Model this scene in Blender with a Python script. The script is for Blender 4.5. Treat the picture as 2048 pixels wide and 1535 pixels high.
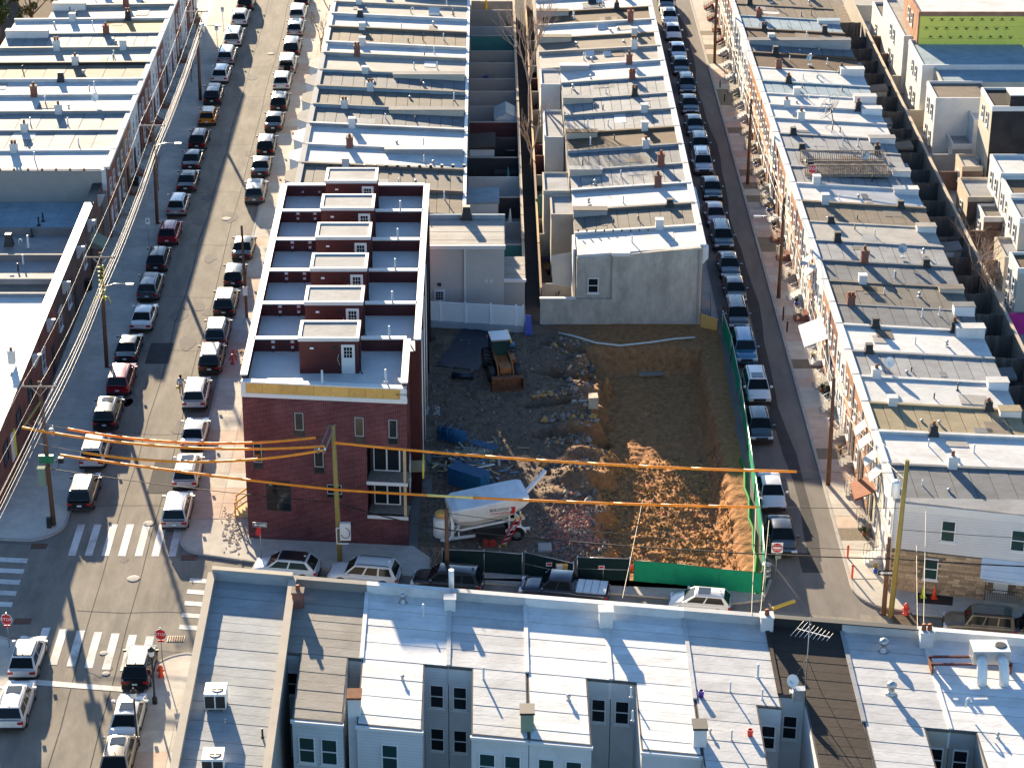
import bpy, bmesh, math, random
from mathutils import Vector, Matrix, noise
R = random.Random(11)
for o in list(bpy.data.objects): bpy.data.objects.remove(o)
SC = bpy.context.scene; COL = SC.collection
# ---------------------------------------------------------------- camera
F, CX, CY, H = 4700., 1024., 767.5, 81.
_p, _y, _r = (math.radians(a) for a in (25.712, .7242, .2705))
_f = Vector((math.sin(_y)*math.cos(_p), math.cos(_y)*math.cos(_p), -math.sin(_p)))
_rt = Vector((math.cos(_y), -math.sin(_y), 0)); _up = _rt.cross(_f)
RT = math.cos(_r)*_rt + math.sin(_r)*_up; UP = -math.sin(_r)*_rt + math.cos(_r)*_up; FW = _f
CAM = Vector((0, 0, H))
cd = bpy.data.cameras.new('camera'); cam = bpy.data.objects.new('camera', cd); COL.objects.link(cam)
cd.sensor_fit = 'HORIZONTAL'; cd.sensor_width = 36; cd.lens = F/2048*36; cd.clip_start = 1; cd.clip_end = 3000
cam.matrix_world = Matrix.Translation(CAM) @ Matrix((RT, UP, -FW)).transposed().to_4x4()
SC.camera = cam
# ---------------------------------------------------------------- sky, sun, exposure
SUN_EL = math.radians(12.8); SUN_AZ = math.atan(.275)          # sun stands over the far end, left of the street axis
w = bpy.data.worlds.new('World'); SC.world = w; w.use_nodes = True
nt = w.node_tree; bg = nt.nodes['Background']; sk = nt.nodes.new('ShaderNodeTexSky')
sk.sky_type = 'NISHITA'; sk.sun_disc = False; sk.sun_elevation = SUN_EL; sk.sun_rotation = -SUN_AZ
sk.air_density = 1.0; sk.dust_density = .25; sk.ozone_density = 3.6
nt.links.new(sk.outputs[0], bg.inputs[0]); bg.inputs[1].default_value = .068
sd = bpy.data.lights.new('sun', 'SUN'); sd.energy = 5; sd.angle = math.radians(.5); sd.color = (1, .82, .58)
so = bpy.data.objects.new('sun', sd); COL.objects.link(so)
sdir = Vector((-math.sin(SUN_AZ)*math.cos(SUN_EL), math.cos(SUN_AZ)*math.cos(SUN_EL), math.sin(SUN_EL)))
so.rotation_euler = sdir.to_track_quat('Z', 'Y').to_euler(); so.location = sdir*300
vs = SC.view_settings; vs.view_transform = 'Standard'; vs.look = 'None'; vs.gamma = 1; vs.use_curve_mapping = False
vs.exposure = 2.18
# ---------------------------------------------------------------- pixel -> place
def ray(x, y): return RT*((x-CX)/F) - UP*((y-CY)/F) + FW
def at(x, y, z=0.):
    d = ray(x, y); return CAM + d*((z-H)/d.z)
def atY(x, y, Y):
    d = ray(x, y); return CAM + d*(Y/d.y)
def hgt(b, t, zb=0.):                                            # height reached by pixel t straight above ground pixel b
    B = at(*b, zb); return atY(t[0], t[1], B.y).z
# ---------------------------------------------------------------- mesh builder
class MB:
    def __init__(s): s.v = []; s.f = []; s.m = []; s.sm = []; s.T = None
    def _add(s, vs, fs, mi=0, smooth=False):
        n = len(s.v)
        if s.T is not None: vs = [s.T @ Vector(q) for q in vs]
        s.v += [tuple(q) for q in vs]
        for q in fs: s.f.append([n+i for i in q]); s.m.append(mi); s.sm.append(smooth)
        return s
    def box(s, x0, x1, y0, y1, z0, z1, mi=0):
        return s._add([(x0,y0,z0),(x1,y0,z0),(x1,y1,z0),(x0,y1,z0),(x0,y0,z1),(x1,y0,z1),(x1,y1,z1),(x0,y1,z1)],
            [(0,3,2,1),(4,5,6,7),(0,1,5,4),(1,2,6,5),(2,3,7,6),(3,0,4,7)], mi)
    def hexa(s, b, t, mi=0):                                       # bottom quad, top quad
        return s._add(list(b)+list(t), [(0,3,2,1),(4,5,6,7),(0,1,5,4),(1,2,6,5),(2,3,7,6),(3,0,4,7)], mi)
    def sbox(s, x0, x1, y0, y1, b0, b1, t0, t1, mi=0):             # sloped along x: b0,t0 at x0, b1,t1 at x1
        return s._add([(x0,y0,b0),(x1,y0,b1),(x1,y1,b1),(x0,y1,b0),(x0,y0,t0),(x1,y0,t1),(x1,y1,t1),(x0,y1,t0)],
            [(0,3,2,1),(4,5,6,7),(0,1,5,4),(1,2,6,5),(2,3,7,6),(3,0,4,7)] if x1 > x0 else
            [(0,1,2,3),(4,7,6,5),(0,4,5,1),(1,5,6,2),(2,6,7,3),(3,7,4,0)], mi)
    def prism(s, poly, z0, z1, mi=0):
        n = len(poly); a = sum(poly[i][0]*poly[(i+1)%n][1]-poly[(i+1)%n][0]*poly[i][1] for i in range(n))
        if a < 0: poly = poly[::-1]
        zt = z1 if callable(z1) else (lambda x, y: z1)
        zb = z0 if callable(z0) else (lambda x, y: z0)
        return s._add([(p[0],p[1],zb(p[0],p[1])) for p in poly]+[(p[0],p[1],zt(p[0],p[1])) for p in poly],
            [tuple(range(n-1,-1,-1)), tuple(range(n,2*n))]+[(i,(i+1)%n,n+(i+1)%n,n+i) for i in range(n)], mi)
    def quad(s, *p, mi=0): return s._add(p, [tuple(range(len(p)))], mi)
    def tube(s, pts, r, n=6, mi=0, cap=True, smooth=True):
        pts = [Vector(p) for p in pts]; rs = r if isinstance(r, (list, tuple)) else [r]*len(pts); V = []; Fc = []
        up = None
        for i, p in enumerate(pts):
            d = (pts[min(i+1, len(pts)-1)]-pts[max(i-1, 0)])
            d = d.normalized() if d.length > 1e-9 else Vector((0, 0, 1))
            if up is None: up = Vector((0, 0, 1)) if abs(d.z) < .9 else Vector((1, 0, 0))
            a = d.cross(up).normalized(); b = a.cross(d); up = b
            for k in range(n):
                t = 2*math.pi*k/n; V.append(p+(a*math.cos(t)+b*math.sin(t))*rs[i])
        for i in range(len(pts)-1):
            for k in range(n):
                k2 = (k+1) % n; Fc.append((i*n+k, i*n+k2, (i+1)*n+k2, (i+1)*n+k))
        s._add(V, Fc, mi, smooth)
        if cap:
            m = len(s.v)-len(V)
            for q in (list(range(n-1, -1, -1)), list(range((len(pts)-1)*n, len(pts)*n))):
                s.f.append([m+i for i in q]); s.m.append(mi); s.sm.append(False)
        return s
    def cyl(s, x, y, z0, z1, r0, r1=None, n=10, mi=0): return s.tube([(x,y,z0),(x,y,z1)], [r0, r0 if r1 is None else r1], n, mi)
    def bar(s, a, b, w, h=None, mi=0):                             # square bar from a to b
        a = Vector(a); b = Vector(b); d = (b-a).normalized(); u = Vector((0,0,1)) if abs(d.z) < .95 else Vector((1,0,0))
        p = d.cross(u).normalized()*w/2; q = p.cross(d).normalized()*(h or w)/2
        return s.hexa([a-p-q, a+p-q, b+p-q, b-p-q], [a-p+q, a+p+q, b+p+q, b-p+q], mi)
    def lathe(s, prof, n=12, c=(0,0,0), mi=0, smooth=True):
        V = []; Fc = []
        for r, z in prof:
            for k in range(n):
                t = 2*math.pi*k/n; V.append((c[0]+r*math.cos(t), c[1]+r*math.sin(t), c[2]+z))
        for i in range(len(prof)-1):
            for k in range(n): k2 = (k+1) % n; Fc.append((i*n+k, i*n+k2, (i+1)*n+k2, (i+1)*n+k))
        Fc.append(tuple(range(n-1,-1,-1))); Fc.append(tuple(range((len(prof)-1)*n, len(prof)*n)))
        return s._add(V, Fc, mi, smooth)
    def mesh(s, name, off=(0,0,0)):
        me = bpy.data.meshes.new(name)
        me.from_pydata([(a-off[0], b-off[1], c-off[2]) for a, b, c in s.v], [], s.f)
        me.polygons.foreach_set('material_index', s.m); me.polygons.foreach_set('use_smooth', s.sm); me.update()
        return me
    def build(s, name, mats, parent=None, kind=None):
        off = OFF.get(parent.name, (0,0,0)) if parent is not None else (0,0,0)
        me = s.mesh(name, off)
        for m in (mats if isinstance(mats, (list, tuple)) else [mats]): me.materials.append(m)
        return link(name, me, parent, kind)
OFF = {}
def link(name, me, parent=None, kind=None, loc=None, rot=None):
    o = bpy.data.objects.new(name, me); COL.objects.link(o)
    if parent is not None: o.parent = parent; OFF[o.name] = OFF.get(parent.name, (0,0,0))
    if kind: o['kind'] = kind
    if loc is not None: o.location = loc
    if rot is not None: o.rotation_euler = rot
    return o
def place(name, me, parent, world, rz=0, scale=None):              # shared mesh as a part at a world place
    off = OFF.get(parent.name, (0,0,0)); o = link(name, me, parent)
    o.location = (world[0]-off[0], world[1]-off[1], world[2]-off[2]); o.rotation_euler.z = rz
    if scale: o.scale = scale
    return o
def tag(o, label, cat, group=None):
    o['label'] = label; o['category'] = cat
    if group: o['group'] = group
    return o
def thing(name, label, cat, loc=(0,0,0), rz=0, group=None):
    o = bpy.data.objects.new(name, None); COL.objects.link(o); o.empty_display_size = .5
    o.location = loc; o.rotation_euler.z = rz; OFF[o.name] = tuple(loc) if rz == 0 else (0,0,0)
    return tag(o, label, cat, group)
def copy_tree(o, parent=None):
    c = o.copy(); COL.objects.link(c); c.parent = parent
    for ch in o.children: copy_tree(ch, c)
    return c
# ---------------------------------------------------------------- materials
def mat(name, col, rough=.8, var=.18, scale=1.5, metal=0, bump=0, bscale=12, rand=0, coat=0, dirt=0, dirtcol=(.09,.075,.06), emit=None, trans=0, seam=None, squash=None, spec=.4):
    m = bpy.data.materials.new(name); m.use_nodes = True; n = m.node_tree.nodes; L = m.node_tree.links; b = n['Principled BSDF']
    b.inputs['Roughness'].default_value = rough; b.inputs['Metallic'].default_value = metal; b.inputs['Specular IOR Level'].default_value = spec if rough < .65 else .06
    if coat: b.inputs['Coat Weight'].default_value = coat; b.inputs['Coat Roughness'].default_value = .06
    if trans: b.inputs['Transmission Weight'].default_value = trans
    if emit: b.inputs['Emission Color'].default_value = (*col, 1); b.inputs['Emission Strength'].default_value = emit
    c4 = (*col, 1); b.inputs['Base Color'].default_value = c4
    if not (var or bump or rand or dirt or seam): return m
    g = n.new('ShaderNodeNewGeometry'); pos = g.outputs['Position']
    if squash:
        mp = n.new('ShaderNodeMapping'); mp.inputs['Scale'].default_value = squash; L.new(pos, mp.inputs[0]); pos2 = mp.outputs[0]
    else: pos2 = pos
    no = n.new('ShaderNodeTexNoise'); no.inputs['Scale'].default_value = scale; no.inputs['Detail'].default_value = 6; no.inputs['Roughness'].default_value = .65
    L.new(pos2, no.inputs['Vector'])
    mr = n.new('ShaderNodeMapRange'); mr.inputs[1].default_value = .3; mr.inputs[2].default_value = .7
    mr.inputs[3].default_value = 1-var; mr.inputs[4].default_value = 1+var; L.new(no.outputs[0], mr.inputs[0]); val = mr.outputs[0]
    def mul(a, bb):
        q = n.new('ShaderNodeMath'); q.operation = 'MULTIPLY'; L.new(a, q.inputs[0])
        if isinstance(bb, float): q.inputs[1].default_value = bb
        else: L.new(bb, q.inputs[1])
        return q.outputs[0]
    if rand:
        oi = n.new('ShaderNodeObjectInfo'); r2 = n.new('ShaderNodeMapRange'); r2.inputs[3].default_value = 1-rand; r2.inputs[4].default_value = 1+rand
        L.new(oi.outputs['Random'], r2.inputs[0]); val = mul(val, r2.outputs[0])
    if seam:                                                        # roll joints: (axis, spacing, width, factor)
        ax, sp, wd, fac = seam
        sx = n.new('ShaderNodeSeparateXYZ'); L.new(pos, sx.inputs[0])
        pp = n.new('ShaderNodeMath'); pp.operation = 'PINGPONG'; L.new(sx.outputs[ax], pp.inputs[0]); pp.inputs[1].default_value = sp/2
        r3 = n.new('ShaderNodeMapRange'); r3.inputs[1].default_value = wd*.6; r3.inputs[2].default_value = wd*1.4; r3.inputs[3].default_value = fac; r3.inputs[4].default_value = 1
        L.new(pp.outputs[0], r3.inputs[0]); val = mul(val, r3.outputs[0])
    vm = n.new('ShaderNodeVectorMath'); vm.operation = 'SCALE'; vm.inputs[0].default_value = col; L.new(val, vm.inputs['Scale']); out = vm.outputs[0]
    if dirt:
        n2 = n.new('ShaderNodeTexNoise'); n2.inputs['Scale'].default_value = .45; n2.inputs['Detail'].default_value = 9; n2.inputs['Roughness'].default_value = .72; L.new(pos2, n2.inputs['Vector'])
        r4 = n.new('ShaderNodeMapRange'); r4.inputs[1].default_value = .48; r4.inputs[2].default_value = .72; r4.inputs[3].default_value = 0; r4.inputs[4].default_value = dirt
        L.new(n2.outputs[0], r4.inputs[0]); mx = n.new('ShaderNodeMix'); mx.data_type = 'RGBA'
        L.new(r4.outputs[0], mx.inputs[0]); L.new(out, mx.inputs[6]); mx.inputs[7].default_value = (*dirtcol, 1); out = mx.outputs[2]
    L.new(out, b.inputs['Base Color'])
    if bump:
        n3 = n.new('ShaderNodeTexNoise'); n3.inputs['Scale'].default_value = bscale; n3.inputs['Detail'].default_value = 4; L.new(pos2, n3.inputs['Vector'])
        bp = n.new('ShaderNodeBump'); bp.inputs['Strength'].default_value = 1; bp.inputs['Distance'].default_value = bump; L.new(n3.outputs[0], bp.inputs['Height']); L.new(bp.outputs[0], b.inputs['Normal'])
    return m
def brickmat(name, c1, c2, mortar, scale=1., bw=.21, bh=.075, ms=.012, axis='x', bump=.006, squash=None, rough=.85):
    m = mat(name, c1, rough, 0); n = m.node_tree.nodes; L = m.node_tree.links; b = n['Principled BSDF']
    g = n.new('ShaderNodeNewGeometry'); sx = n.new('ShaderNodeSeparateXYZ'); L.new(g.outputs['Position'], sx.inputs[0]); cb = n.new('ShaderNodeCombineXYZ')
    if axis == 'both':
        ad = n.new('ShaderNodeMath'); ad.operation = 'ADD'; L.new(sx.outputs[0], ad.inputs[0]); L.new(sx.outputs[1], ad.inputs[1]); L.new(ad.outputs[0], cb.inputs[0])
    else: L.new(sx.outputs[0 if axis == 'x' else 1], cb.inputs[0])
    L.new(sx.outputs[2], cb.inputs[1])
    t = n.new('ShaderNodeTexBrick'); t.inputs['Scale'].default_value = scale; t.inputs['Brick Width'].default_value = bw; t.inputs['Row Height'].default_value = bh
    t.inputs['Mortar Size'].default_value = ms; t.inputs['Color1'].default_value = (*c1,1); t.inputs['Color2'].default_value = (*c2,1); t.inputs['Mortar'].default_value = (*mortar,1); t.inputs['Bias'].default_value = -.1
    L.new(cb.outputs[0], t.inputs['Vector'])
    no = n.new('ShaderNodeTexNoise'); no.inputs['Scale'].default_value = .8; no.inputs['Detail'].default_value = 5; L.new(g.outputs['Position'], no.inputs['Vector'])
    mr = n.new('ShaderNodeMapRange'); mr.inputs[1].default_value = .3; mr.inputs[2].default_value = .7; mr.inputs[3].default_value = .75; mr.inputs[4].default_value = 1.2; L.new(no.outputs[0], mr.inputs[0])
    vm = n.new('ShaderNodeVectorMath'); vm.operation = 'SCALE'; L.new(t.outputs[0], vm.inputs[0]); L.new(mr.outputs[0], vm.inputs['Scale']); L.new(vm.outputs[0], b.inputs['Base Color'])
    bp = n.new('ShaderNodeBump'); bp.invert = True; bp.inputs['Distance'].default_value = bump; L.new(t.outputs[1], bp.inputs['Height']); L.new(bp.outputs[0], b.inputs['Normal'])
    return m
ROOF = {}
ROOFDEF = (('white',(.52,.515,.50),.25), ('cream',(.34,.32,.29),.35), ('light',(.27,.275,.28),.4), ('grey',(.165,.17,.175),.35), ('greytan',(.165,.15,.13),.3),
                ('tan',(.19,.155,.12),.35), ('brown',(.13,.09,.06),.3), ('dark',(.05,.04,.034),.25), ('yellow',(.29,.24,.155),.3), ('orange',(.42,.26,.12),.2), ('nearwhite',(.64,.635,.62),.22), ('nearlight',(.47,.47,.465),.28), ('nearmid',(.31,.325,.33),.3), ('neartan',(.245,.23,.205),.35), ('blue',(.25,.32,.36),.3))  # blue also puts shade into the colour of some roofs and walls
SEAM = mat('lap_joint', (.11,.10,.09), .9, .2, 3)
for k, c, d in ROOFDEF:
    ROOF[k] = mat('roof_'+k, c, .75, .13, 1.1, dirt=d*1.7, dirtcol=tuple(q*.55 for q in (c[0], c[1]*.95, c[2]*.88)), bump=.012, bscale=5, rand=.07, squash=(.7, 1, 1))
W = {k: mat('wall_'+k, c, .85, .12, .9, dirt=.3, dirtcol=tuple(q*.6 for q in c), bump=.004) for k, c in dict(stucco=(.34,.31,.28), grey=(.33,.33,.33), white=(.58,.58,.57), cream=(.46,.42,.35),
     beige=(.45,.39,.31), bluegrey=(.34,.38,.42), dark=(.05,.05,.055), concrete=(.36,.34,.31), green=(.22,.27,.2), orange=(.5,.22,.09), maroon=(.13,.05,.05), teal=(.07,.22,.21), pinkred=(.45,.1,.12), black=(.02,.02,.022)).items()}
W['gable'] = mat('wall_gable', (.45,.41,.35), .9, .2, 1.6, dirt=.7, dirtcol=(.22,.195,.16), bump=.006, squash=(1.,1,.45))
def siding(name, c, pitch=.2, fac=.72):
    return mat(name, c, .6, .06, .8, seam=(2, pitch, .012, fac), dirt=.12, dirtcol=tuple(q*.7 for q in c))
W['sidingwhite'] = siding('siding_white', (.56,.57,.58)); W['sidinggrey'] = siding('siding_grey', (.52,.56,.57), .26); W['sidingblue'] = siding('siding_blue', (.55,.62,.68), .22); W['sidingcream'] = siding('siding_cream', (.62,.60,.52))
W['brick'] = brickmat('brick_red', (.27,.075,.05), (.18,.05,.035), (.22,.18,.15), axis='both')
W['brickorange'] = brickmat('brick_orange', (.42,.17,.08), (.32,.12,.06), (.36,.29,.22), axis='both')
W['brickbrown'] = brickmat('brick_brown', (.17,.10,.08), (.12,.07,.055), (.18,.15,.13), axis='both')
W['newbrick'] = brickmat('brick_new', (.125,.026,.030), (.06,.015,.018), (.24,.13,.13), axis='x', bw=.25, bh=.095, ms=.013)
W['blackbrick'] = brickmat('brick_black', (.035,.033,.035), (.02,.02,.022), (.06,.055,.055), axis='both')
M = dict(
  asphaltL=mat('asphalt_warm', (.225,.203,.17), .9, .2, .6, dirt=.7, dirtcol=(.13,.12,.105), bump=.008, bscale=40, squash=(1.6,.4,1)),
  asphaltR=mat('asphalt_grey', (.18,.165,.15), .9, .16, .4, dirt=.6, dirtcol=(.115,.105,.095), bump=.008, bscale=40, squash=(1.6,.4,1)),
  patch=mat('asphalt_patch', (.062,.060,.060), .9, .15, .8, bump=.006, bscale=40), seal=mat('crack_sealant', (.035,.033,.032), .8, .1),
  walk=mat('sidewalk', (.47,.44,.385), .9, .12, 1.2, dirt=.3, dirtcol=(.20,.18,.16), rand=.10, bump=.004, bscale=30),
  walkpink=mat('sidewalk_pink', (.48,.38,.31), .9, .12, 1.2, dirt=.3, dirtcol=(.23,.18,.15), rand=.08, bump=.004, bscale=30),
  walkdark=mat('sidewalk_gravel', (.20,.17,.13), .95, .4, 9, bump=.01, bscale=40),
  kerb=mat('kerb', (.36,.34,.31), .9, .15, 2), paint=mat('road_paint', (.62,.61,.58), .8, .1, 3, dirt=.75, dirtcol=(.23,.21,.19)),
  wood=mat('wood_pole', (.15,.085,.055), .9, .25, 3, squash=(6,6,.5), bump=.006), polenew=mat('wood_pole_new', (.30,.23,.08), .9, .2, 3, squash=(6,6,.5), bump=.006),
  timber=mat('timber', (.50,.36,.20), .8, .2, 3, squash=(3,3,3), rand=.25), timberold=mat('timber_grey', (.24,.20,.165), .9, .25, 3, rand=.25), osb=mat('osb', (.62,.36,.11), .8, .3, 14, rand=.1),
  fence=mat('fence_wood', (.145,.125,.11), .9, .25, 2, squash=(5,5,.6), rand=.2), concrete=W['concrete'],
  white=mat('white_trim', (.62,.615,.60), .5, .04, 1), whitemetal=mat('white_metal', (.72,.72,.70), .45, .06, 2, metal=.1), steel=mat('galvanized', (.42,.43,.44), .4, .12, 3, metal=.7),
  dark=mat('dark_metal', (.02,.02,.022), .5, .1, 2), black=mat('black_plastic', (.015,.015,.017), .55, 0), rubber=mat('rubber', (.018,.018,.018), .9, .2, 5),
  sunroof=mat('sunroof_glass', (.05,.06,.065), .1, 0, spec=.6), glass=mat('window_glass', (.012,.016,.02), .08, 0, spec=.35), glassgreen=mat('window_glass_green', (.02,.05,.048), .08, 0, spec=.4), carglass=mat('car_glass', (.006,.009,.011), .06, 0, spec=.2),
  frame=mat('window_frame', (.70,.70,.68), .5, .05), maroon=mat('maroon_metal', (.085,.022,.022), .45, .1, 1, metal=.25), deck=mat('roof_membrane', (.52,.54,.53), .55, .08, .8, dirt=.15, dirtcol=(.2,.22,.23)),
  cap=mat('parapet_cap', (.60,.585,.56), .55, .05, 1), rust=mat('rust', (.20,.085,.045), .8, .35, 4, dirt=.5, dirtcol=(.08,.04,.03)), red=mat('red_plastic', (.62,.05,.03), .5, .08), redsign=mat('sign_red', (.55,.02,.025), .5, .03),
  orange=mat('orange_cover', (.90,.27,.015), .5, .12, 2.2), yellowc=mat('yellow_cover', (.82,.62,.18), .55, .1), yellow=mat('yellow_paint', (.70,.45,.05), .5, .1), caution=mat('yellow_tape', (.85,.75,.05), .5, .05),
  loader=mat('loader_orange', (.36,.12,.03), .6, .3, 3, dirt=.5, dirtcol=(.12,.07,.04)), blueform=mat('form_panel_blue', (.02,.13,.27), .5, .2, 3, rand=.15), bluebag=mat('blue_plastic', (.008,.06,.38), .4, .1), tarp=mat('navy_membrane', (.008,.018,.035), .45, .3, 2, bump=.03, bscale=2),
  greenscreen=mat('green_screen', (.015,.26,.13), .8, .1, 2, bump=.03, bscale=1.5), darkscreen=mat('dark_screen', (.012,.028,.03), .85, .1, 2, bump=.03, bscale=1.5), sock=mat('green_sock', (.012,.17,.03), .7, .15, 4), mesh=mat('chainlink', (.16,.16,.17), .6, .1, metal=.4),
  vinyl=mat('white_vinyl', (.78,.80,.82), .45, .03), teal=W['teal'], stone=mat('stone_veneer', (.36,.27,.18), .9, .2, 5, rand=.32, bump=.01, bscale=18), mortar=mat('stone_mortar', (.16,.13,.10), .95, .1),
  zip=mat('green_sheathing', (.80,.71,.12), .55, .05, 1), ink=mat('black_ink', (.02,.02,.015), .7, 0), inkred=mat('red_ink', (.45,.03,.03), .7, 0), signwhite=mat('sign_white', (.8,.8,.78), .5, 0), bark=mat('bark', (.20,.14,.10), .95, .3, 5), barkpale=mat('bark_pale', (.34,.25,.19), .95, .25, 5),
  leaf=mat('leaf', (.045,.07,.02), .7, .35, 3), leafdry=mat('leaf_dry', (.30,.24,.10), .8, .3, 3), hydrant=mat('hydrant', (.62,.05,.025), .4, .08), cone=mat('cone', (.80,.09,.03), .5, .05), conegreen=mat('cone_green', (.5,.65,.03), .5, .05),
  skin=mat('skin', (.22,.12,.08), .6, 0), shirt=mat('shirt', (.42,.45,.50), .9, .1, 8), trousers=mat('trousers', (.20,.19,.18), .9, .1, 8), hair=mat('hair', (.02,.012,.01), .7, 0), redcap=mat('red_collar', (.5,.05,.05), .8, 0),
  tail=mat('tail_light', (.35,.012,.015), .2, 0, coat=.5), head=mat('head_light', (.55,.56,.58), .12, 0, coat=.6), rim=mat('wheel_rim', (.34,.34,.35), .3, 0, metal=.7), plate=mat('number_plate', (.62,.64,.66), .5, 0), trim=mat('car_trim', (.022,.022,.024), .6, 0),
  potred=mat('chimney_pot', (.22,.09,.05), .8, .2, 6), tar=mat('tar', (.018,.02,.024), .6, .3, 4), silo=mat('silo_white', (.66,.64,.60), .5, .08, 1, dirt=.35, dirtcol=(.40,.36,.31)), siloblue=mat('silo_top', (.55,.62,.66), .5, .15, 1.2, dirt=.4, dirtcol=(.35,.40,.43)),
  hose=mat('white_hose', (.6,.6,.56), .6, 0), wire=mat('wire_pale', (.42,.36,.31), .5, 0), wiredark=mat('wire_dark', (.012,.012,.012), .6, 0), rope=mat('guy_rope', (.55,.50,.38), .7, 0), purple=mat('purple_plastic', (.06,.02,.25), .4, 0), magenta=mat('magenta_paint', (.45,.02,.2), .6, .1))
def paint(name, c, metal=.0): return mat('paint_'+name, c, .32, 0, coat=.8, metal=metal)
P = {k: paint(k, c, me) for k, c, me in (('white',(.60,.60,.59),0), ('black',(.010,.010,.012),0), ('grey',(.13,.135,.14),.4), ('silver',(.42,.43,.44),.5), ('red',(.27,.012,.025),.15), ('burgundy',(.045,.010,.014),.2), ('orange',(.62,.22,.015),0),
     ('teal',(.012,.032,.04),.2), ('navy',(.010,.016,.035),.2), ('charcoal',(.03,.032,.035),.3), ('blue',(.035,.15,.27),.2), ('pinkgrey',(.25,.19,.20),.3), ('bluegrey',(.035,.06,.075),.3), ('beige',(.30,.26,.20),.3), ('olive',(.085,.065,.045),.1))}
# ================================================================ ground and streets
def kF(x): return 138.0-.165*(x+5)                                # far kerb of the cross street
def yG(x): return 125.2-.162*(x+16.6)                            # front wall line of the near row
def kN(x): return yG(x)+2.9                                       # near kerb
LOT = [(-4.6,178.9),(19.45,180.2),(18.75,135.6),(-3.6,138.9)]
b = MB(); Q = 900
out = [(-Q,1200),(Q,1200),(Q,-200),(-Q,-200)]
for i in range(4):
    j = (i+1) % 4; b.quad((*out[j],0),(*out[i],0),(*LOT[i],0),(*LOT[j],0))
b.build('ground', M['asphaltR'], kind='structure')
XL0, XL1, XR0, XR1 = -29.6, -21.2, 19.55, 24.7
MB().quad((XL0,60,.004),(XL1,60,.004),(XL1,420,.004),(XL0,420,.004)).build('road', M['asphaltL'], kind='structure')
xs = [-70,-45,XL0,XL1,-5,6,18,27,45,80]
b = MB()
for a, c in zip(xs, xs[1:]): b.quad((a,kN(a),.008),(c,kN(c),.008),(c,kF(c),.008),(a,kF(a),.008))
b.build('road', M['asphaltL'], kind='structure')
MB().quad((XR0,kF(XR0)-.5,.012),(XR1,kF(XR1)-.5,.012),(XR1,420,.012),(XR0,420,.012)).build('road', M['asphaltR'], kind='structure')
b = MB(); pv = None
for i in range(60):
    Y = 140+i*4; c = 22.7+.25*math.sin(i*.7); wv = .42+.1*math.sin(i*1.9)
    if pv: b.quad((pv[0]-pv[2],pv[1],.016),(pv[0]+pv[2],pv[1],.016),(c+wv,Y,.016),(c-wv,Y,.016))
    pv = (c,Y,wv)
b.build('asphalt_patch', M['patch'], kind='structure')
for k, (x0,x1,y0,y1) in enumerate([(21.6,23.0,138.5,141.2),(20.2,22.2,160,163.5),(-27.5,-25.6,172,176),(-24.5,-21.4,150,155)]):
    MB().quad((x0,y0,.017),(x1,y0,.017),(x1,y1,.017),(x0,y1,.017)).build('asphalt_patch', M['patch'], kind='structure')
def crack(pts, wd, z=.019, m='seal'):
    b = MB()
    for (x0,y0),(x1,y1) in zip(pts, pts[1:]):
        dx, dy = x1-x0, y1-y0; l = math.hypot(dx,dy); nx, ny = -dy/l*wd/2, dx/l*wd/2
        b.quad((x0-nx,y0-ny,z),(x1-nx,y1-ny,z),(x1+nx,y1+ny,z),(x0+nx,y0+ny,z))
    b.build('crack_seal', M[m], kind='structure')
for k_ in range(26):
    x_, y_ = R.uniform(-29,-22), R.uniform(95,250); s_ = R.uniform(.4,1.6); MB().prism([(x_+s_*math.cos(a)*R.uniform(.5,1)*.7, y_+s_*math.sin(a)*R.uniform(.6,1.2)) for a in [q*.7 for q in range(9)]], .0, .0185).build('asphalt_stain', M['asphaltR'], kind='structure')
for x in (-25.9,-23.4): crack([(x+.12*R.uniform(-1,1), 90+6*i) for i in range(36)], .05)
for i in range(9): 
    Y = 148+i*12.7+R.uniform(-2,2); crack([(XL0+j*1.4, Y+R.uniform(-.2,.2)) for j in range(7)], .04)
crack([(-27+3*i, 133.5+R.uniform(-.4,.4)-.1*i) for i in range(15)], .05); crack([(19.8+i*.8, 152+R.uniform(-.2,.2)) for i in range(7)], .05)
# ---------------- pavements with kerbs and slabs
def sidewalk(poly, nm='sidewalk'):
    return MB().prism(poly, -.1, .12).build(nm, M['walk'], kind='structure')
def slabs(par, x0, x1, y0, y1, nx, dy, mats, jit=0):
    wx = (x1-x0)/nx; n = int((y1-y0)/dy); k = 0; me = {}
    for j in range(n):
        for i in range(nx):
            m = mats[R.randrange(len(mats))] if len(mats) > 1 else mats[0]
            if m not in me:
                q = MB().box(-wx/2+.012, wx/2-.012, -dy/2+.012, dy/2-.012, -.03, .018); me[m] = q.mesh('paving_slab'); me[m].materials.append(M[m])
            o = link('paving_slab', me[m], par, loc=(x0+(i+.5)*wx, y0+(j+.5)*dy, .12+R.uniform(-.004,.006)))
def kerb(par, pts):
    for (x0,y0),(x1,y1) in zip(pts, pts[1:]):
        MB().bar((x0,y0,.07),(x1,y1,.07), .18, .16).build('kerb', M['kerb'], par)
def arc(cx, cy, r, a0, a1, n=7): return [(cx+r*math.cos(math.radians(a0+(a1-a0)*i/n)), cy+r*math.sin(math.radians(a0+(a1-a0)*i/n))) for i in range(n+1)]
ca = arc(XL0-2.6, 145.6, 2.6, 0, -80)
swa = sidewalk([(-34.3,420),(XL0,420)]+ca+[(-70,kF(-70)),(-70,155),(-34.3,150)])
kerb(swa, [(XL0,420),(XL0,200)]+[(XL0,200-i*9) for i in range(1,6)]+ca+[(-40,kF(-40)),(-60,kF(-60))])
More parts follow.
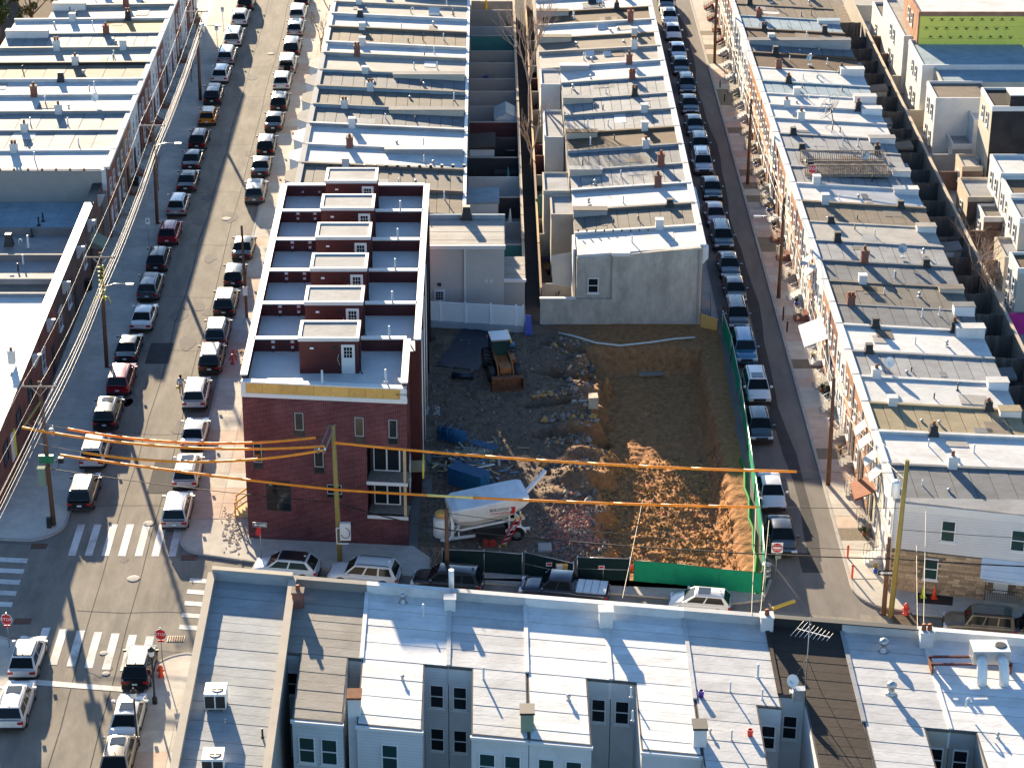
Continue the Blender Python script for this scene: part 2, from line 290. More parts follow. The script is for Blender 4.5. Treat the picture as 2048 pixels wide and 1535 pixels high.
slabs(swa, -34.25, XL0-.12, 148, 262, 2, 2.3, ['walk'])
ca = arc(XL1+2.2, 143.2, 2.2, 180, 262)
swb = sidewalk([(XL1,420)]+ca+[(-12,kF(-12)),(-3.8,kF(-3.8)),(-3.8,140.5),(-5,142.1),(-16.2,143.2),(-16.2,420)])
kerb(swb, [(XL1,420),(XL1,200)]+[(XL1,200-i*9) for i in range(1,6)]+ca+[(-14,kF(-14)),(-9,kF(-9)),(-3.8,kF(-3.8))])
slabs(swb, XL1+.12, -16.6, 146, 262, 2, 2.3, ['walk','walk','walkpink'])
swl = sidewalk([(-3.79,kF(-3.79)),(16.6,kF(16.6)),(18.4,kF(18.4)+.7),(19.2,137),(18.75,135.75),(-3.5,138.95),(-3.79,139.2)])
kerb(swl, [(-3.8,kF(-3.8)),(3,kF(3)),(10,kF(10)),(16.6,kF(16.6)),(18.5,kF(18.5)+.75),(19.3,137.4)])
swd = sidewalk([(17.9,420),(XR0,420),(XR0,180.3),(17.9,180.3)])
kerb(swd, [(XR0,420),(XR0,240),(XR0,220),(XR0,200),(XR0,180.4)])
slabs(swd, 18.02, XR0-.1, 180.6, 262, 1, 1.9, ['walk','walk','walkpink'])
ca = arc(XR1+3, 136.6, 3, 180, 258)
swe = sidewalk([(XR1,420)]+ca+[(34,kF(34)),(60,kF(60)),(60,130.2),(36,134.3),(27.3,136.2),(27.3,420)])
kerb(swe, [(XR1,420),(XR1,240),(XR1,220),(XR1,200),(XR1,180),(XR1,160),(XR1,145)]+ca+[(34,kF(34)),(45,kF(45))])
slabs(swe, XR1+.12, 27.1, 137.5, 262, 1, 1.75, ['walk','walk','walkpink','walkpink','walkdark'])
for i in range(5):
    x0 = 28.2+i*1.7
    MB().prism([(x0,kF(x0)+.3),(x0+1.66,kF(x0+1.66)+.3),(x0+1.66,kF(x0+1.66)+1.9),(x0,kF(x0)+1.9)], .1, .138).build('paving_slab', M['walk'], swe)
ca = arc(XL1+2.4, kN(-19)-2.6, 2.4, 180, 98)
swg = sidewalk([(XL1,60)]+ca+[(-10,kN(-10)),(36,kN(36)),(36,yG(36)),(-16.6,yG(-16.6)),(-16.6,60)])
kerb(swg, [(XL1,60),(XL1,100),(XL1,110),(XL1,118)]+ca+[(-10,kN(-10)),(36,kN(36))])
slabs(swg, XL1+.12, -16.8, 92, 122.4, 2, 2.3, ['walk','walkpink'])
ca = arc(XL0-2.8, kN(-32)-2.9, 2.8, 0, 82)
swh = sidewalk([(XL0,60)]+ca+[(-60,kN(-60)),(-60,60)]); kerb(swh, [(XL0,60),(XL0,105)]+ca+[(-60,kN(-60))])
# ---------------- painted markings and covers
def stripe(p, z=.021): MB().quad(*[(x,y,z) for x,y in p]).build('crosswalk_stripe', M['paint'], kind='structure')
for i in range(7):
    x = -28.75+i*1.15; stripe([(x,141.0-.02*i),(x+.52,141-.02*i),(x+.52,145.4),(x,145.4)])
    x = -28.9+i*1.15; stripe([(x,127.3-.18*i),(x+.52,127.3-.18*i),(x+.52,131.6-.18*i),(x,131.6-.18*i)])
for i in range(5):
    y = 134.2+i*1.45; stripe([(-34.5,y+.3),(-31.4,y),(-31.4,y+.6),(-34.5,y+.9)])
    y = 131.3+i*1.5; stripe([(-20.0,y+.1),(-17.2,y-.3),(-17.2,y+.25),(-20.0,y+.65)])
stripe([(-28.9,124.9),(-22.6,124.0),(-22.6,124.55),(-28.9,125.5)])
stripe([(18.6,132.2),(19.0,132.1),(19.7,131.2),(19.3,131.1)])
cov = MB().lathe([(.36,0),(.36,.012),(.30,.02),(0.02,.022)], 20).mesh('manhole_cover'); cov.materials.append(W['concrete'])
for nm, q, s in (('at the middle of the crossing',(267,1157),1.),('near the grey SUV on the left street',(453,438),1.),('near the south crosswalk',(207,1306),.6),('by the stop line',(212,1347),.6),('on the north crosswalk beside the silver SUV',(297,1047),.9),('by the black SUV far up the left street',(542,108),.9)):
    o = link('manhole_cover', cov, loc=(*at(*q).xy, .02)); o.scale = (s*1.2,s*1.2,1); tag(o, 'round steel manhole cover '+nm, 'manhole cover', 'manhole covers')
for nm, q in (('at the left corner kerb',(78,1092)),('at the kerb by the brick building corner',(378,1115)),('beside the stop sign kerb',(352,1277)),('at the near left corner',(45,1242))):
    p = at(*q); t = thing('storm_drain', 'iron storm drain grate '+nm, 'storm drain', (p.x,p.y,0), group='storm drains')
    MB().box(p.x-.55,p.x+.55,p.y-.35,p.y+.35,.0,.03).build('frame', M['dark'], t)
    for i in range(7): MB().box(p.x-.5+i*.15,p.x-.42+i*.15,p.y-.3,p.y+.3,.031,.05).build('bar', M['rust'], t)

# ================================================================ shared house pieces
_wc = {}
def wmesh(w, h, kind):
    k = (w, h, kind)
    if k not in _wc:
        b = MB()
        if kind == 'frame':
            for y0,y1,z0,z1 in ((-w/2,-w/2+.07,0,h),(w/2-.07,w/2,0,h),(-w/2+.07,w/2-.07,0,.07),(-w/2+.07,w/2-.07,h-.07,h),(-w/2+.07,w/2-.07,h*.5-.03,h*.5+.03)): b.box(-.02,.07,y0,y1,z0,z1)
        elif kind == 'pane': b.box(0,.03,-w/2+.06,w/2-.06,.06,h-.06)
        elif kind == 'sill': b.box(-.02,.14,-w/2-.08,w/2+.08,-.1,0)
        elif kind == 'door': b.box(-.02,.05,-w/2,w/2,0,h); b.box(.05,.065,-w/2+.12,w/2-.12,.15,h*.45); b.box(.05,.065,-w/2+.12,w/2-.12,h*.52,h-.12)
        elif kind == 'light': b.box(.066,.075,-w/2+.18,w/2-.18,h*.56,h-.18)
        elif kind == 'muntin':
            for i in (1,2): b.box(.076,.085,-w/2+.18+(w-.36)*i/3-.012,-w/2+.18+(w-.36)*i/3+.012,h*.56,h-.18)
            for i in (1,2): b.box(.0765,.0855,-w/2+.18,w/2-.18,h*.56+(h*.44-.18)*i/3-.012,h*.56+(h*.44-.18)*i/3+.012)
        _wc[k] = b.mesh(kind)
    return _wc[k]
def withmat(me, m):
    k = (me.name, m.name)
    if k not in _wc: q = me.copy(); q.materials.clear(); q.materials.append(m); _wc[k] = q
    return _wc[k]
def window(par, x, y, z, rz, w=.9, h=1.5, glass='glass', frame='frame', sill=True):
    o = place('window', withmat(wmesh(w,h,'frame'), M[frame] if frame in M else W[frame]), par, (x,y,z), rz)
    p = link('pane', withmat(wmesh(w,h,'pane'), M[glass]), o)
    if sill: link('sill', withmat(wmesh(w,h,'sill'), M[frame]), o)
    return o
def door(par, x, y, z, rz, m, w=.95, h=2.05, light=True):
    o = place('door', withmat(wmesh(w,h,'door'), m), par, (x,y,z), rz)
    if light: link('pane', withmat(wmesh(w,h,'light'), M['glass']), o); link('muntin', withmat(wmesh(w,h,'muntin'), M['frame']), o)
    return o
def _chim(kind):
    b = MB()
    if kind == 'brick': b.box(-.3,.3,-.28,.28,-.6,1.05); b.box(-.35,.35,-.33,.33,1.05,1.2)
    elif kind == 'white': b.box(-.32,.32,-.3,.3,-.6,.9); b.box(-.36,.36,-.34,.34,.9,1.0)
    else: b.hexa([(-.42,-.4,-.4),(.42,-.4,-.4),(.42,.4,-.4),(-.42,.4,-.4)], [(-.26,-.24,.5),(.26,-.24,.5),(.26,.24,.5),(-.26,.24,.5)]); b.box(-.26,.26,-.24,.24,.5,.95)
    return b.mesh('chimney')
CH = {k: _chim(k) for k in ('brick','white','tar')}
CM = {'brick': W['brick'], 'white': W['white'], 'tar': M['tar'], 'brickorange': W['brickorange'], 'concrete': W['concrete']}
POT = MB().lathe([(.12,0),(.13,.1),(.10,.35),(.12,.4)], 10).mesh('chimney_pot'); POT.materials.append(M['potred'])
def chimney(par, x, y, z, kind='brick', m=None, pots=1, s=1.):
    o = place('chimney', withmat(CH[kind], CM[m or kind]), par, (x,y,z), 0, (s,s,s*R.uniform(.6,.95)))
    top = {'brick':1.2,'white':1.0,'tar':.95}[kind]
    if kind != 'brick' and R.random() < .6: pots = 0
    for i in range(pots): link('chimney_pot', POT, o, loc=((i-(pots-1)/2)*.28, 0, top-.03))
    return o
VP = {k: (lambda q: (q.materials.append(M[m]), q)[1])(MB().lathe(pr, 8).mesh('vent_pipe')) for k, m, pr in (('dark','dark',[(.16,0),(.06,.06),(.055,.6)]), ('white','white',[(.14,0),(.06,.05),(.055,.75)]), ('short','steel',[(.2,0),(.1,.05),(.1,.28),(.16,.3),(.14,.38),(.05,.45)]))}
def vent(par, x, y, z, k='dark', s=1.): return place('vent_pipe', VP[k], par, (x,y,z), 0, (s,s,s))
# goose-neck vents
def goose(par, x, y, z, m='white'):
    pts = [(x,y,z),(x,y,z+.45)]+[(x+.14-.14*math.cos(t), y, z+.45+.14*math.sin(t)) for t in (.6,1.2,1.8,2.4,3.1)]+[(x+.28,y,z+.36)]
    MB().tube(pts, .05, 7).build('vent_pipe', M[m], par)
def hatch(par, x, y, z, m='white', s=1.):
    o = MB().hexa([(x-.45*s,y-.45*s,z),(x+.45*s,y-.45*s,z),(x+.45*s,y+.45*s,z),(x-.45*s,y+.45*s,z)], [(x-.45*s,y-.42*s,z+.25*s),(x+.45*s,y-.42*s,z+.25*s),(x+.45*s,y+.42*s,z+.5*s),(x-.45*s,y+.42*s,z+.5*s)]).build('roof_hatch', W[m], par)
DISH = []
def dish(x, y, z, label, s=.45, az=2.6, dark=False):
    t = thing('satellite_dish', label, 'satellite dish', (x,y,z), group='satellite dishes')
    d = Vector((math.cos(az), math.sin(az), .55)).normalized(); c = Vector((x,y,z+.75))
    b = MB(); qt = d.to_track_quat('Z','Y').to_matrix().to_4x4(); b.T = Matrix.Translation(c) @ qt
    b.lathe([(s*.02,0),(s*.5,.03*s),(s*.85,.12*s),(s,.2*s),(s,.22*s),(s*.84,.14*s),(s*.02,.03*s)], 14); b.build('reflector', M['steel'] if dark else M['whitemetal'], t)
    MB().tube([(x,y,z),(x,y,z+.6),c], .03, 6).build('mast', M['steel'], t)
    MB().tube([c-Vector((0,0,s*.6)), c+d*s*1.1], .015, 5).build('feed_arm', M['dark'], t)
    MB().box(x-.2,x+.2,y-.2,y+.2,z-.02,z+.06).build('base', M['steel'], t)
def roofgrid(par, x0, x1, y0, y1, zf, mt, n=0, ny=1, thick=.05):
    """roof skin; n>0 splits it into lapped sheets across x"""
    lo, hi = min(x0,x1), max(x0,x1)
    b = MB(); b.sbox(lo,hi,y0,y1,zf(lo)-.3,zf(hi)-.3,zf(lo),zf(hi)); rf = b.build('roof', SEAM if n else mt, par)
    if n:
        d = (hi-lo)/n
        for i in range(n):
            a, c = lo+i*d, lo+(i+1)*d-.055; e = .012+.012*(i % 2)+R.uniform(0,.006)
            MB().sbox(a,c,y0+.04,y1-.04,zf(a)-.02,zf(c)-.02,zf(a)+e+.004,zf(c)+e).build('roofing_sheet', mt, rf)
    return rf
def rowhouse(label, grp, y0, y1, xf, xr, zf, zr, roof, face='brick', side='stucco', par=.4, pm=None, cop=True, sheets=0, chim=(), up=None, facade=None, gable=False, bay=0, name='row_house', south=False, cornice='white'):
    sg = 1 if xr > xf else -1; t = thing(name, label, 'house', ((xf+xr)/2,(y0+y1)/2,0), group=grp)
    f = lambda x: zf+(zr-zf)*(x-xf)/(xr-xf)
    lo, hi = min(xf,xr), max(xf,xr)
    MB().sbox(lo,hi,y0+.02,y1-.02,0,0,f(lo)-.25,f(hi)-.25).build('wall', W[side], t)
    mt = ROOF[roof] if isinstance(roof, str) else roof
    rf = roofgrid(t, xf+.12*sg, xr-.05*sg, y0+.13, y1-.13, f, mt, sheets)
    pmt = pm if pm is not None else mt
    x0 = xf-.05*sg; lo2, hi2 = min(x0,xr), max(x0,xr)
    if par:
        o = MB().sbox(lo2,hi2,y1-.15,y1+.15,f(lo2)-.6,f(hi2)-.6,f(lo2)+par,f(hi2)+par*.9).build('party_wall', pmt, t)
        if cop: MB().sbox(lo2-.02,hi2+.02,y1-.18,y1+.18,f(lo2)+par-.01,f(hi2)+par*.9-.01,f(lo2)+par+.05,f(hi2)+par*.9+.05).build('coping', mt, o)
    if south: MB().sbox(lo2,hi2,y0-.15,y0+.15,f(lo2)-.6,f(hi2)-.6,f(lo2)+.25,f(hi2)+.2).build('party_wall', W[side], t)
    # facade skin, cornice
    MB().box(min(xf,xf-.1*sg),max(xf,xf-.1*sg),y0+.03,y1-.03,0,zf+.05).build('facade', W[face], t)
    MB().box(min(xf+.2*sg,xf-.32*sg),max(xf+.2*sg,xf-.32*sg),y0+.1,y1-.1,zf-.05,zf+.22).build('cornice', W[cornice], t)
    if bay:
        c = (y0+y1)/2; hw = (y1-y0)/2-.35
        bp = [(xf,y0+.35),(xf-bay*sg,y0+.35+hw*.55),(xf-bay*sg,y1-.35-hw*.55),(xf,y1-.35)]
        o = MB().prism(bp, 2.9, zf-.02).build('bay', W['sidingwhite'], t); MB().prism([(xf+.3*sg,y0+.2)]+[(x-.08*sg*(x != xf), y) for x, y in bp]+[(xf+.3*sg,y1-.2)], zf-.019, lambda x, y: zf+.03).build('roof', mt, o)
        for k in (-.3,0,.3): window(o, xf-bay*sg-.0, c+k*hw*.0 if k == 0 else c+k*hw*.7, 4.2, 0 if sg < 0 else math.pi, .7, 1.5)
    for q in chim: chimney(t, xf+(xr-xf)*q[0], y1 if len(q) < 4 else q[3], f(xf+(xr-xf)*q[0])+par*.6, q[1], q[2] if len(q) > 2 else None, R.choice((1,1,2)))
    if up:                                                          # higher rear block
        u0, u1, dz, um = up; a, c = xf+(xr-xf)*u0, xf+(xr-xf)*u1; lo, hi = min(a,c), max(a,c)
        o = MB().box(lo,hi,y1-1.1,y1-.16,f((a+c)/2)-.5,f((a+c)/2)+dz).build('rear_upstand', W[um], t); MB().box(lo-.05,hi+.05,y1-1.15,y1-.13,f((a+c)/2)+dz,f((a+c)/2)+dz+.06).build('coping', mt, o)
    for _k in range(R.choice((0,1,1,2))):
        px_ = xf+(xr-xf)*R.uniform(.1,.75); pw_ = R.uniform(.5,2.2); a_, c_ = min(px_,px_+sg*pw_), max(px_,px_+sg*pw_); ya_ = R.uniform(y0+.25,y1-1.6); MB().sbox(a_,c_,ya_,min(y1-.25,ya_+R.uniform(.6,2.6)),f(a_)-.02,f(c_)-.02,f(a_)+.042,f(c_)+.042).build('roof_patch', ROOF[R.choice(['light','grey','cream','white','tan','greytan'])], t)
    if facade: facade(t, xf-.1*sg, y0, y1, zf, sg)
    return t, f
def between(names, i, what):
    a = names[i-1] if i > 0 else None; c = names[i+1] if i+1 < len(names) else None
    if a and c: return f'between {a} and {c} ones'
    return f'beside a {a or c} one at row end'
# ================================================================ row A: far left, faces the left street
NM = dict(white='white', cream='cream', light='pale', grey='grey', greytan='taupe', tan='tan', brown='brown', dark='dark', yellow='straw', orange='orange', blue='slate')
def facadeA(t, x, y0, y1, zf, sg):
    rz = 0 if sg < 0 else math.pi; d = (y1-y0); n = -sg
    for k in (.28,.72): window(t, x, y0+d*k, 4.05, rz, .85, 1.45)
    window(t, x, y0+d*.68, 1.15, rz, 1.0, 1.55); door(t, x, y0+d*.25, .75, rz, R.choice([W['white'],W['brick'],W['dark'],M['maroon']]), light=False)
    o = MB()
    for i in range(4): o.box(min(x,x+n*(.95-i*.24)),max(x,x+n*(.95-i*.24)),y0+d*.25-.6,y0+d*.25+.6,.1+i*.17,.1+(i+1)*.17)
    st = o.build('steps', W[R.choice(['concrete','grey','brick'])], t)
    r = MB()
    for s in (-.58,.58):
        r.tube([(x+n*.9,y0+d*.25+s,.2),(x+n*.9,y0+d*.25+s,1.05),(x+n*.05,y0+d*.25+s,1.65),(x+n*.05,y0+d*.25+s,.8)], .02, 5)
    r.build('railing', M['dark'], t)['kind'] = 'stuff'
YA = [268.9,263.9,258.9,253.9,248.9,243.9,238.9,233.6,228.6,223.3,218.7,213.6,208.5,203.1,198.4]
CA = ['white','light','white','white','cream','white','light','cream','tan','white','white','light','light','white']
FA = ['white','brick','sidingwhite','brick','white','bluegrey','brick','sidingwhite','brick','maroon','sidinggrey','brickorange','brickbrown','brick']
cn = [NM[c]+' roofed' for c in CA]
for i, (c, fc) in enumerate(zip(CA, FA)):
    y1, y0 = YA[i], YA[i+1]; xr = -47 if i < 5 else -50.3 if i < 8 else -62
    lab = f'row house with {NM[c]} roof {between([NM[q] for q in CA], i, "roofs")}, facing the left street' if i < 13 else 'row house with white roof and blank grey gable above the low brick shop'
    t, f = rowhouse(lab, 'row houses on the left side of the left street', y0, y1, -34, xr, 6.8, 6.6, c, fc, par=R.uniform(.16,.34), pm=ROOF['dark'] if i in (8,) else None, sheets=14 if c in ('light','tan') else 0,
        facade=facadeA, chim=[(R.uniform(.2,.42), R.choice(['white','brick','tar','white']), None)] + ([(.62,'white',None)] if i % 2 else []), up=(.72,.99,.75,'white') if i in (4,6,9) else (.62,.99,.7,'sidingwhite') if i in (11,13) else None)
    for k in range(2): vent(t, -36-R.uniform(0,12), (y0+y1)/2+R.uniform(-1,1), f(-42)-.05, R.choice(['dark','white','short']))
    if i == 5: MB().sbox(-40.5,-34.2,y0+.14,y1-.16,f(-40.5)-.02,f(-34.2)-.02,f(-40.5)+.02,f(-34.2)+.02).build('roof_patch', ROOF['orange'], t)
    if i == 13:
        g = MB().box(-62,-34.05,y0-.16,y0+.02,0,6.75).build('gable_wall', W['stucco'], t)
        for k in range(15): MB().box(-36-k*1.25,-35.85-k*1.25,y0-.2,y0+.1,6.75,6.92).build('coping_clip', M['rust'], t)
        MB().box(-34.35,-33.95,y0-.3,y0-.165,4.9,6.9).build('downspout', M['white'], t)
    if i == 6: MB().box(-50.3,-46.8,y0-1.2,y0+.1,0,6.5).build('rear_ell', W['white'], t)
dish(-37.5, 216.2, 6.75, 'satellite dish on white row house roof beside the leaning chimney', .45, -2.2)
# ================================================================ low brick shop building
t = thing('shop_building', 'low red brick building with flat grey roofs and white window brackets', 'building', (-42,172,0))
LB = [(147.2,173.6,5.25,'white'),(173.6,177.9,4.5,'greytan'),(177.9,184.2,3.9,'light'),(184.2,190.2,3.8,'light'),(190.2,198.2,3.75,'blue')]  # blue of the last section carries the gable's shade in its colour
MB().box(-62,-34.75,147.0,198.1,0,3.5).build('wall', W['brick'], t)
for y0,y1,z,c in LB:
    n = 22 if y0 > 190 else 0
    rf = MB().box(-61.9,-35.1,y0+.02,y1-.02,3.2,z).build('roof', ROOF[c], t)
    if n:
        for i in range(n): MB().box(-61.9+i*1.2,-61.9+i*1.2+1.17,y0+1.5,y1-.1,z-.02,z+.015+.006*(i%2)).build('roofing_sheet', ROOF[c], rf)
for k,(y0,y1) in enumerate([(147.0,160),(160.03,172.8),(172.83,185.4),(185.43,198.1)]):
    MB().box(-35.1,-34.5,y0,y1,0,5.5).build('facade', W['brick' if k < 2 else 'brickbrown'], t); MB().box(-35.2,-34.4,y0,y1,5.5,5.6).build('coping', M['cap'] if k != 3 else M['dark'], t)
for y, zt_ in ((173.6,5.55),(177.9,5.0),(184.2,4.5),(190.2,4.5)): MB().box(-61,-35.15,y-.15,y+.15,3.3,zt_).build('fire_wall', ROOF['light' if y < 180 else 'grey'], t)
for y in (162.5,169,176.5,184,190,196): MB().hexa([(-34.5,y-.1,4.2),(-34.3,y-.1,4.2),(-34.3,y+.1,4.2),(-34.5,y+.1,4.2)],[(-34.5,y-.12,5.3),(-33.8,y-.12,5.3),(-33.8,y+.12,5.3),(-34.5,y+.12,5.3)]).build('bracket', M['white'], t)
for y in (150.5,155.8,160.5): window(t, -34.5, y, 2.2, 0, 1.6, 1.7, sill=False, frame='dark')
for y in (166.5,174.5,179,187.5,193.5): window(t, -34.5, y, 2.0, 0, 1.2, 1.6); MB().box(-34.5,-34.38,y-.75,y+.75,3.65,3.8).build('lintel', M['white'], t)
for y in (170.6,182,191): door(t, -34.5, y, .15, 0, M['dark'], 1.1, 2.2, light=False)
for y,z in ((152.8,1.3),(153.6,1.2)): MB().box(-34.5,-34.42,y-.35,y+.35,z,z+2.1).build('poster', M['caution'] if z < 1.25 else M['signwhite'], t)
MB().hexa([(-34.5,190.2,2.6),(-33.2,190.2,2.4),(-33.2,192.6,2.4),(-34.5,192.6,2.6)],[(-34.5,190.2,3.3),(-33.2,190.2,2.55),(-33.2,192.6,2.55),(-34.5,192.6,3.3)]).build('awning', W['green'], t)
for q,k in (((330,230),'dark'),((297,262),'dark'),((245,350),'dark'),((140,620),'dark'),((180,570),'white'),((95,690),'short')): vent(t, *at(q[0]/3.838, 380+q[1]/3.838, 3.9).xy, 3.8, k, 1.3)
goose(t, *at(38,490,3.9).xy, 3.85); vent(t, *at(57,494,3.9).xy, 3.85, 'white', 1.5); chimney(t, *at(18,488,4.2).xy, 4.4, 'tar', None, 1); chimney(t, -35.6, 160.4, 5.9, 'brick', 'white', 1, .8)
# ================================================================ row B: bay fronted houses, right side of the left street
YB = [273,268,263,258.2,253.6,249.1,244.4,239.8,234.4,230.7,225.3,220,214.6,209.2,203.7,198.7,193.1,188.1]
CB = ['white','cream','white','grey','cream','cream','white','tan','white','cream','grey','greytan','grey','white','white','greytan','tan']
for i, c in enumerate(CB):
    y1, y0 = YB[i], YB[i+1]; bay = 1.25 if i >= 9 and i < 16 else 0
    lab = f'{"bay fronted " if bay else ""}row house with {NM[c]} roof {between([NM[q] for q in CB], i, "roofs")}, before the yards'
    t, f = rowhouse(lab, 'row houses backing on the yards', y0, y1, -16.4, -1.9, 7.15, 6.5, c, 'white', par=R.uniform(.18,.34), bay=bay, sheets=13 if c in ('grey','greytan','tan') else 0, pm=ROOF['blue'] if i in (10,11,12) else ROOF['light'] if i in (13,) else None,  # blue party walls: shade of the camera side put into the colour
        chim=[(R.uniform(.18,.36), R.choice(['brick','white','tar','white']), None)], up=(.5,.99,.5,R.choice(['cream','grey','stucco'])) if i in (4,10,12,14) else None, cornice='grey' if bay else 'white')
    for k in range(2): vent(t, -2.5-R.uniform(.5,7), (y0+y1)/2+R.uniform(-1.2,1), f(-5)-.05, R.choice(['dark','white','white','short']))
    MB().box(-1.95,-1.65,y0+.1,y1-.1,6.1,6.55).build('gutter', M['white'] if i%3 else M['steel'], t)
    if i == 5: goose(t,-8,(y0+y1)/2,f(-8)); hatch(t,-5.5,(y0+y1)/2,f(-5.5)-.1,'white',1.3)
    if i == 7: goose(t,-6.5,(y0+y1)/2,f(-7),'dark')
    if i == 14:
        for k in range(15): MB().box(-16+k*1.0,-15.75+k*1.0,y0-.17,y0+.16,f(-9)+.1,f(-9)+.36).build('coping_clip', M['dark'], t)
# grey stucco house at the end of the yards
t = thing('stucco_house', 'grey stucco house with ridged cream roof behind white vinyl fence', 'house', (-1.7,185,0))
yw, ye = 182.1, 188.0
MB().box(-5.0,1.6,yw,ye,0,6.05).build('wall', mat('stucco_smooth',(.47,.44,.41),.9,.08,.6), t)
rf = MB().sbox(-5.05,1.65,yw-.1,ye,5.8,5.8,6.2,6.2).build('roof', ROOF['cream'], t)
for i in range(6): MB().box(-5.0,1.6,yw+.05+i*.95,yw+.97+i*.95,6.18,6.22+.012*(i%2)).build('roofing_sheet', ROOF['cream'], rf)
MB().box(-5.05,1.7,yw-.28,yw-.1,5.9,6.25).build('gutter', M['white'], t); MB().box(-1.78,-1.62,yw-.24,yw-.08,0,6.0).build('downspout', M['white'], t)
MB().box(-5.0,1.7,ye-.1,ye+.16,5.9,6.6).build('party_wall', ROOF['blue'], t); chimney(t, -1.6, 187.9, 6.6, 'tar', None, 1, 1.2)  # party wall tone is blue shade put into its colour
door(t, -3.85, yw-.02, .1, -math.pi/2, M['white']); MB().box(-4.0,-3.7,yw-.14,yw,2.5,2.75).build('wall_lamp', M['dark'], t)
a = MB().box(1.62,4.55-1.2,yw+.4,ye-.6,0,2.9).build('rear_lean_to', W['grey'], t)
for i in range(5): MB().box(1.6,3.4,yw+.3+i*1.0,yw+1.27+i*1.0,2.9,2.96+.012*(i%2)).build('roofing_sheet', ROOF['cream'], a)
MB().box(1.55,3.45,yw+.1,yw+.3,2.75,3.0).build('gutter', M['white'], t)
for x in (.1,.5): MB().box(x-.12,x+.12,yw-.06,yw,2.8,3.05).build('flood_lamp', M['white'], t)
# ================================================================ row D: middle block, faces the right street
YD = [273,268,263,258,253.1,248.3,243.5,239,234.2,229.4,224.4,219.3,214.5,209.4,204.5,199.5,194.5,189.6,184.6,180.0]
CD = ['white','tan','white','cream','white','brown','white','tan','cream','white','light','light','light','brown','grey','light','white','greytan','white']
for i, c in enumerate(CD):
    y1, y0 = YD[i], YD[i+1]; xr = 5.6 if i < 9 else 7.6
    lab = f'row house with {NM[c]} roof {between([NM[q] for q in CD], i, "roofs")}, behind the alley yards'
    t, f = rowhouse(lab, 'row houses of the middle block', y0, y1, 18, xr, 6.85, 6.1, c, 'brick', side='gable' if i == 18 else 'stucco', par=R.uniform(.14,.3), sheets=11 if c in ('light','grey','greytan') else 0, pm=ROOF['blue'] if i in (10,14,11) else ROOF['light'] if i in (16,) else None,  # blue party walls here too hold their shaded side in the colour
        chim=[(R.uniform(.18,.34), R.choice(['brick','tar','white']), None)], up=(.72,1.0,.55,R.choice(['cream','beige','grey'])) if i in (5,7,9,11,13,15,17) else None, cornice='white')
    for k in range(2): vent(t, 8.5+R.uniform(0,7), (y0+y1)/2+R.uniform(-1.2,1), f(11)-.05, R.choice(['dark','white','short']))
    if i in (6,8,4,2): hatch(t, 10.5+R.uniform(-1.5,2), (y0+y1)/2+.8, f(11)-.05, R.choice(['white','dark','white'])); hatch(t, 12.6, (y0+y1)/2+.8, f(12)-.05, 'white', .8)
    if i == 16: MB().box(18.0,18.6,y0+.2,y1-.2,5.6,6.7).build('bay', W['white'], t)
    if i == 18:                                                     # big blank gable
        MB().hexa([(10.55,y0-.22,-1.2),(18.02,y0-.32,-1.2),(18.02,y0+.05,-1.2),(10.55,y0+.05,-1.2)],[(10.55,y0-.22,6.2),(18.02,y0-.32,6.95),(18.02,y0+.05,6.95),(10.55,y0+.05,6.2)]).build('gable_wall', W['gable'], t)
        MB().box(4.6,10.55,y0-.3,y0-.05,-1.0,2.3).build('yard_wall', W['gable'], t); MB().box(4.55,7.6,y0-.35,y0,2.3,2.4).build('coping', M['cap'], t)
        window(t, 9.0, y0-.0, 2.75, -math.pi/2, .9, 1.35); MB().box(10.5,12.0,y0-.3,y0+.1,6.15,6.45).build('flashing', M['white'], t); MB().hexa([(18.0,y0-.1,5.3),(18.5,y0-.1,5.9),(18.5,y0+.5,5.9),(18.0,y0+.5,5.3)],[(18.0,y0-.1,6.9),(18.5,y0-.1,6.9),(18.5,y0+.5,6.9),(18.0,y0+.5,6.9)]).build('cornice_end', M['white'], t)
        MB().box(7.35,7.55,y0+1.4,y1,0,6.1).build('corner_trim', M['white'], t); MB().box(17.7,17.85,y0-.45,y0-.33,-.2,6.7).build('downspout', W['stucco'], t)
        for k in range(14): MB().box(7.8+k*.74,7.92+k*.74,y1-.18,y1-.14,f(12)+.02,f(12)+.24).build('coping_clip', M['dark'], t)
# rear ells of row D
for nm,x0,x1,y0,y1,z,c,lab in (('rear_addition',5.6,7.55,224.5,229.3,5.9,'white','tall white rear addition beside the bare alley tree'),('rear_addition',5.7,7.5,211.5,219.2,5.0,'white','white rear addition above the green fenced yard'),('rear_addition',5.2,7.5,194.7,199.3,6.0,'cream','narrow cream rear addition beside dark flue'),('rear_addition',5.75,8.3,189.7,194.4,5.75,'beige','tall beige rear addition with parapet roof')):
    t = thing(nm, lab, 'addition', ((x0+x1)/2,(y0+y1)/2,0), group='rear additions of the middle block'); MB().box(x0,x1,y0,y1,0,z).build('wall', W[c], t)
    MB().box(x0+.1,x1-.1,y0+.1,y1-.1,z-.1,z+.03).build('roof', ROOF['light'], t)
    for q in ((x0-.05,x0+.12,y0-.04,y1),(x0+.13,x1,y0-.05,y0+.1),(x0+.13,x1,y1-.1,y1)): MB().box(*q,z-.2,z+.22).build('parapet', W[c], t)
chimney(bpy.data.objects['row_house'], -99, -99, -50) if False else None
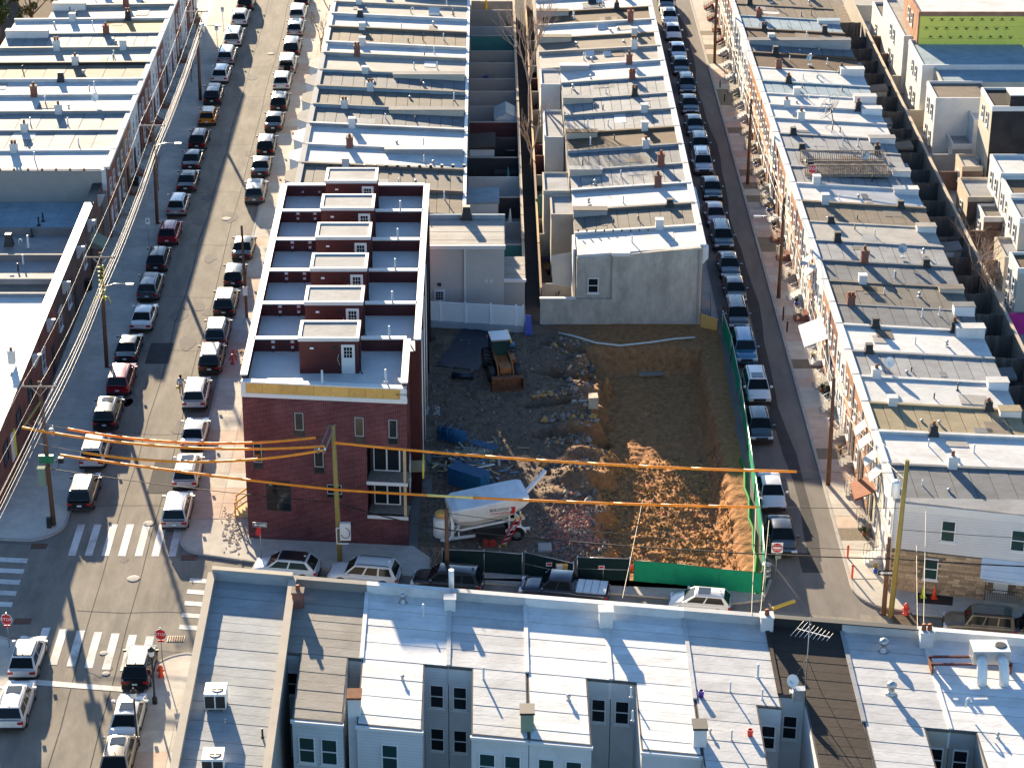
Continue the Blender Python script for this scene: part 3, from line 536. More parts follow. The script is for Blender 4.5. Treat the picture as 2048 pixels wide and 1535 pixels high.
# ================================================================ row E: right block
def facadeE(t, x, y0, y1, zf, sg):
    d = y1-y0; n = -1; rz = math.pi
    for k in (.27,.73): window(t, x, y0+d*k, 3.95, rz, .82, 1.4)
    window(t, x, y0+d*.30, 1.15, rz, .95, 1.5); door(t, x, y0+d*.74, .72, rz, R.choice([W['white'],W['white'],W['brick'],W['dark']]), light=False)
    MB().box(x-.06,x,y0+.1,y1-.1,3.15,3.3).build('string_course', W['beige'], t)
    yc = y0+d*.74; o = MB(); nst = R.choice([3,4]); w = .95 if nst == 3 else 1.15
    for i in range(nst): o.box(x-(w-i*.26),x,yc-.55,yc+.55,.1+i*.17,.1+(i+1)*.17)
    o.build('steps', W[R.choice(['concrete','concrete','brick','white'])], t)
    r = MB(); g = R.random()
    for s in (-.52,.52):
        r.tube([(x-w+.05,yc+s,.25),(x-w+.05,yc+s,1.1),(x-.1,yc+s,1.65),(x-.1,yc+s,.8)], .018, 5)
        for j in range(1,4): r.tube([(x-w+.05+j*.22,yc+s,.3+j*.12),(x-w+.05+j*.22,yc+s,1.1+j*.12)], .01, 4)
    r.build('railing', M['white'] if g < .55 else M['dark'], t)['kind'] = 'stuff'
    if R.random() < .5: MB().tube([(x-.05,y0+.12,0),(x-.05,y0+.12,zf-.1)], .05, 6).build('downspout', M['white'], t)
YE = [272,267.5,263,258.6,254.2,250,245.5,241,236.5,232.5,227.8,223.3,219.6,216,212.2,207.9,203.9,199.2,194.8,190.3,185.9,181.6,177.2,173,168.5,164.4,159.6,155.3,150.8,146.2,141.3,136.3]
CE = ['white','tan','light','light','tan','tan','blue','brown','grey','brown','white','blue','white','white','white','light','light','light','white','tan','cream','light','grey','greytan','grey','white','light','white','yellow','white','grey']
FE = ['brickorange','brick','cream','brickorange','brick','white','grey','white','bluegrey','brickorange','brickorange','orange','brickorange','brickorange','white','brick','brickorange','sidingcream','brickorange','brick','white','brickorange','white','brickorange','brick','sidingwhite','brickorange','brickorange','brickorange','cream','sidingwhite']
for i, (c, fc) in enumerate(zip(CE, FE)):
    y1, y0 = YE[i], YE[i+1]; last = i == len(CE)-1; xr = 38.3 if i < 29 else 41
    lab = f'row house with {NM[c]} roof {between([NM[q] for q in CE], i, "roofs")}, facing narrow street' if not last else 'corner house with grey roof, white siding and tan stone ground floor'
    ups = {6:(.78,.995,.35,'white'),8:(.02,.98,.75,'grey'),10:(.78,.995,.7,'white'),12:(.8,.995,.6,'white'),13:(.82,.995,.6,'sidingblue'),15:(.78,.995,.5,'white'),17:(.85,.995,.5,'white'),18:(.8,.995,.45,'sidingwhite'),20:(.85,.995,.5,'white'),23:(.82,.995,.35,'cream'),24:(.85,.995,.8,'sidingblue'),25:(.8,.995,.8,'white'),27:(.86,.995,.6,'sidingblue'),28:(.86,.995,.5,'white'),29:(.82,.995,.4,'white')}.get(i)
    if last: W['sl'] = W['sidingwhite']
    t, f = rowhouse(lab, None if last else 'row houses right of the narrow street', y0, y1, 27.25, xr, 6.8, 6.15, c, fc, side='sidingwhite' if last else 'stucco', par=R.uniform(.06,.18), cop=i % 2, sheets=10 if c in ('light','tan','blue','yellow','grey','greytan') else 0, up=ups, facade=facadeE,
        chim=[(R.uniform(.12,.34), R.choice(['tar','tar','white','brick']), None)] + ([(.8,'tar',None)] if i % 3 == 1 else []))
    for k in range(2): vent(t, 29+R.uniform(0,7.5), (y0+y1)/2+R.uniform(-1.2,1), f(33)-.05, R.choice(['dark','white','short']), .9)
    if i in (1,4,9,16,21,26): dish(29+R.uniform(0,6), (y0+y1)/2-.8, f(31)-.02, f'satellite dish on {NM[c]} roof, narrow street, {between([NM[q] for q in CE], i, "roofs")}', .42, R.uniform(3.4,4.4), i % 2)
    if i in (21,28,29): # awnings
        for k in (.27,.73):
            y = y0+(y1-y0)*k; MB()._add([(27.15,y-.6,5.9),(27.15,y+.6,5.9),(26.4,y+.6,5.2),(26.4,y-.6,5.2),(26.4,y-.6,5.05),(26.4,y+.6,5.05)],[(0,1,2,3),(3,2,5,4),(0,3,4),(1,5,2)]).build('awning', W['white'], t)
    if i in (23,):
        MB()._add([(27.15,y0+.2,3.75),(27.15,y1-.2,3.75),(25.3,y1-.2,3.0),(25.3,y0+.2,3.0),(25.3,y0+.2,2.85),(25.3,y1-.2,2.85)],[(0,1,2,3),(3,2,5,4),(0,3,4),(1,5,2)]).build('awning', W['white'], t)
    if i == 29: MB()._add([(27.15,y0+2.2,3.6),(27.15,y1-.3,3.6),(25.7,y1-.3,3.0),(25.7,y0+2.2,3.0),(25.7,y0+2.2,2.8),(25.7,y1-.3,2.8)],[(0,1,2,3),(3,2,5,4),(0,3,4),(1,5,2)]).build('awning', mat('awning_brown',(.28,.12,.07),.8,.1,seam=(1,.35,.02,.6)), t)
    if last: CORNER = t
# corner house side wall (skewed), stone veneer below, windows, canopy, steps
def cw(u): return Vector((27.15+u*.9745, 136.28-u*.2245, 0))        # along the side wall
def cface(b, u0, u1, z0, z1, d0, d1):
    n = Vector((-.2245,-.9745,0)); a, c = cw(u0), cw(u1)
    return b.hexa([a+n*d1+Vector((0,0,z0)), c+n*d1+Vector((0,0,z0)), c+n*d0+Vector((0,0,z0)), a+n*d0+Vector((0,0,z0))],[a+n*d1+Vector((0,0,z1)), c+n*d1+Vector((0,0,z1)), c+n*d0+Vector((0,0,z1)), a+n*d0+Vector((0,0,z1))])
t = CORNER; rzc = math.atan2(-.9745,-.2245)
b = MB(); b.prism([(27.15,136.3),(43,132.6),(43,136.4),(27.2,136.4)], 0, lambda x, y: 6.7-.02*(x-27)); b.build('side_wall', W['sidingwhite'], t)
MB().prism([(27.1,136.25),(43,132.5),(43,136.6),(27.1,136.6)], 6.72, lambda x, y: 6.86-.02*(x-27)).build('roof_edge', ROOF['light'], t)
b = MB(); cface(b, .02, 15, 6.2, 6.72, 0, .12).build('cornice', M['white'], t)
bk = cface(MB(), 0, 15, 0, 3.2, -.05, .06).build('stone_backing', M['mortar'], t)
sm = {}
for j in range(16):
    u = -.02+(.2 if j % 2 else 0); z = .12+j*.19
    while u < 11.5:
        L = R.choice([.45,.6,.8,1.0]); k = (L, R.randrange(2))
        if k not in sm: q = cface(MB(), 0, 1, 0, .178, .04, .10+.02*k[1]); q = MB().box(.012,L-.012,-.05,.012+.02*k[1],.0,.178); sm[k] = q.mesh('stone'); sm[k].materials.append(M['stone'])
        mid = u+L/2; hole = (2.0 < mid < 3.3 and 1.1 < z < 2.9) or (6.6 < mid < 8.1 and z < 2.1)
        if not hole:
            n = Vector((-.2245,-.9745,0)); p = cw(u)+n*.07; o = place('stone', sm[k], bk, (p.x,p.y,z), math.atan2(-.2245,.9745))
            o.rotation_euler.z = math.atan2(-.2245,.9745); 
        u += L
for u, z, g in ((3.55,4.15,'glassgreen'),(8.1,4.0,'glassgreen'),(9.9,3.95,'glassgreen'),(2.65,1.2,'glassgreen')):
    p = cw(u)+Vector((-.2245,-.9745,0))*(.1 if z < 3 else 0); window(t, p.x, p.y, z, rzc, .95, 1.6, g)
b = MB(); n = Vector((-.2245,-.9745,0))
q = [cw(5.9)+n*.05, cw(12)+n*.05, cw(12)+n*1.6, cw(5.9)+n*1.6]
b._add([(v.x,v.y,3.25) for v in q[:2]]+[(v.x,v.y,2.55) for v in q[2:]]+[(v.x,v.y,2.35) for v in q[2:]]+[(v.x,v.y,3.1) for v in q[:2]], [(0,3,2,1),(3,4,5,2),(0,6,4,3),(1,2,5,7)]).build('canopy', W['sidingblue'], t)
p = cw(7.3)+n*.06; door(t, p.x, p.y, .75, rzc, W['white'])
b = MB(); cface(b, 6.3, 8.6, 0, .7, .1, 1.2); cface(b, 8.6, 9.0, 0, .45, .1, 1.2); cface(b, 9.0, 9.4, 0, .25, .1, 1.2); b.build('steps', W['beige'], t)
b = MB()
for k in range(16):
    u = 6.35+k*.145; p = cw(u)+n*1.15; b.tube([(p.x,p.y,.7),(p.x,p.y,1.55)], .014, 4)
a, c, e = cw(6.3)+n*1.15, cw(8.6)+n*1.15, cw(9.4)+n*1.15
b.tube([(a.x,a.y,.7),(a.x,a.y,1.55),(c.x,c.y,1.55),(e.x,e.y,1.05),(e.x,e.y,.1)], .03, 5); a2 = cw(6.3)+n*.1; b.tube([(a.x,a.y,1.55),(a2.x,a2.y,1.55)], .03, 5); b.build('railing', M['dark'], t)
b = MB(); cface(b, 1.9, 4.3, .11, .13, .2, 1.5); b.build('cellar_grate', M['dark'], t)
# ================================================================ roof deck and big dish on row E
def deckfence(t, x0, x1, y, z, h=1.0, m='timberold'):
    o = MB().box(x0,x1,y-.04,y+.04,z+h-.08,z+h).box(x0,x1,y-.04,y+.04,z+.1,z+.18).build('rail', M[m], t)
    n = int((x1-x0)/.17); me = None
    for i in range(n+1):
        if me is None: q = MB().box(-.03,.03,-.03,.03,.02,h-.02); me = q.mesh('baluster'); me.materials.append(M[m])
        place('baluster', me, t, (x0+(x1-x0)*i/n, y-.075, z))
t = thing('roof_deck', 'weathered timber roof deck with picket railings and stacked branches', 'roof deck', (33,198.5,6.4))
zd = 6.75
MB().box(28.6,36.2,197.0,200.9,zd-.12,zd).build('deck_frame', M['timberold'], t)
for i in range(26): MB().box(28.6,36.2,197.0+i*.15,197.0+i*.15+.13,zd+.001,zd+.03).build('deck_board', M['timberold'], t)
deckfence(t, 28.6, 36.2, 197.05, zd); deckfence(t, 28.6, 36.2, 200.85, zd)
for x in (28.65,36.15): MB().box(x-.05,x+.05,197.1,200.8,zd+.85,zd+.95).build('rail', M['timberold'], t)
def octa(t, c, nrm, s, text=True, nm='sign_face'):
    qt = nrm.to_track_quat('Z','Y').to_matrix().to_4x4()
    for r, d, mm, name in ((s,0,'signwhite','sign_border'),(s*.93,.012,'redsign',nm)):
        b = MB(); b.T = Matrix.Translation(c) @ qt; b.tube([(0,0,d),(0,0,d+.012)], r, 8, smooth=False)
        q = b.build(name, M[mm], t)
        b.T = None
def lettering(par, body, c, nrm, size, m, nm='lettering', upv=(0,0,1), ext=.002):
    cu = bpy.data.curves.new('t', 'FONT'); cu.body = body; cu.size = size; cu.align_x = 'CENTER'; cu.align_y = 'CENTER'; cu.extrude = ext; cu.resolution_u = 2
    o = bpy.data.objects.new('t', cu); COL.objects.link(o); dg = bpy.context.evaluated_depsgraph_get(); me = bpy.data.meshes.new_from_object(o.evaluated_get(dg)); bpy.data.objects.remove(o)
    z = Vector(nrm).normalized(); y = (Vector(upv)-z*Vector(upv).dot(z)).normalized(); x = y.cross(z); off = Vector(OFF.get(par.name,(0,0,0)))
    me.transform(Matrix.Translation(Vector(c)-off) @ Matrix((x,y,z)).transposed().to_4x4()); me.materials.clear(); me.materials.append(m)
    return link(nm, me, par)
s = thing('stop_sign', 'red stop sign hung on the roof deck railing', 'sign', (29.0,196.9,zd)); octa(s, Vector((29.2,196.95,zd+.65)), Vector((0,-1,.1)), .42); lettering(s, 'STOP', (29.2,196.91,zd+.655), (0,-1,.1), .32, M['signwhite'])
st = MB()
for i in range(260):
    a = Vector((30.5+R.random()*4.5, 197.6+R.random()*2.4, zd+.05+R.random()*.35)); d = Vector((R.uniform(-1,1),R.uniform(-.5,.5),R.uniform(-.1,.2)))*R.uniform(.3,.8); st.tube([a,a+d], .015, 4, cap=False)
o = st.build('cut_branches', M['barkpale'], kind='stuff'); tag(o, 'heap of cut branches lying on the timber roof deck', 'branches')
# mesh satellite dish
t = thing('mesh_dish', 'large black mesh satellite dish on tripod over white roof', 'satellite dish', (33.3,212.5,6.5))
c = at(1662,216,8.6); c = Vector((c.x, c.y, 8.6)); base = Vector((c.x+.25, c.y-.2, 6.5)); nrm = Vector((-.75,-.1,.62)).normalized()
qt = Matrix.Translation(c) @ nrm.to_track_quat('Z','Y').to_matrix().to_4x4()
for k in range(16):
    b = MB(); b.T = qt; a = 2*math.pi*k/16; b.tube([(math.cos(a)*r, math.sin(a)*r, .32*(r/1.45)**2) for r in (.1,.5,.9,1.45)], .016, 4); b.build('rib', M['dark'], t)
for r in (.5,.95,1.45):
    b = MB(); b.T = qt; b.tube([(math.cos(i*.2618)*r, math.sin(i*.2618)*r, .32*(r/1.45)**2) for i in range(25)], .02 if r > 1 else .012, 4); b.build('ring', M['dark'], t)
MB().tube([c, base+Vector((0,0,.9)), base], .05, 6).build('mast', M['dark'], t)
for k in range(3): a = 2.1*k+.3; MB().tube([base+Vector((0,0,.9)), base+Vector((math.cos(a)*.9,math.sin(a)*.9,-.05))], .03, 5).build('leg', M['dark'], t)
MB().tube([qt@Vector((.1,0,.03)), qt@Vector((0,0,.9))], .025, 5).build('feed_arm', M['dark'], t)
# ================================================================ new brick building
BX0, BX1, BXF = -16.5, -4.62, -5.32
FL = Vector((-16.5,143.35,0)); FRr = Vector((-5.32,142.2,0)); FU = (FRr-FL).normalized(); FN = Vector((FU.y,-FU.x,0)); FWD = (FRr-FL).length
def fpt(px, py):                                                   # pixel -> (u, z) on the front wall
    d = ray(px,py); s = (FL-CAM).dot(FN)/d.dot(FN); p = CAM+d*s; return (p-FL).dot(FU), p.z
def fb(b, u0, u1, z0, z1, d0=-.2, d1=0., mi=0):                    # block on the front wall, d outwards
    a, c = FL+FU*u0, FL+FU*u1
    return b.hexa([a+FN*d1+Vector((0,0,z0)), c+FN*d1+Vector((0,0,z0)), c+FN*d0+Vector((0,0,z0)), a+FN*d0+Vector((0,0,z0))],[a+FN*d1+Vector((0,0,z1)), c+FN*d1+Vector((0,0,z1)), c+FN*d0+Vector((0,0,z1)), a+FN*d0+Vector((0,0,z1))], mi)
NB = thing('brick_apartment_building', 'new three storey brick building with maroon roof bulkheads and white parapet caps', 'building', (-10.5,161,0))
ZD, ZP = 11.42, 12.35
DV = [149.9,156.0,162.1,168.2,174.2,180.1]
zo = lambda p: fpt(*p)
u0r = zo((735,1000))[0]                                             # recess of the balconies
zr0, zr1 = zo((775,1030))[1], zo((775,897))[1]
fb(MB(), 0, u0r, 0, 11.05).build('brick_wall', W['newbrick'], NB); fb(MB(), u0r, FWD, 0, zr0).build('brick_wall', W['newbrick'], NB); fb(MB(), u0r, FWD, zr1, 11.05).build('brick_wall', W['newbrick'], NB)
fb(MB(), -.03, FWD+.05, 11.05, 11.35, -.2, .05).build('trim', M['white'], NB)
for k in range(9): fb(MB(), .3+k*1.17, .3+k*1.17+1.155, 11.35, 12.1, -.1, .02).build('osb_panel', M['osb'], NB)
fb(MB(), -.03, .3, 11.35, 12.1, -.1, .04).build('wrap_strip', M['white'], NB); fb(MB(), .3+9*1.17, FWD+.04, 11.35, 12.1, -.1, .04).build('wrap_strip', M['white'], NB)
p = FL+FU*(FWD-.25)+FN*.045+Vector((0,0,11.72)); lettering(NB, 'GUARD', p, FN, .26, M['ink'])
MB().prism([(BX0,145.2),(BXF,145.2),(BXF,149.7),(BX1,149.7),(BX1,180),(BX0,180)], 0, ZD).build('core', M['maroon'], NB)
_xr = (FL+FU*u0r).x; MB().prism([(BX0,143.4),(_xr,142.8),(_xr,145.19),(BX0,145.19)], 0, ZD).build('core', M['maroon'], NB)
for z0_, z1_ in ((0,zr0-.06),(zr1+.01,ZD)): MB().prism([(_xr+.01,142.75),(BXF,142.3),(BXF,145.19),(_xr+.01,145.19)], z0_, z1_).build('core', M['maroon'], NB)
MB().prism([(BX0+.2,143.5),(BXF-.2,142.45),(BXF-.2,149.75),(BX1-.2,149.75),(BX1-.2,179.9),(BX0+.2,179.9)], ZD, ZD+.02).build('roof', M['deck'], NB)
def parapet(poly, z1=ZP, capw=.1):
    (x0,y0),(x1,y1) = poly; dx, dy = x1-x0, y1-y0; l = math.hypot(dx,dy); nx, ny = -dy/l, dx/l
    o = MB().prism([(x0-nx*.14,y0-ny*.14),(x1-nx*.14,y1-ny*.14),(x1+nx*.14,y1+ny*.14),(x0+nx*.14,y0+ny*.14)], ZD-.1, z1).build('parapet', M['maroon'], NB)
    e = .14+capw; MB().prism([(x0-nx*e,y0-ny*e),(x1-nx*e,y1-ny*e),(x1+nx*e,y1+ny*e),(x0+nx*e,y0+ny*e)], z1+.001, z1+.1).build('cap', M['cap'], o)
    # standing ribs on both faces
    b = MB(); n = int(l/.22)
    for k in range(n):
        s = (k+.5)/n; cx, cy = x0+dx*s, y0+dy*s; tx, ty = dx/l*.025, dy/l*.025
        for sg in (-1,1): b.prism([(cx-tx+nx*.14*sg,cy-ty+ny*.14*sg),(cx+tx+nx*.14*sg,cy+ty+ny*.14*sg),(cx+tx+nx*.165*sg,cy+ty+ny*.165*sg),(cx-tx+nx*.165*sg,cy-ty+ny*.165*sg)], ZD, z1-.01)
    b.build('ribs', M['maroon'], o)['kind'] = 'stuff'
parapet([(BX0+.14,143.9),(BX0+.14,180)]); parapet([(BX1-.14,149.6),(BX1-.14,180)]); parapet([(BXF-.14,142.6),(BXF-.14,149.7)])
parapet([(BX0,143.55),(BXF,142.4)], ZP-.25, .12); parapet([(BX0+.3,179.95),(BX1-.3,179.95)])
BH = []
for i, y in enumerate(DV):
    yf = y-3.75; xa, xb = -12.75, -8.68
    if i < 5: parapet([(BX0+.3,y),(BX1-.3 if i else BXF-.2,y)]) if True else parapet([(xb,y),(BX1-.3 if i else BXF-.2,y)])
    yb = yf+2.85; o = MB().box(xa,xb,yf,yb,ZD,13.95).build('bulkhead', M['maroon'], NB)
    b = MB()
    for k in range(19): b.box(xa+.1+k*.213,xa+.15+k*.213,yf-.03,yf,ZD+.02,13.9)
    for k in range(13): b.box(xb,xb+.03,yf+.1+k*.213,yf+.15+k*.213,ZD+.02,13.9)
    b.build('ribs', M['maroon'], o)['kind'] = 'stuff'
    MB().box(xa+.1,xb-.1,yf+.1,yb-.1,13.9,14.05).build('roof', ROOF['light'], o)
    for q in ((xa-.06,xb+.06,yf-.06,yf+.16),(xa-.06,xb+.06,yb-.16,yb+.06),(xa-.06,xa+.16,yf+.165,yb-.165),(xb-.16,xb+.06,yf+.165,yb-.165)): MB().box(*q,13.88,14.14).build('parapet_cap', M['cap'], o)
    door(o, xb-.72, yf-.03, ZD+.03, -math.pi/2, M['white'], .92, 2.18)
    MB().box(xa+.75,xa+1.0,yf-.07,yf,13.3,13.42).build('sign_plate', M['signwhite'], o); MB().box(xb-1.75,xb-1.45,yf-.07,yf,13.28,13.46).build('wall_vent', M['dark'], o)
    MB().tube([(xb-1.35,yf-.04,12.9),(xb-1.45,yf-.14,12.6),(xb-1.3,yf-.1,12.1)], .015, 5).build('cable', M['hose'], o)
    MB().tube([(xb+.1,yf+.2,13.6),(xb+.1,yf+.2,ZD+.1),(xb+.25,yf-.1,ZD+.05)], .05, 6).build('downspout', M['dark'], o)
    for x in (-14.85,-13.5):
        MB().box(x-.12,x+.12,y-.24,y-.14,ZP-.24,ZP-.04).build('junction_box', M['white'], NB); MB().box(x-.1,x+.1,y-.3,y-.14,ZD+.3,ZD+.46).build('junction_box', M['white'], NB)
        MB().tube([(x+.2*math.sin(q*.524),y-.2,ZD+.66+.17*math.cos(q*.524)) for q in range(13)], .022, 5).build('hose_coil', M['redsign'], NB); MB().tube([(x,y-.25,ZD+.45),(x-.02,y-.35,ZD+.02)], .03, 5).build('pipe_stub', M['dark'], NB)
    vent(NB, BX1-2.1, y-6.05 if i else 143.2+.1, ZP-.05 if False else (ZP if i else ZP-.2), 'white', 1.25)
for q in ((618,742),): vent(NB, -11.0, 143.1, ZP-.2, 'white', 1.3)
def fwin(x0, y0, x1, y1, mull=False):                               # framed window given by its pixel box
    ua, za = fpt(x0,y0); ub, zb = fpt(x1,y1); za, zb = max(za,zb), min(za,zb)
    o = fb(MB(), ua, ub, zb, za, 0, .02); o = o.build('window', M['dark'], NB)
    u = ub-ua; h = za-zb; z1 = zb+h*.24
    fb(MB(), ua+.06, ub-.06, z1+.03, za-.05, .021, .025).build('sash', W['grey'], o); fb(MB(), ua+.12, ub-.12, z1+.1, za-.11, .026, .03).build('pane', M['glass'], o); fb(MB(), ua+.09, ub-.09, zb+.08, z1-.02, .021, .03).build('pane', M['glass'], o)
    return o
for q in ((587,823,610,873),(707,832,730,886),(775,837,797,889),(504,884,527,938),(626,895,650,947),(652,966,686,996)): fwin(*q)
ua, za = fpt(531,960); ub, zb = fpt(583,1022)
o = fb(MB(), ua, ub, zb, za, 0, .02).build('window', M['dark'], NB); h = za-zb
for a, c, e, g in ((.03,.48,.02,.22),(.03,.48,.26,.68),(.03,.48,.72,.97),(.52,.97,.02,.22),(.52,.97,.26,.68),(.52,.97,.72,.97)): fb(MB(), ua+(ub-ua)*a, ua+(ub-ua)*c, zb+h*(1-g), zb+h*(1-e), .021, .03).build('pane', M['glass'], o)
# balconies
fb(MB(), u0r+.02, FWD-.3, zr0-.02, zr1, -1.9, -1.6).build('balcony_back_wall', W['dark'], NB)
zm = (zr0+zr1)/2+.05
for z0 in (zr0, zm):
    fb(MB(), u0r+.01, FWD-.01, z0-.3 if z0 == zm else z0-.05, z0, -1.55, .06).build('balcony_floor', M['timberold'], NB); fb(MB(), u0r-.02, FWD+.02, z0-.26, z0-.02, .061, .1).build('balcony_fascia', M['white'], NB)
    d = fb(MB(), u0r+.25, u0r+2.1, z0+.02, z0+2.15, -1.6, -1.5).build('sliding_door', M['frame'], NB)
    for k in range(2): fb(MB(), u0r+.33+k*.9, u0r+1.12+k*.9, z0+.12, z0+2.05, -1.499, -1.47).build('pane', M['glass'], d)
    fb(MB(), FWD-.28, FWD-.1, z0, (zm-.3 if z0 == zr0 else zr1), -.14, .03).build('post', M['timber'], NB)
# side strip and gutter pipes on the right wall
b = MB()
for k in range(150): b.box(BX1,BX1+.03,149.8+k*.2,149.85+k*.2,.2,ZP-.1)
b.build('ribs', M['maroon'], NB)['kind'] = 'stuff'
for y in (152,158,164,170,176): MB().tube([(BX1+.1,y,.1),(BX1+.1,y,ZP-.3)], .06, 6).build('downspout', M['whitemetal'] if y < 165 else M['dark'], NB)
MB().box(BXF,BX1+.35,147.6,149.2,3.0,3.1).build('side_landing', M['timber'], NB); MB().box(BX1+.2,BX1+.3,146.2,147.6,3.2,4.4).build('side_panel', M['zip'], NB); MB().box(BXF,BXF+.06,145.6,147.4,2.4,4.6).build('side_panel', M['white'], NB)
b = MB()
for i in range(5): b.box(-17.7+i*.24,-16.55,146.2,147.3,.12+i*.2,.12+(i+1)*.2-.03)
t = thing('timber_stairs', 'raw timber entry stairs with railing against the brick building', 'stairs', (-17,146.7,.1)); b.build('treads', M['timber'], t)
for y in (146.2,147.3):
    b = MB(); b.bar((-17.7,y,.1),(-17.7,y,1.3),.09); b.bar((-16.6,y,1.0),(-16.6,y,2.2),.09); b.bar((-17.75,y,1.25),(-16.55,y,2.15),.09,.12); b.bar((-17.75,y,.75),(-16.55,y,1.65),.05,.1); b.build('railing', M['osb'], t)
# ================================================================ row G: near row along the cross street
GX = [-16.75,-11.75,-7.2,-2.15,2.4,7.2,11.85,16.7,21.1,25.8,31.9,37]
GC = ['grey','greytan','white','light','white','white','light','dark','light','white','light']
GW = ['concrete','sidinggrey','sidingwhite','white','white','white','white','white','cream','grey','grey']
def gz(x, y): return 7.5-.028*max(0,(yG(x)-y))
GH = []
gl = ['wide flat grey roofed corner building with two rooftop condensers','near row house with taupe roof beside the wide flat grey roof','near row house with white roof, grey clapboard rear and shaded front','near row house with pale grey roof crossed by a pole shadow','near row house with plain white roof, front right of pale grey roof','near row house with white wrinkled roof left of the vent dotted pale roof','near row house with pale roof dotted with coloured vent pots','near row house with dark brown roof under the antenna tripod','near row house with pale roof and two round steel vents','near row house with white roof under the ducted air conditioner','near row house with pale grey roof beyond the ducted air conditioner']
for i in range(11):
    xa, xb = GX[i], GX[i+1]; mt = ROOF[{'white':'nearwhite','light':'nearlight','grey':'nearmid','greytan':'neartan'}.get(GC[i],GC[i])]; wall = W[GW[i]]
    t = thing('row_house', gl[i], 'house', ((xa+xb)/2, 117, 0), group='near row houses along the cross street'); GH.append(t)
    dep = 34 if i == 0 else 20 if i in (6,7,8,9,10) else 13.8
    wl = 1.35; well = {1:'L',2:'R',3:'L',4:'R',5:'L',6:'R',7:'L',8:'R',9:'L'}.get(i)
    if i == 1: wl = .9
    d1 = 7.4 if i != 0 else dep
    if i in (6,): d1 = 8.6
    if i in (8,9): d1 = 9.4
    off = .02
    def part(x0, x1, da, db):
        pl = [(x0+off,yG(x0)-da),(x1-off,yG(x1)-da),(x1-off,yG(x1)-db),(x0+off,yG(x0)-db)]
        MB().prism(pl, 0, lambda x, y: gz(x,y)-.15).build('wall', wall, t)
        pl2 = [(x0+off,yG(x0)-da),(x1-off,yG(x1)-da),(x1-off,yG(x1)-db-.08),(x0+off,yG(x0)-db-.08)]
        rf = MB().prism(pl2, lambda x, y: gz(x,y)-.14, lambda x, y: gz(x,y)).build('roof', SEAM, t)
        n = max(1,round((db-da)/.92)); s = (db-da)/n
        for k in range(n):
            a, c = da+k*s+.02, da+(k+1)*s-.02; e = .008+.014*(k % 2)+R.uniform(0,.008)
            MB().prism([(x0+.1,yG(x0)-a),(x1-.1,yG(x1)-a),(x1-.1,yG(x1)-c),(x0+.1,yG(x0)-c)], lambda x, y: gz(x,y)-.05, lambda x, y: gz(x,y)+e).build('roofing_sheet', mt, rf)
    part(xa, xb, .3, d1)
    if i: part(xa+(wl if well == 'L' else 0), xb-(wl if well == 'R' else .75 if i == 1 else 0), d1+.005, dep)
    # front parapet
    ph = .55 if i != 0 else .75; cc = {0:M['rust'],7:M['tar'],8:M['tar']}.get(i, mt)
    o = MB().prism([(xa,yG(xa)-.32),(xb,yG(xb)-.32),(xb,yG(xb)),(xa,yG(xa))], 6.5, gz(xa,yG(xa))+ph).build('parapet', mt if i not in (7,) else M['tar'], t)
    MB().prism([(xa,yG(xa)-.38),(xb,yG(xb)-.38),(xb,yG(xb)+.06),(xa,yG(xa)+.06)], gz(xa,yG(xa))+ph+.001, gz(xa,yG(xa))+ph+.07).build('coping', W['beige'] if i == 0 else cc, o)
    if i == 0:
        for x, w2 in ((xa,.36),(xb,.36)):
            o = MB().prism([(x-w2/2,yG(x)-.39),(x+w2/2,yG(x)-.39),(x+w2/2,yG(x)-dep),(x-w2/2,yG(x)-dep)], 0 if x == xb else 5, lambda q, y: gz(x,y)+.55).build('party_wall', W['concrete'], t)
            MB().prism([(x-w2/2-.05,yG(x)-.39),(x+w2/2+.05,yG(x)-.39),(x+w2/2+.05,yG(x)-dep),(x-w2/2-.05,yG(x)-dep)], lambda q, y: gz(x,y)+.56, lambda q, y: gz(x,y)+.64).build('coping', W['beige'], o)
        # tar flashing posts along the right parapet
    else:
        MB().prism([(xa-.12,yG(xa)-.33),(xa+.12,yG(xa)-.33),(xa+.12,yG(xa)-d1),(xa-.12,yG(xa)-d1)], 6, lambda x, y: gz(x,y)+.1).build('party_ridge', mt if i != 8 else ROOF['light'], t)
    if i in (1,2,3,4,5):                                             # rear wall windows
        x0 = xa+(wl if well == 'L' else 0); x1 = xb-(wl if well == 'R' else .75 if i == 1 else 0); ym = yG((x0+x1)/2)-dep-.02
        rz = -math.pi/2-math.atan(.163)
        for k in ((.28,.72) if i in (1,3,4) else (.5,)):
            x = x0+(x1-x0)*k; window(t, x, yG(x)-dep-.02, 4.2, rz, .95, 1.75, 'glassgreen')
        MB().prism([(x0-.05,yG(x0)-dep-.28),(x1+.05,yG(x1)-dep-.28),(x1+.05,yG(x1)-dep-.085),(x0-.05,yG(x0)-dep-.085)], lambda x, y: gz(x,y)-.2, lambda x, y: gz(x,y)-.03).build('gutter', M['white'], t)
    if well:                                                         # window looking into the light well
        x = xa+wl/2 if well == 'L' else xb-wl/2
        window(t, x, yG(x)-d1-.03, 4.4, -math.pi/2-math.atan(.163), .85, 1.6, 'glass'); 
        if i in (2,3): window(t, x, yG(x)-d1-.03, 1.4, -math.pi/2-math.atan(.163), .85, 1.6, 'glass')
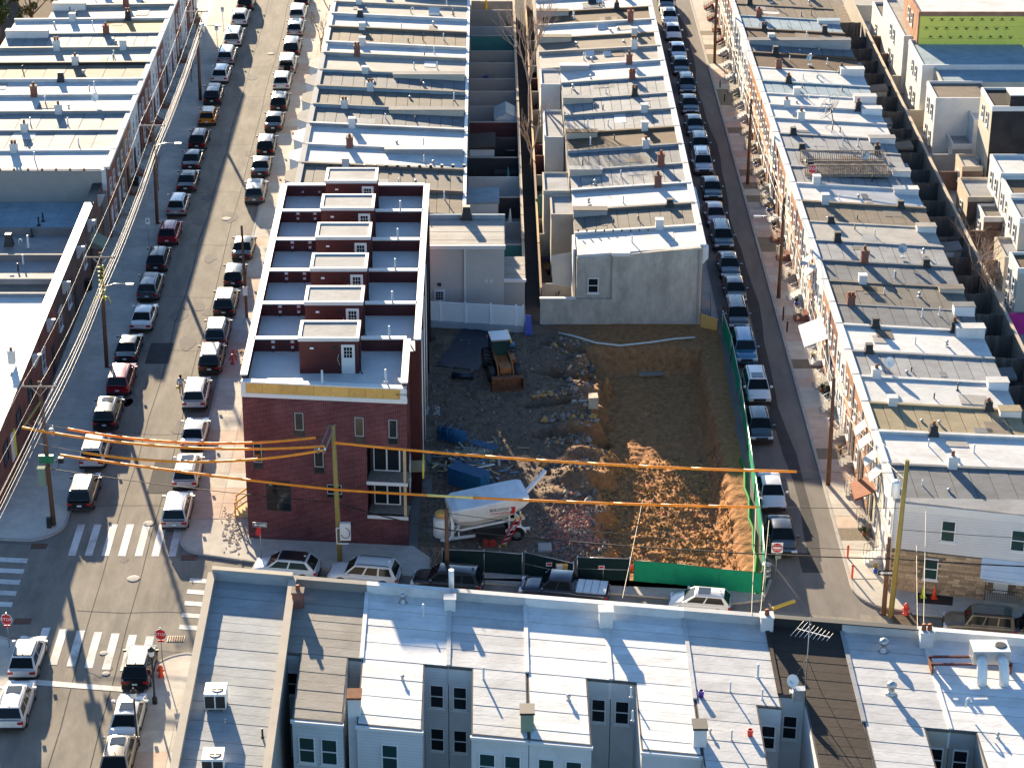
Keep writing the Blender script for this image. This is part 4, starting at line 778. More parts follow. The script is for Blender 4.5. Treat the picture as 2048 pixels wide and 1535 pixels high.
    if i in (1,3,5,7): # tall rear stacks on the shared wall
        x = xb-.35 if i > 1 else xb-.4
        o = MB().box(x-.1,x+.62,yG(x)-dep+.6,yG(x)-dep+1.5,0,gz(x,yG(x)-dep)+1.15).build('chimney', W[['white','green','white','white'][i//2]], t); MB().box(x-.16,x+.68,yG(x)-dep+.54,yG(x)-dep+1.56,gz(x,yG(x)-dep)+1.15,gz(x,yG(x)-dep)+1.28).build('cap', M['rust'] if i < 3 else M['tar'], o)
# yard ground of the near row stays dark: low walls between yards
def gp(px, py, z=7.2): return at(px,py,z)
def gch(i, px, py, kind, pots=1, s=1., m=None): p = gp(px,py,7.3); chimney(GH[i], p.x, p.y, gz(p.x,p.y)+.1, kind, m, pots, s)
gch(1,597,1215,'brick',1,1.1); gch(3,900,1222,'white',1,1.05); gch(5,1211,1255,'white',2,1.25); gch(7,1532,1262,'white',1,1.15); gch(9,1850,1295,'white',2,1.2)
MB().tube([(gp(903,1190).x,gp(903,1190).y,7.6),(gp(903,1190).x,gp(903,1190).y,9.0)], .17, 10).build('flue', M['whitemetal'], GH[3])
for i, px, py, k, s in ((2,806,1212,'short',1.6),(2,847,1238,'white',1.1),(2,805,1360,'short',.8),(3,967,1360,'white',1.1),(4,1137,1400,'short',.9),(5,1262,1395,'white',.9),(5,1265,1440,'white',.9),(6,1515,1358,'white',1.2),(6,1460,1385,'white',.9),(6,1524,1400,'white',.9),(6,1420,1465,'short',.7),(6,1463,1478,'white',.9),(8,1766,1308,'short',1.9),(8,1782,1391,'short',1.9),(9,1995,1475,'short',.8),(0,525,1470,'dark',1.),(0,450,1440,'short',.6)):
    p = gp(px,py); vent(GH[i], p.x, p.y, gz(p.x,p.y), k, s)
for i, px, py, m in ((6,1402,1395,'purple'),(6,1500,1470,'red')):
    p = gp(px,py); MB().lathe([(.14,0),(.17,.42),(.13,.43),(.12,.2)], 12, (p.x,p.y,gz(p.x,p.y))).build('vent_pot', M[m], GH[i])
p = gp(1930,1425); goose(GH[9], p.x, p.y, gz(p.x,p.y)+.3)
# condensers
def condenser(px, py, lab, z=7.2, s=1.):
    p = gp(px,py,z); z = gz(p.x,p.y)+.02; x, y = p.x, p.y
    t = thing('air_conditioner', lab, 'air conditioner', (x,y,z), group='rooftop condensers')
    for k in (-.45,.45): MB().box(x+k-.06,x+k+.06,y-.65,y+.65,z,z+.14).build('rail', M['timberold'], t)
    MB().box(x-.6*s,x+.6*s,y-.6*s,y+.6*s,z+.14,z+1.15*s).build('cabinet', M['whitemetal'], t)
    for k in (-.3,.3): MB().box(x+k-.26,x+k+.26,y-.6*s-.02,y-.6*s,z+.2,z+.98*s).build('coil_grille', M['dark'], t)
    MB().lathe([(.34,0),(.34,.03),(.30,.031),(.05,.032)], 18, (x+.12,y-.1,z+1.15*s)).build('fan_grille', M['dark'], t)
    for k in range(4): a = k*math.pi/2; MB().bar((x+.12,y-.1,z+1.15*s+.045),(x+.12+.3*math.cos(a),y-.1+.3*math.sin(a),z+1.15*s+.045),.05,.01).build('fan_blade', M['steel'], t)
condenser(433,1408,'white rooftop condenser with round fan on the wide grey roof'); condenser(428,1532,'white rooftop condenser near the watermark side of the grey roof'.replace(' near the watermark side of',' further back on'), s=.95)
# ducted rooftop unit on red beams
p = gp(1975,1345,7.2); x, y = p.x, p.y; z = gz(x,y)
t = thing('rooftop_air_handler', 'grey air handler on red steel beams with two curved white ducts', 'air conditioner', (x,y,z))
for k in (-.35,.45): MB().box(x-3.4,x+1.3,y+k-.06,y+k+.06,z+.55,z+.68).build('beam', M['maroon'], t)
for k in (-3.3,1.2): MB().box(x+k-.06,x+k+.06,y-.5,y+.6,z-.02,z+.54).build('beam_post', M['rust'], t)
MB().box(x-1.05,x+1.05,y-.55,y+.7,z+.7,z+1.55).build('cabinet', M['steel'], t); MB().box(x-1.07,x+1.07,y-.57,y+.72,z+1.55,z+1.6).build('cabinet_top', M['whitemetal'], t)
MB().lathe([(.36,0),(.36,.03),(.30,.031),(.05,.035)], 18, (x+.6,y+.1,z+1.6)).build('fan_grille', M['dark'], t)
for k in (-.55,.55): MB().tube([(x+k,y-.5,z+1.1),(x+k*1.1,y-.9,z+1.05),(x+k*1.15,y-1.25,z+.75),(x+k*1.15,y-1.45,z+.3),(x+k*1.15,y-1.5,z-.05)], .3, 10).build('duct', M['whitemetal'], t)
# antenna mast on the dark roof
p = gp(1609,1395,7.2); x, y = p.x, p.y; z = gz(x,y)
t = thing('tv_antenna', 'tall tripod television antenna on the dark brown roof', 'antenna', (x,y,z))
MB().tube([(x,y,z),(x,y,z+5.2)], .028, 6).build('mast', M['steel'], t)
for a in (.4,2.5,4.6): MB().tube([(x,y,z+2.6),(x+1.1*math.cos(a),y+1.1*math.sin(a),z)], .018, 5).build('leg', M['dark'], t)
MB().bar((x-.6,y+.5,z+4.2),(x+1.1,y-.6,z+4.3),.035).build('boom', M['whitemetal'], t)
for k in range(9):
    q = Vector((x-.6+k*.21, y+.5-k*.1375, z+4.22+k*.0125)); l = .95-.06*k; MB().tube([q-Vector((.5*l,.85*l,0)), q+Vector((.5*l,.85*l,0))], .012, 4).build('element', M['whitemetal'], t)
dish(gp(1585,1392).x, gp(1585,1392).y, gz(10,110)+.3, 'small grey satellite dish beside the light well on the dark roof', .38, 4.0)
t = GH[7]; p = gp(1597,1400); MB().box(p.x-.35,p.x+.35,p.y-.2,p.y+.3,gz(p.x,p.y),gz(p.x,p.y)+.7).build('vent_box', M['steel'], t)
# yard walls behind the near row
for k, x in enumerate((-6.9,2.5,12)): tag(MB().box(x-.1,x+.1,92,108,0,1.9).build('yard_fence', M['fence']), f'dark yard fence behind the near row, {["taupe","plain white","coloured vent"][k]} roof house', 'fence', 'yard fences of the near row')
# ================================================================ far right block (rear sides of the next row)
FB = [('sheathed_house','unfinished house side clad in yellow green sheathing',1838,2075,27,9.6,9,'zip','brickorange','white'),
 ('terrace_house','house with shaded blue grey roof below the green sheathing',1845,2075,133,6.3,0,'white','white','blue'),  # blue roof here and in the next entry: shadow put into the colour
 ('terrace_house','house with dark seamed roof behind the black brick house',1884,2075,168,6.0,0,'white','cream','blue'),
 ('terrace_house','white house with tan roof and long white side wall',1872,1984,199,6.3,5.2,'white','white','tan'),
 ('black_brick_house','tall black brick house with white roof parapet',1985,2075,216,9.0,5.5,'blackbrick','cream','dark'),
 ('lean_to','low white lean-to below the long white wall',1905,1945,292,2.6,3.2,'grey','white','light'),
 ('lean_to','white shed roofed addition beside the black brick house',1948,1984,243,5.0,4.5,'white','white','white'),
 ('lean_to','tan scooped roof addition under striped awning',1925,1965,336,2.9,3.4,'brickbrown','beige','cream'),
 ('lean_to','brick addition with pale flat roof above alley yards',1936,1996,397,3.2,5.0,'brickbrown','beige','light'),
 ('terrace_house','pale pink rear house with white blue shaded roof',2002,2075,350,6.2,5.0,'cream','white','white'),
 ('terrace_house','white house with brown roof at the picture edge',2022,2090,391,5.9,4.2,'cream','white','brown'),
 ('terrace_house','white house with small window below the brown roofed one',2040,2090,440,5.9,5.0,'cream','white','light'),
 ('lean_to','narrow addition with mossy roof and brick wall',1968,2012,437,2.9,3.2,'brickbrown','white','greytan'),
 ('lean_to','cream addition with pale roof beside the pink wall yard',2010,2075,517,3.1,4.5,'beige','cream','light'),
 ('terrace_house','white corner of a house with brown roof, far right',2036,2090,540,5.6,3.5,'cream','white','brown'),
 ('lean_to','tan roofed addition at the top of the alley',1765,1800,45,3.4,7.5,'beige','white','tan'),
 ('terrace_house','tall white rear wall house before the green sheathing',1808,1836,75,6.2,14,'white','white','cream'),
 ('lean_to','white doored addition with tan roof beside checkered panel',1797,1825,92,2.8,5,'white','white','tan')]
for nm, lab, xl, xr_, py, z, dp, sm_, wm, rm in FB:
    a = at(xl,py,z); c = at(xr_,py,z); y0 = a.y; y1 = y0+(dp or 8.5); x0, x1 = a.x, c.x
    t = thing(nm, lab, 'house' if z > 4 else 'addition', ((x0+x1)/2,(y0+y1)/2,0), group='houses beyond the alley')
    MB().box(x0,x1,y0,y1,0,z-.15).build('wall', W[wm], t)
    if sm_ == 'zip':
        pw = (x1-x0-.3)/4
        for k in range(4):
            for j in range(3): MB().box(x0+.16+k*pw,x0+.16+(k+1)*pw-.02,y0-.06,y0-.01,5.6+j*1.3,5.6+(j+1)*1.3-.02).build('sheathing_panel', M['zip'], t)
        for j in range(4):
            for k in range(9):
                cx = x0+.9+k*1.05+(.5 if j % 2 else 0); cz = 6.1+j*.95
                s = 1 if (k+j) % 3 else -1; b = MB(); b._add([(cx-.22,y0-.065,cz),(cx+.22,y0-.065,cz),(cx,y0-.065,cz+.2*s)], [(0,1,2) if s > 0 else (0,2,1)]); b.box(cx-.3,cx+.3,y0-.066,y0-.062,cz-.1*s-.02,cz-.1*s+.02); b.build('print_mark', M['ink'], t)
    else: MB().box(x0+.01,x1,y0-.05,y0-.002,0,z-.1).build('south_wall', W[sm_], t)
    rf = MB().box(x0+.15,x1-.1,y0+.12,y1-.1,z-.2,z-.05).build('roof', ROOF[rm], t)
    for q in ((x0-.04,x0+.16,y0-.07,y1),(x0+.165,x1,y0-.07,y0+.12),(x0+.165,x1,y1-.12,y1)): MB().box(*q,z-.3,z+.18).build('parapet', W[wm] if nm != 'black_brick_house' else M['white'], t)
    if z > 5:
        for yy in ((y0+y1)/2-1.0,(y0+y1)/2+1.0): window(t, x0-.03, yy, z-2.3, math.pi, .8, 1.4); window(t, x0-.03, yy, 1.2, math.pi, .8, 1.4)
    else: window(t, x0-.03, (y0+y1)/2, 1.1, math.pi, .8, 1.0)
    if sm_ == 'blackbrick': MB().box(x0+1.6,x1,y0-.04,y0+2,9.0,10.2).build('roof_bulkhead', W['blackbrick'], t); MB().box(x0+1.55,x1,y0-.1,y0+2.05,10.2,10.3).build('parapet', M['white'], t)
a = at(1955,295,3.0); t = thing('striped_awning', 'red and white striped metal awning beside the black brick house', 'awning', (a.x,a.y,2.2))
for k in range(5): MB()._add([(a.x+k*.33,a.y,3.2),(a.x+(k+1)*.33,a.y,3.2),(a.x+(k+1)*.33-.3,a.y-1.2,2.3),(a.x+k*.33-.3,a.y-1.2,2.3),(a.x+k*.33-.3,a.y-1.2,2.05),(a.x+(k+1)*.33-.3,a.y-1.2,2.05)],[(0,3,2,1),(3,4,5,2)]).build('stripe', M['signwhite'] if k % 2 == 0 else M['redsign'], t)
def parasol(px, py, z, m, lab):
    p = at(px,py,z); t = thing('closed_parasol', lab, 'parasol', (p.x,p.y,0), group='folded parasols in yards')
    MB().tube([(p.x,p.y,0),(p.x,p.y,2.6)], .03, 6).build('pole', M['steel'], t); MB().lathe([(.24,1.0),(.2,1.3),(.1,2.0),(.03,2.6)], 10, (p.x,p.y,0)).build('canopy', M[m], t); MB().lathe([(.3,0),(.3,.12),(.05,.15)], 12, (p.x,p.y,0)).build('base', M['dark'], t)
parasol(1863,310,0,'yellow','folded tan parasol in the yard below the long white wall'); parasol(972,36,0,'yellow','folded yellow parasol in blue walled yard'); parasol(1020,470,0,'hose','folded white parasol beside yard chairs behind the stucco house'); parasol(1016,385,0,'teal','folded teal parasol against white yard wall')
# ================================================================ yards, alleys and their walls
def wallseg(name, lab, cat, grp, x0, x1, y0, y1, z0, z1, m, cap=None, boards=0):
    t = thing(name, lab, cat, ((x0+x1)/2,(y0+y1)/2,z0), group=grp)
    if boards:
        n = max(1,int(max(x1-x0,y1-y0)/boards)); 
        for k in range(n):
            if x1-x0 > y1-y0: a = x0+(x1-x0)*k/n; c = x0+(x1-x0)*(k+1)/n-.015; MB().box(a,c,y0,y1,z0,z1+R.uniform(-.04,.04)).build('board', m, t)
            else: a = y0+(y1-y0)*k/n; c = y0+(y1-y0)*(k+1)/n-.015; MB().box(x0,x1,a,c,z0,z1+R.uniform(-.04,.04)).build('board', m, t)
        if x1-x0 > y1-y0: MB().box(x0,x1,y1,y1+.05,z0+.3,z0+.42).box(x0,x1,y1,y1+.05,z1-.5,z1-.38).build('rail', m, t)
        else: MB().box(x1,x1+.05,y0,y1,z0+.3,z0+.42).box(x1,x1+.05,y0,y1,z1-.5,z1-.38).build('rail', m, t)
    else: MB().box(x0,x1,y0,y1,z0,z1).build('panel', m, t)
    if cap: MB().box(x0-.04,x1+.04,y0-.02,y1+.02,z1,z1+.07).build('coping', cap, t)
    return t
g = MB().quad((-1.8,180,.01),(3.4,180,.01),(3.4,275,.01),(-1.8,275,.01)).build('yard_ground', W['concrete'], kind='structure')
MB().quad((3.4,179,.012),(4.7,179,.012),(4.7,275,.012),(3.4,275,.012)).build('alley', M['patch'], kind='structure')
MB().quad((4.7,180,.011),(7.6,180,.011),(7.6,275,.011),(4.7,275,.011)).build('yard_ground', mat('yard_earth',(.13,.10,.08),.95,.3,2), kind='structure')
MB().quad((38.2,137,.011),(43,137,.011),(43,275,.011),(38.2,275,.011)).build('yard_ground', mat('yard_dark',(.2,.17,.14),.95,.3,2), kind='structure')
MB().quad((43,137,.012),(60,137,.012),(60,275,.012),(43,275,.012)).build('yard_ground', W['concrete'], kind='structure')
bm_ = ['concrete','teal','grey','brickbrown','bluegrey','dark']
YBY = [268,263,258.2,253.6,249.1,244.4,239.8,234.4,230.7,225.3,220,214.6,209.2,203.7,198.7,193.1,188.1]
for k, y in enumerate(YBY):
    c = ['concrete','concrete','bluegrey','teal','concrete','concrete','concrete','grey','grey','maroon','dark','dark','white','dark','grey','teal','teal'][k]
    wallseg('yard_wall', f'{c} wall between back yards behind the bay fronted row'.replace('dark','dark timber'), 'wall', 'walls between the back yards left of the alley', -1.6, 3.25, y-.08, y+.08, 0, R.uniform(1.6,2.2), W[c], W['concrete'] if k % 2 else None)
    if k < len(YBY)-1: wallseg('alley_wall', 'weathered block wall along the left side of the middle alley', 'wall', 'walls along the left side of the middle alley', 3.26, 3.44, YBY[k+1], y, 0, R.uniform(1.9,2.3), W['concrete'], W['beige'])
for k in range(9):
    y = 183+k*10
    wallseg('alley_wall', 'timber fence along the right side of the middle alley', 'fence', 'fences along the right side of the middle alley', 4.68, 4.78, y, y+9.95, 0, R.uniform(1.8,2.2), M['fence'], M['timber'] if k % 2 else M['barkpale'], boards=.8)
for k, y in enumerate((184.6,194.5,199.5,204.5,209.4,214.5,219.3,224.4,229.4,234.2,239,243.5,248.3,253)):
    c = ['grey','beige','cream','teal','beige','maroon','maroon','cream','beige','concrete','maroon','beige','maroon','grey'][k]
    wallseg('yard_wall', f'{c} wall between back yards right of the middle alley', 'wall', 'walls between the back yards right of the alley', 4.85, 7.5 if y < 229 else 5.6, y-.06, y+.06, 0, R.uniform(1.6,2.3), W[c])
for k in range(13):
    y = 150+k*9.4
    wallseg('alley_wall', 'long grey wall with pale coping along the right hand alley', 'wall', 'walls along the right hand alley', 42.9, 43.1, y, y+9.38, 0, 2.2, W['concrete'], W['beige'])
for k, y in enumerate(YE[3:-1]):
    wallseg('yard_fence', 'dark timber fence between yards behind the right hand row', 'fence', 'yard fences behind the right hand row', 38.4, 42.85, y-.04, y+.04, 0, R.uniform(1.6,2.1), M['fence'], boards=.35)
for k in range(12):
    y = YE[6+2*k]-2.2; c_ = ['grey','beige','white','dark','brickbrown','green'][k % 6]; x0_ = 38.5+R.uniform(0,2); t = thing('yard_store', f'small {c_.replace("brickbrown","brick")} store in the yards behind the narrow street row, beside a {["short","long"][k % 2]} fence', 'shed', (x0_+.8,y,0), group='stores behind the narrow street row'); z_ = R.uniform(1.6,2.6)
    MB().box(x0_,x0_+1.6,y-.9,y+.9,0,z_).build('wall', W[c_], t); MB().sbox(x0_-.1,x0_+1.7,y-1,y+1,z_,z_,z_+.08,z_+.25).build('roof', ROOF[R.choice(['light','tan','grey','blue'])], t); door(t, x0_+.6, y-.91, .05, -math.pi/2, W['white'], .7, 1.5, light=False)
for k, (px,py,c,ln) in enumerate(((1905,345,'grey',3),(1890,380,'brickbrown',3),(1960,560,'brickbrown',5),(2020,668,'magenta',6),(1850,255,'beige',2.5),(1815,140,'brickbrown',3.5),(1795,105,'brickbrown',2.5),(1765,42,'cream',3),(1945,500,'brickbrown',4),(1830,185,'cream',3))):
    p = at(px,py,0); wallseg('yard_wall', f'{c} yard wall beyond the right hand alley, '+['by the folded tan parasol','below the pale flat roof','beside the cream addition','at the picture edge','by the mesh fence','below the tan roofed addition','by the checkered panel','at the top of the alley','beside white garden chairs','below the orange brick corner'][k], 'wall', 'yard walls beyond the right hand alley', 43.3, 43.3+ln, p.y-.1, p.y+.1, 0, 1.9, M[c] if c in M else W[c])
p = at(1758,88,1.0); t = thing('checkered_panel', 'green and white checkered screen panel in a yard beyond the alley', 'screen', (p.x,p.y,0))
for i in range(4):
    for j in range(7): MB().box(p.x+i*.24,p.x+i*.24+.235,p.y,p.y+.05,.2+j*.24,.2+j*.24+.235).build('tile', M['signwhite'] if (i+j) % 2 else W['green'], t)
# yard buildings and things
def shed(lab, x0, x1, y0, y1, z, wm, rm, gable=False):
    t = thing('garden_shed', lab, 'shed', ((x0+x1)/2,(y0+y1)/2,0)); MB().box(x0,x1,y0,y1,0,z).build('wall', W[wm], t)
    if gable:
        xm = (x0+x1)/2
        for s, (a, c) in enumerate(((x0-.1,xm),(xm,x1+.1))): MB().sbox(a,c,y0-.1,y1+.1,z-.02 if s == 0 else z+.6,z+.6 if s == 0 else z-.02,z+.04 if s == 0 else z+.68,z+.68 if s == 0 else z+.04).build('roof_slope', ROOF[rm], t)
        MB()._add([(x0,y0,z),(x1,y0,z),(xm,y0,z+.6)],[(0,1,2)]).build('gable', W[wm], t)
    else: MB().sbox(x0-.1,x1+.1,y0-.1,y1+.1,z,z-.0,z+.12,z+.3).build('roof', ROOF[rm], t)
    door(t, x0+.7, y0-.02, .05, -math.pi/2, W['white'], .8, 1.9, light=False)
    return t
shed('white clapboard shed with dark sloping roof in the back yards', -1.5, .9, 215.2, 219.2, 2.6, 'sidingwhite', 'dark'); shed('small glass grey gabled shed in the back yards', 1.0, 3.2, 226.2, 229.5, 1.9, 'sidingblue', 'blue', True)
shed('flat roofed white block addition below the lattice fence', -1.55, 1.2, 200.0, 203.4, 2.9, 'white', 'blue')
p = at(985,245,0); t = thing('swimming_pool', 'square above ground pool with teal water in a back yard', 'pool', (1.9,211.5,0))
MB().box(.9,3.1,209.5,212.6,0,.75).build('wall', W['bluegrey'], t); MB().box(1.0,3.0,209.6,212.5,.751,.77).build('water', mat('pool_water',(.02,.26,.24),.08,0), t); MB().box(.9,3.1,213.2,214.3,0,.9).build('deck', W['dark'], t)
t = thing('football_goal', 'small lime green practice goal in a back yard', 'goal', (1.6,231.8,0)); 
for x in (.9,2.6): MB().tube([(x,231,0),(x+.2,231,1.5),(x+.1,232.3,.1)], .06, 6).build('post', M['conegreen'], t)
MB().tube([(1.1,231,1.5),(2.8,231,1.5)], .06, 6).build('crossbar', M['conegreen'], t)
t = thing('paddling_pool', 'round blue paddling pool in a back yard', 'pool', (.6,236.2,0)); MB().lathe([(.7,0),(.75,.25),(.68,.3),(.62,.12)], 18, (.6,236.2,0)).build('ring', M['blueform'], t)
def chair(x, y, lab, m='signwhite'):
    t = thing('garden_chair', lab, 'chair', (x,y,0), group='garden chairs'); MB().box(x-.22,x+.22,y-.22,y+.22,.4,.45).build('seat', M[m], t); MB().box(x-.22,x+.22,y+.19,y+.24,.45,.95).build('backrest', M[m], t)
    for a in (-.19,.19):
        for c in (-.19,.19): MB().box(x+a-.02,x+a+.02,y+c-.02,y+c+.02,0,.4).build('leg', M[m], t)
chair(2.4,190.2,'white garden chair behind the stucco house by the folded white parasol'); chair(46.0,182.5,'white garden chair beside potted plant beyond the alley'); chair(1.0,245.3,'white chair in a grey walled back yard'); 
t = thing('garden_table', 'small white table under the folded white parasol', 'table', (2.0,191.2,0)); MB().box(1.5,2.5,190.9,191.6,.7,.74).build('top', M['signwhite'], t)
for x in (1.55,2.4):
    for y in (190.95,191.5): MB().box(x,x+.05,y,y+.05,0,.7).build('leg', M['steel'], t)
for k,(px,py,s,m,lab) in enumerate(((1066,320,.5,'bluebag','blue bin in the teal walled yard'),(1100,322,.5,'bluebag','dark blue bin beside the teal yard wall'),(1590,478,.55,'black','black wheeled bin beside the red pole on the right pavement'),(1608,472,.55,'bluebag','blue recycling bin beside the black wheeled bin'),(1656,790,.55,'black','black bin bag stand by the right hand stoops'),(272,372,.5,'black','black bin in front of the red house, left pavement'),(178,580,.5,'black','black bin against the low brick shop'),(950,430,.5,'steel','grey barrel in the yard beside the stucco house'))):
    p = at(px,py,.1); t = thing('wheelie_bin', lab, 'bin', (p.x,p.y,.1), group='bins'); x, y = p.x, p.y
    MB().hexa([(x-.22,y-.25,.16),(x+.22,y-.25,.16),(x+.22,y+.25,.16),(x-.22,y+.25,.16)],[(x-.29,y-.33,1.05),(x+.29,y-.33,1.05),(x+.29,y+.33,1.05),(x-.29,y+.33,1.05)]).build('body', M[m], t); MB().box(x-.31,x+.31,y-.35,y+.36,1.05,1.12).build('lid', M[m], t)
    for a in (-.24,.24): MB().tube([(x+a-.03,y+.25,.22),(x+a+.03,y+.25,.22)], .1, 8).build('wheel', M['rubber'], t)
rc = random.Random(77)
for k in range(46):
    left = k % 2; y = rc.uniform(184,262); x = rc.uniform(-1.2,2.9) if left else rc.uniform(5.0,5.5 if y > 229 else 6.9)
    kind = rc.choice(['planter','crate','grill','stool']); cm = rc.choice([W['beige'],M['potred'],W['green'],M['bluebag'],M['black'],M['timberold'],W['white'],M['rust']])
    lab = f'{kind} among the clutter of the back yards {"left" if left else "right"} of the middle alley'; t = thing('yard_'+kind, lab, kind, (x,y,0), group=f'{kind}s in the back yards')
    if kind == 'planter':
        MB().lathe([(.2,0),(.28,.4),(.24,.42)], 10, (x,y,0)).build('pot', cm, t); b = MB()
        for i in range(30): b.tube([(x,y,.4),(x+rc.gauss(0,.2),y+rc.gauss(0,.2),.5+rc.random()*.6)], .025, 3, cap=False)
        b.build('foliage', M['leafdry'] if k % 3 else M['leaf'], t)
    elif kind == 'crate': h = rc.uniform(.4,.9); MB().box(x-.4,x+.4,y-.35,y+.35,0,h).build('body', cm, t); MB().box(x-.43,x+.43,y-.38,y+.38,h,h+.06).build('lid', M['timberold'], t)
    elif kind == 'grill':
        MB().lathe([(.05,.6),(.3,.8),(.32,.95),(.2,1.12),(.02,1.16)], 12, (x,y,0)).build('bowl', M['black'], t)
        for a in (.3,2.4,4.5): MB().tube([(x,y,.7),(x+.3*math.cos(a),y+.3*math.sin(a),0)], .02, 5).build('leg', M['steel'], t)
    else:
        MB().box(x-.25,x+.25,y-.25,y+.25,.42,.48).build('seat', cm, t)
        for a in (-.2,.2):
            for c in (-.2,.2): MB().box(x+a-.025,x+a+.025,y+c-.025,y+c+.025,0,.42).build('leg', M['timberold'], t)
# white vinyl fence before the stucco house
t = thing('vinyl_fence', 'white vinyl privacy fence before the grey stucco house', 'fence', (-1,179.5,0))
fx = [-5.0,-3.75,-1.65,.45,2.55,3.15]; fy = lambda x: 179.35-.16*(x+5)*.9
MB().prism([(-5.0,fy(-5)-.2),(3.2,fy(3.2)-.2),(3.2,fy(3.2)+.1),(-5.0,fy(-5)+.1)], -.4, .55).build('base_wall', W['bluegrey'], t)
for a, c in zip(fx, fx[1:]): MB().prism([(a+.07,fy(a)-.06),(c-.07,fy(c)-.06),(c-.07,fy(c)-.02),(a+.07,fy(a)-.02)], .6, 2.2).build('panel', M['vinyl'], t); MB().prism([(a+.07,fy(a)-.1),(c-.07,fy(c)-.1),(c-.07,fy(c)+.02),(a+.07,fy(a)+.02)], 2.2, 2.32).build('rail', M['vinyl'], t)
for a in fx: MB().box(a-.07,a+.07,fy(a)-.12,fy(a)+.03,.5,2.45).build('post', M['vinyl'], t)
o = MB().hexa([(3.3,177.4,.05),(3.9,177.5,.05),(3.9,178,.05),(3.3,178,.05)],[(3.35,177.8,1.7),(3.8,177.8,1.6),(3.8,178,1.6),(3.35,178,1.7)]).build('blue_tarpaulin', M['bluebag']); tag(o, 'crumpled blue tarpaulin at the mouth of the middle alley', 'tarpaulin')
o = MB().quad((5.6,184.9,4.1),(7.6,185.0,4.4),(7.3,182.3,2.3),(5.7,182.3,2.5)).build('shade_sail', W['cream']); tag(o, 'cream triangular shade sail over the yard behind the blank gable', 'shade sail')
# ================================================================ construction lot
def sm(a, b, x):
    t = max(0., min(1., (x-a)/(b-a))); return t*t*(3-2*t)
def pitL(y): return 8.1+.55*math.sin(y*.9)+.35*math.sin(y*2.3+1)+(.9 if 164 < y < 169.5 or 152.5 < y < 157.5 else 0)
TR = [((1085,742),(1190,757),.8,1.3),((1060,808),(1122,800),.75,1.1),((1085,868),(1205,852),.8,1.2),((1090,690),(1150,700),.7,.7)]
TR = [(at(*a),at(*c),w_,d_) for a,c,w_,d_ in TR]
PILES = [(at(1155,955),2.2,1.9,.75),(at(1110,990),1.6,1.4,.4),(at(1165,905),1.6,.9,.5),(at(1170,725),1.7,.9,.6),(at(1145,1065),1.8,2.4,.35),(at(1165,815),1.4,.5,.45),(at(1160,780),1.5,.7,.4),(at(1150,845),1.6,.5,.35),(at(960,790),1.3,.7,.35),(at(880,680),1.2,1.0,.4),(at(1100,700),1.5,1.6,.35)]
DEP = 1.75
def lotz(x, y):
    n1 = noise.noise((x*.35,y*.35,1.)); n2 = noise.noise((x*1.3,y*1.3,4.)); n3 = noise.noise((x*4.2,y*4.2,9.)); n4 = noise.noise((x*9,y*9,3.))
    # pit on the right
    l = sm(pitL(y)-.15, pitL(y)+.75, x); r = 1-sm(16.6+.25*n2, 17.9+.3*n2, x); f = sm(138.3,139.9,y); bk = 1-sm(173.6+.3*n2,175.4+.3*n2,y)
    pit = min(l,r,f,bk)
    z = -DEP*pit + .1*n1 + .07*n2 + .045*n3 + .02*n4
    if pit > .9: z += .28*sm(156,154.5,y)*sm(8.5,9.5,x)*0+ .10*n2+.05*n3
    if pit > .5 and y > 161.5: z -= .12
    if pit > .5 and y < 158: z += .35*sm(159,157,y)+.07*abs(n3)+.04*abs(n4)+.08*abs(n2)
    if pit > .85:
        for xr_ in (10.6,12.3,13.9,15.4): z -= .09*max(0,1-abs(x-xr_-.35*math.sin(y*.22+xr_))/.28)*(.6+.4*n2)
    for a, c, w_, d_ in TR:
        ab = (c-a).xy; t = max(0,min(1,((x-a.x)*ab.x+(y-a.y)*ab.y)/ab.length_squared)); d = math.hypot(x-a.x-ab.x*t, y-a.y-ab.y*t)
        z -= d_*(1-sm(w_*.6,w_*1.15,d+.25*n2))
    for p, rx, ry, h in PILES:
        q = math.hypot((x-p.x)/rx,(y-p.y)/ry)
        if q < 1.5: z += h*(1-sm(.1,1.15,q+.22*n2))*(1+.25*n3)+.08*abs(n3)*(q < 1.1)
    e = min(sm(-4.7,-4.0,x), 1-sm(18.6,19.1,x), sm(0,.9,y-(138.9-.147*(x+3.6))), 1-sm(178,178.9,y-.05*(x+4.6)))
    return z*e+.015
DX = .16; xs_ = [-4.7+i*DX for i in range(int(24.3/DX)+1)]; ys_ = [134.9+i*DX for i in range(int(45.4/DX)+1)]
V = []; Fc = []; idx = {}
def inlot(x, y): return y > 138.9-.147*(x+3.6)-.2 and y < 178.95+.054*(x+4.6)+.2 and x < 18.75+.0157*(y-135.6)+.15
for j, y in enumerate(ys_):
    for i, x in enumerate(xs_):
        if inlot(x,y): idx[(i,j)] = len(V); V.append((x,y,lotz(x,y)))
for (i,j) in list(idx):
    q = [idx.get(k) for k in ((i,j),(i+1,j),(i+1,j+1),(i,j+1))]
    if None not in q: Fc.append(q)
me = bpy.data.meshes.new('excavated_ground'); me.from_pydata(V, [], Fc); me.polygons.foreach_set('use_smooth', [True]*len(Fc)); me.update()
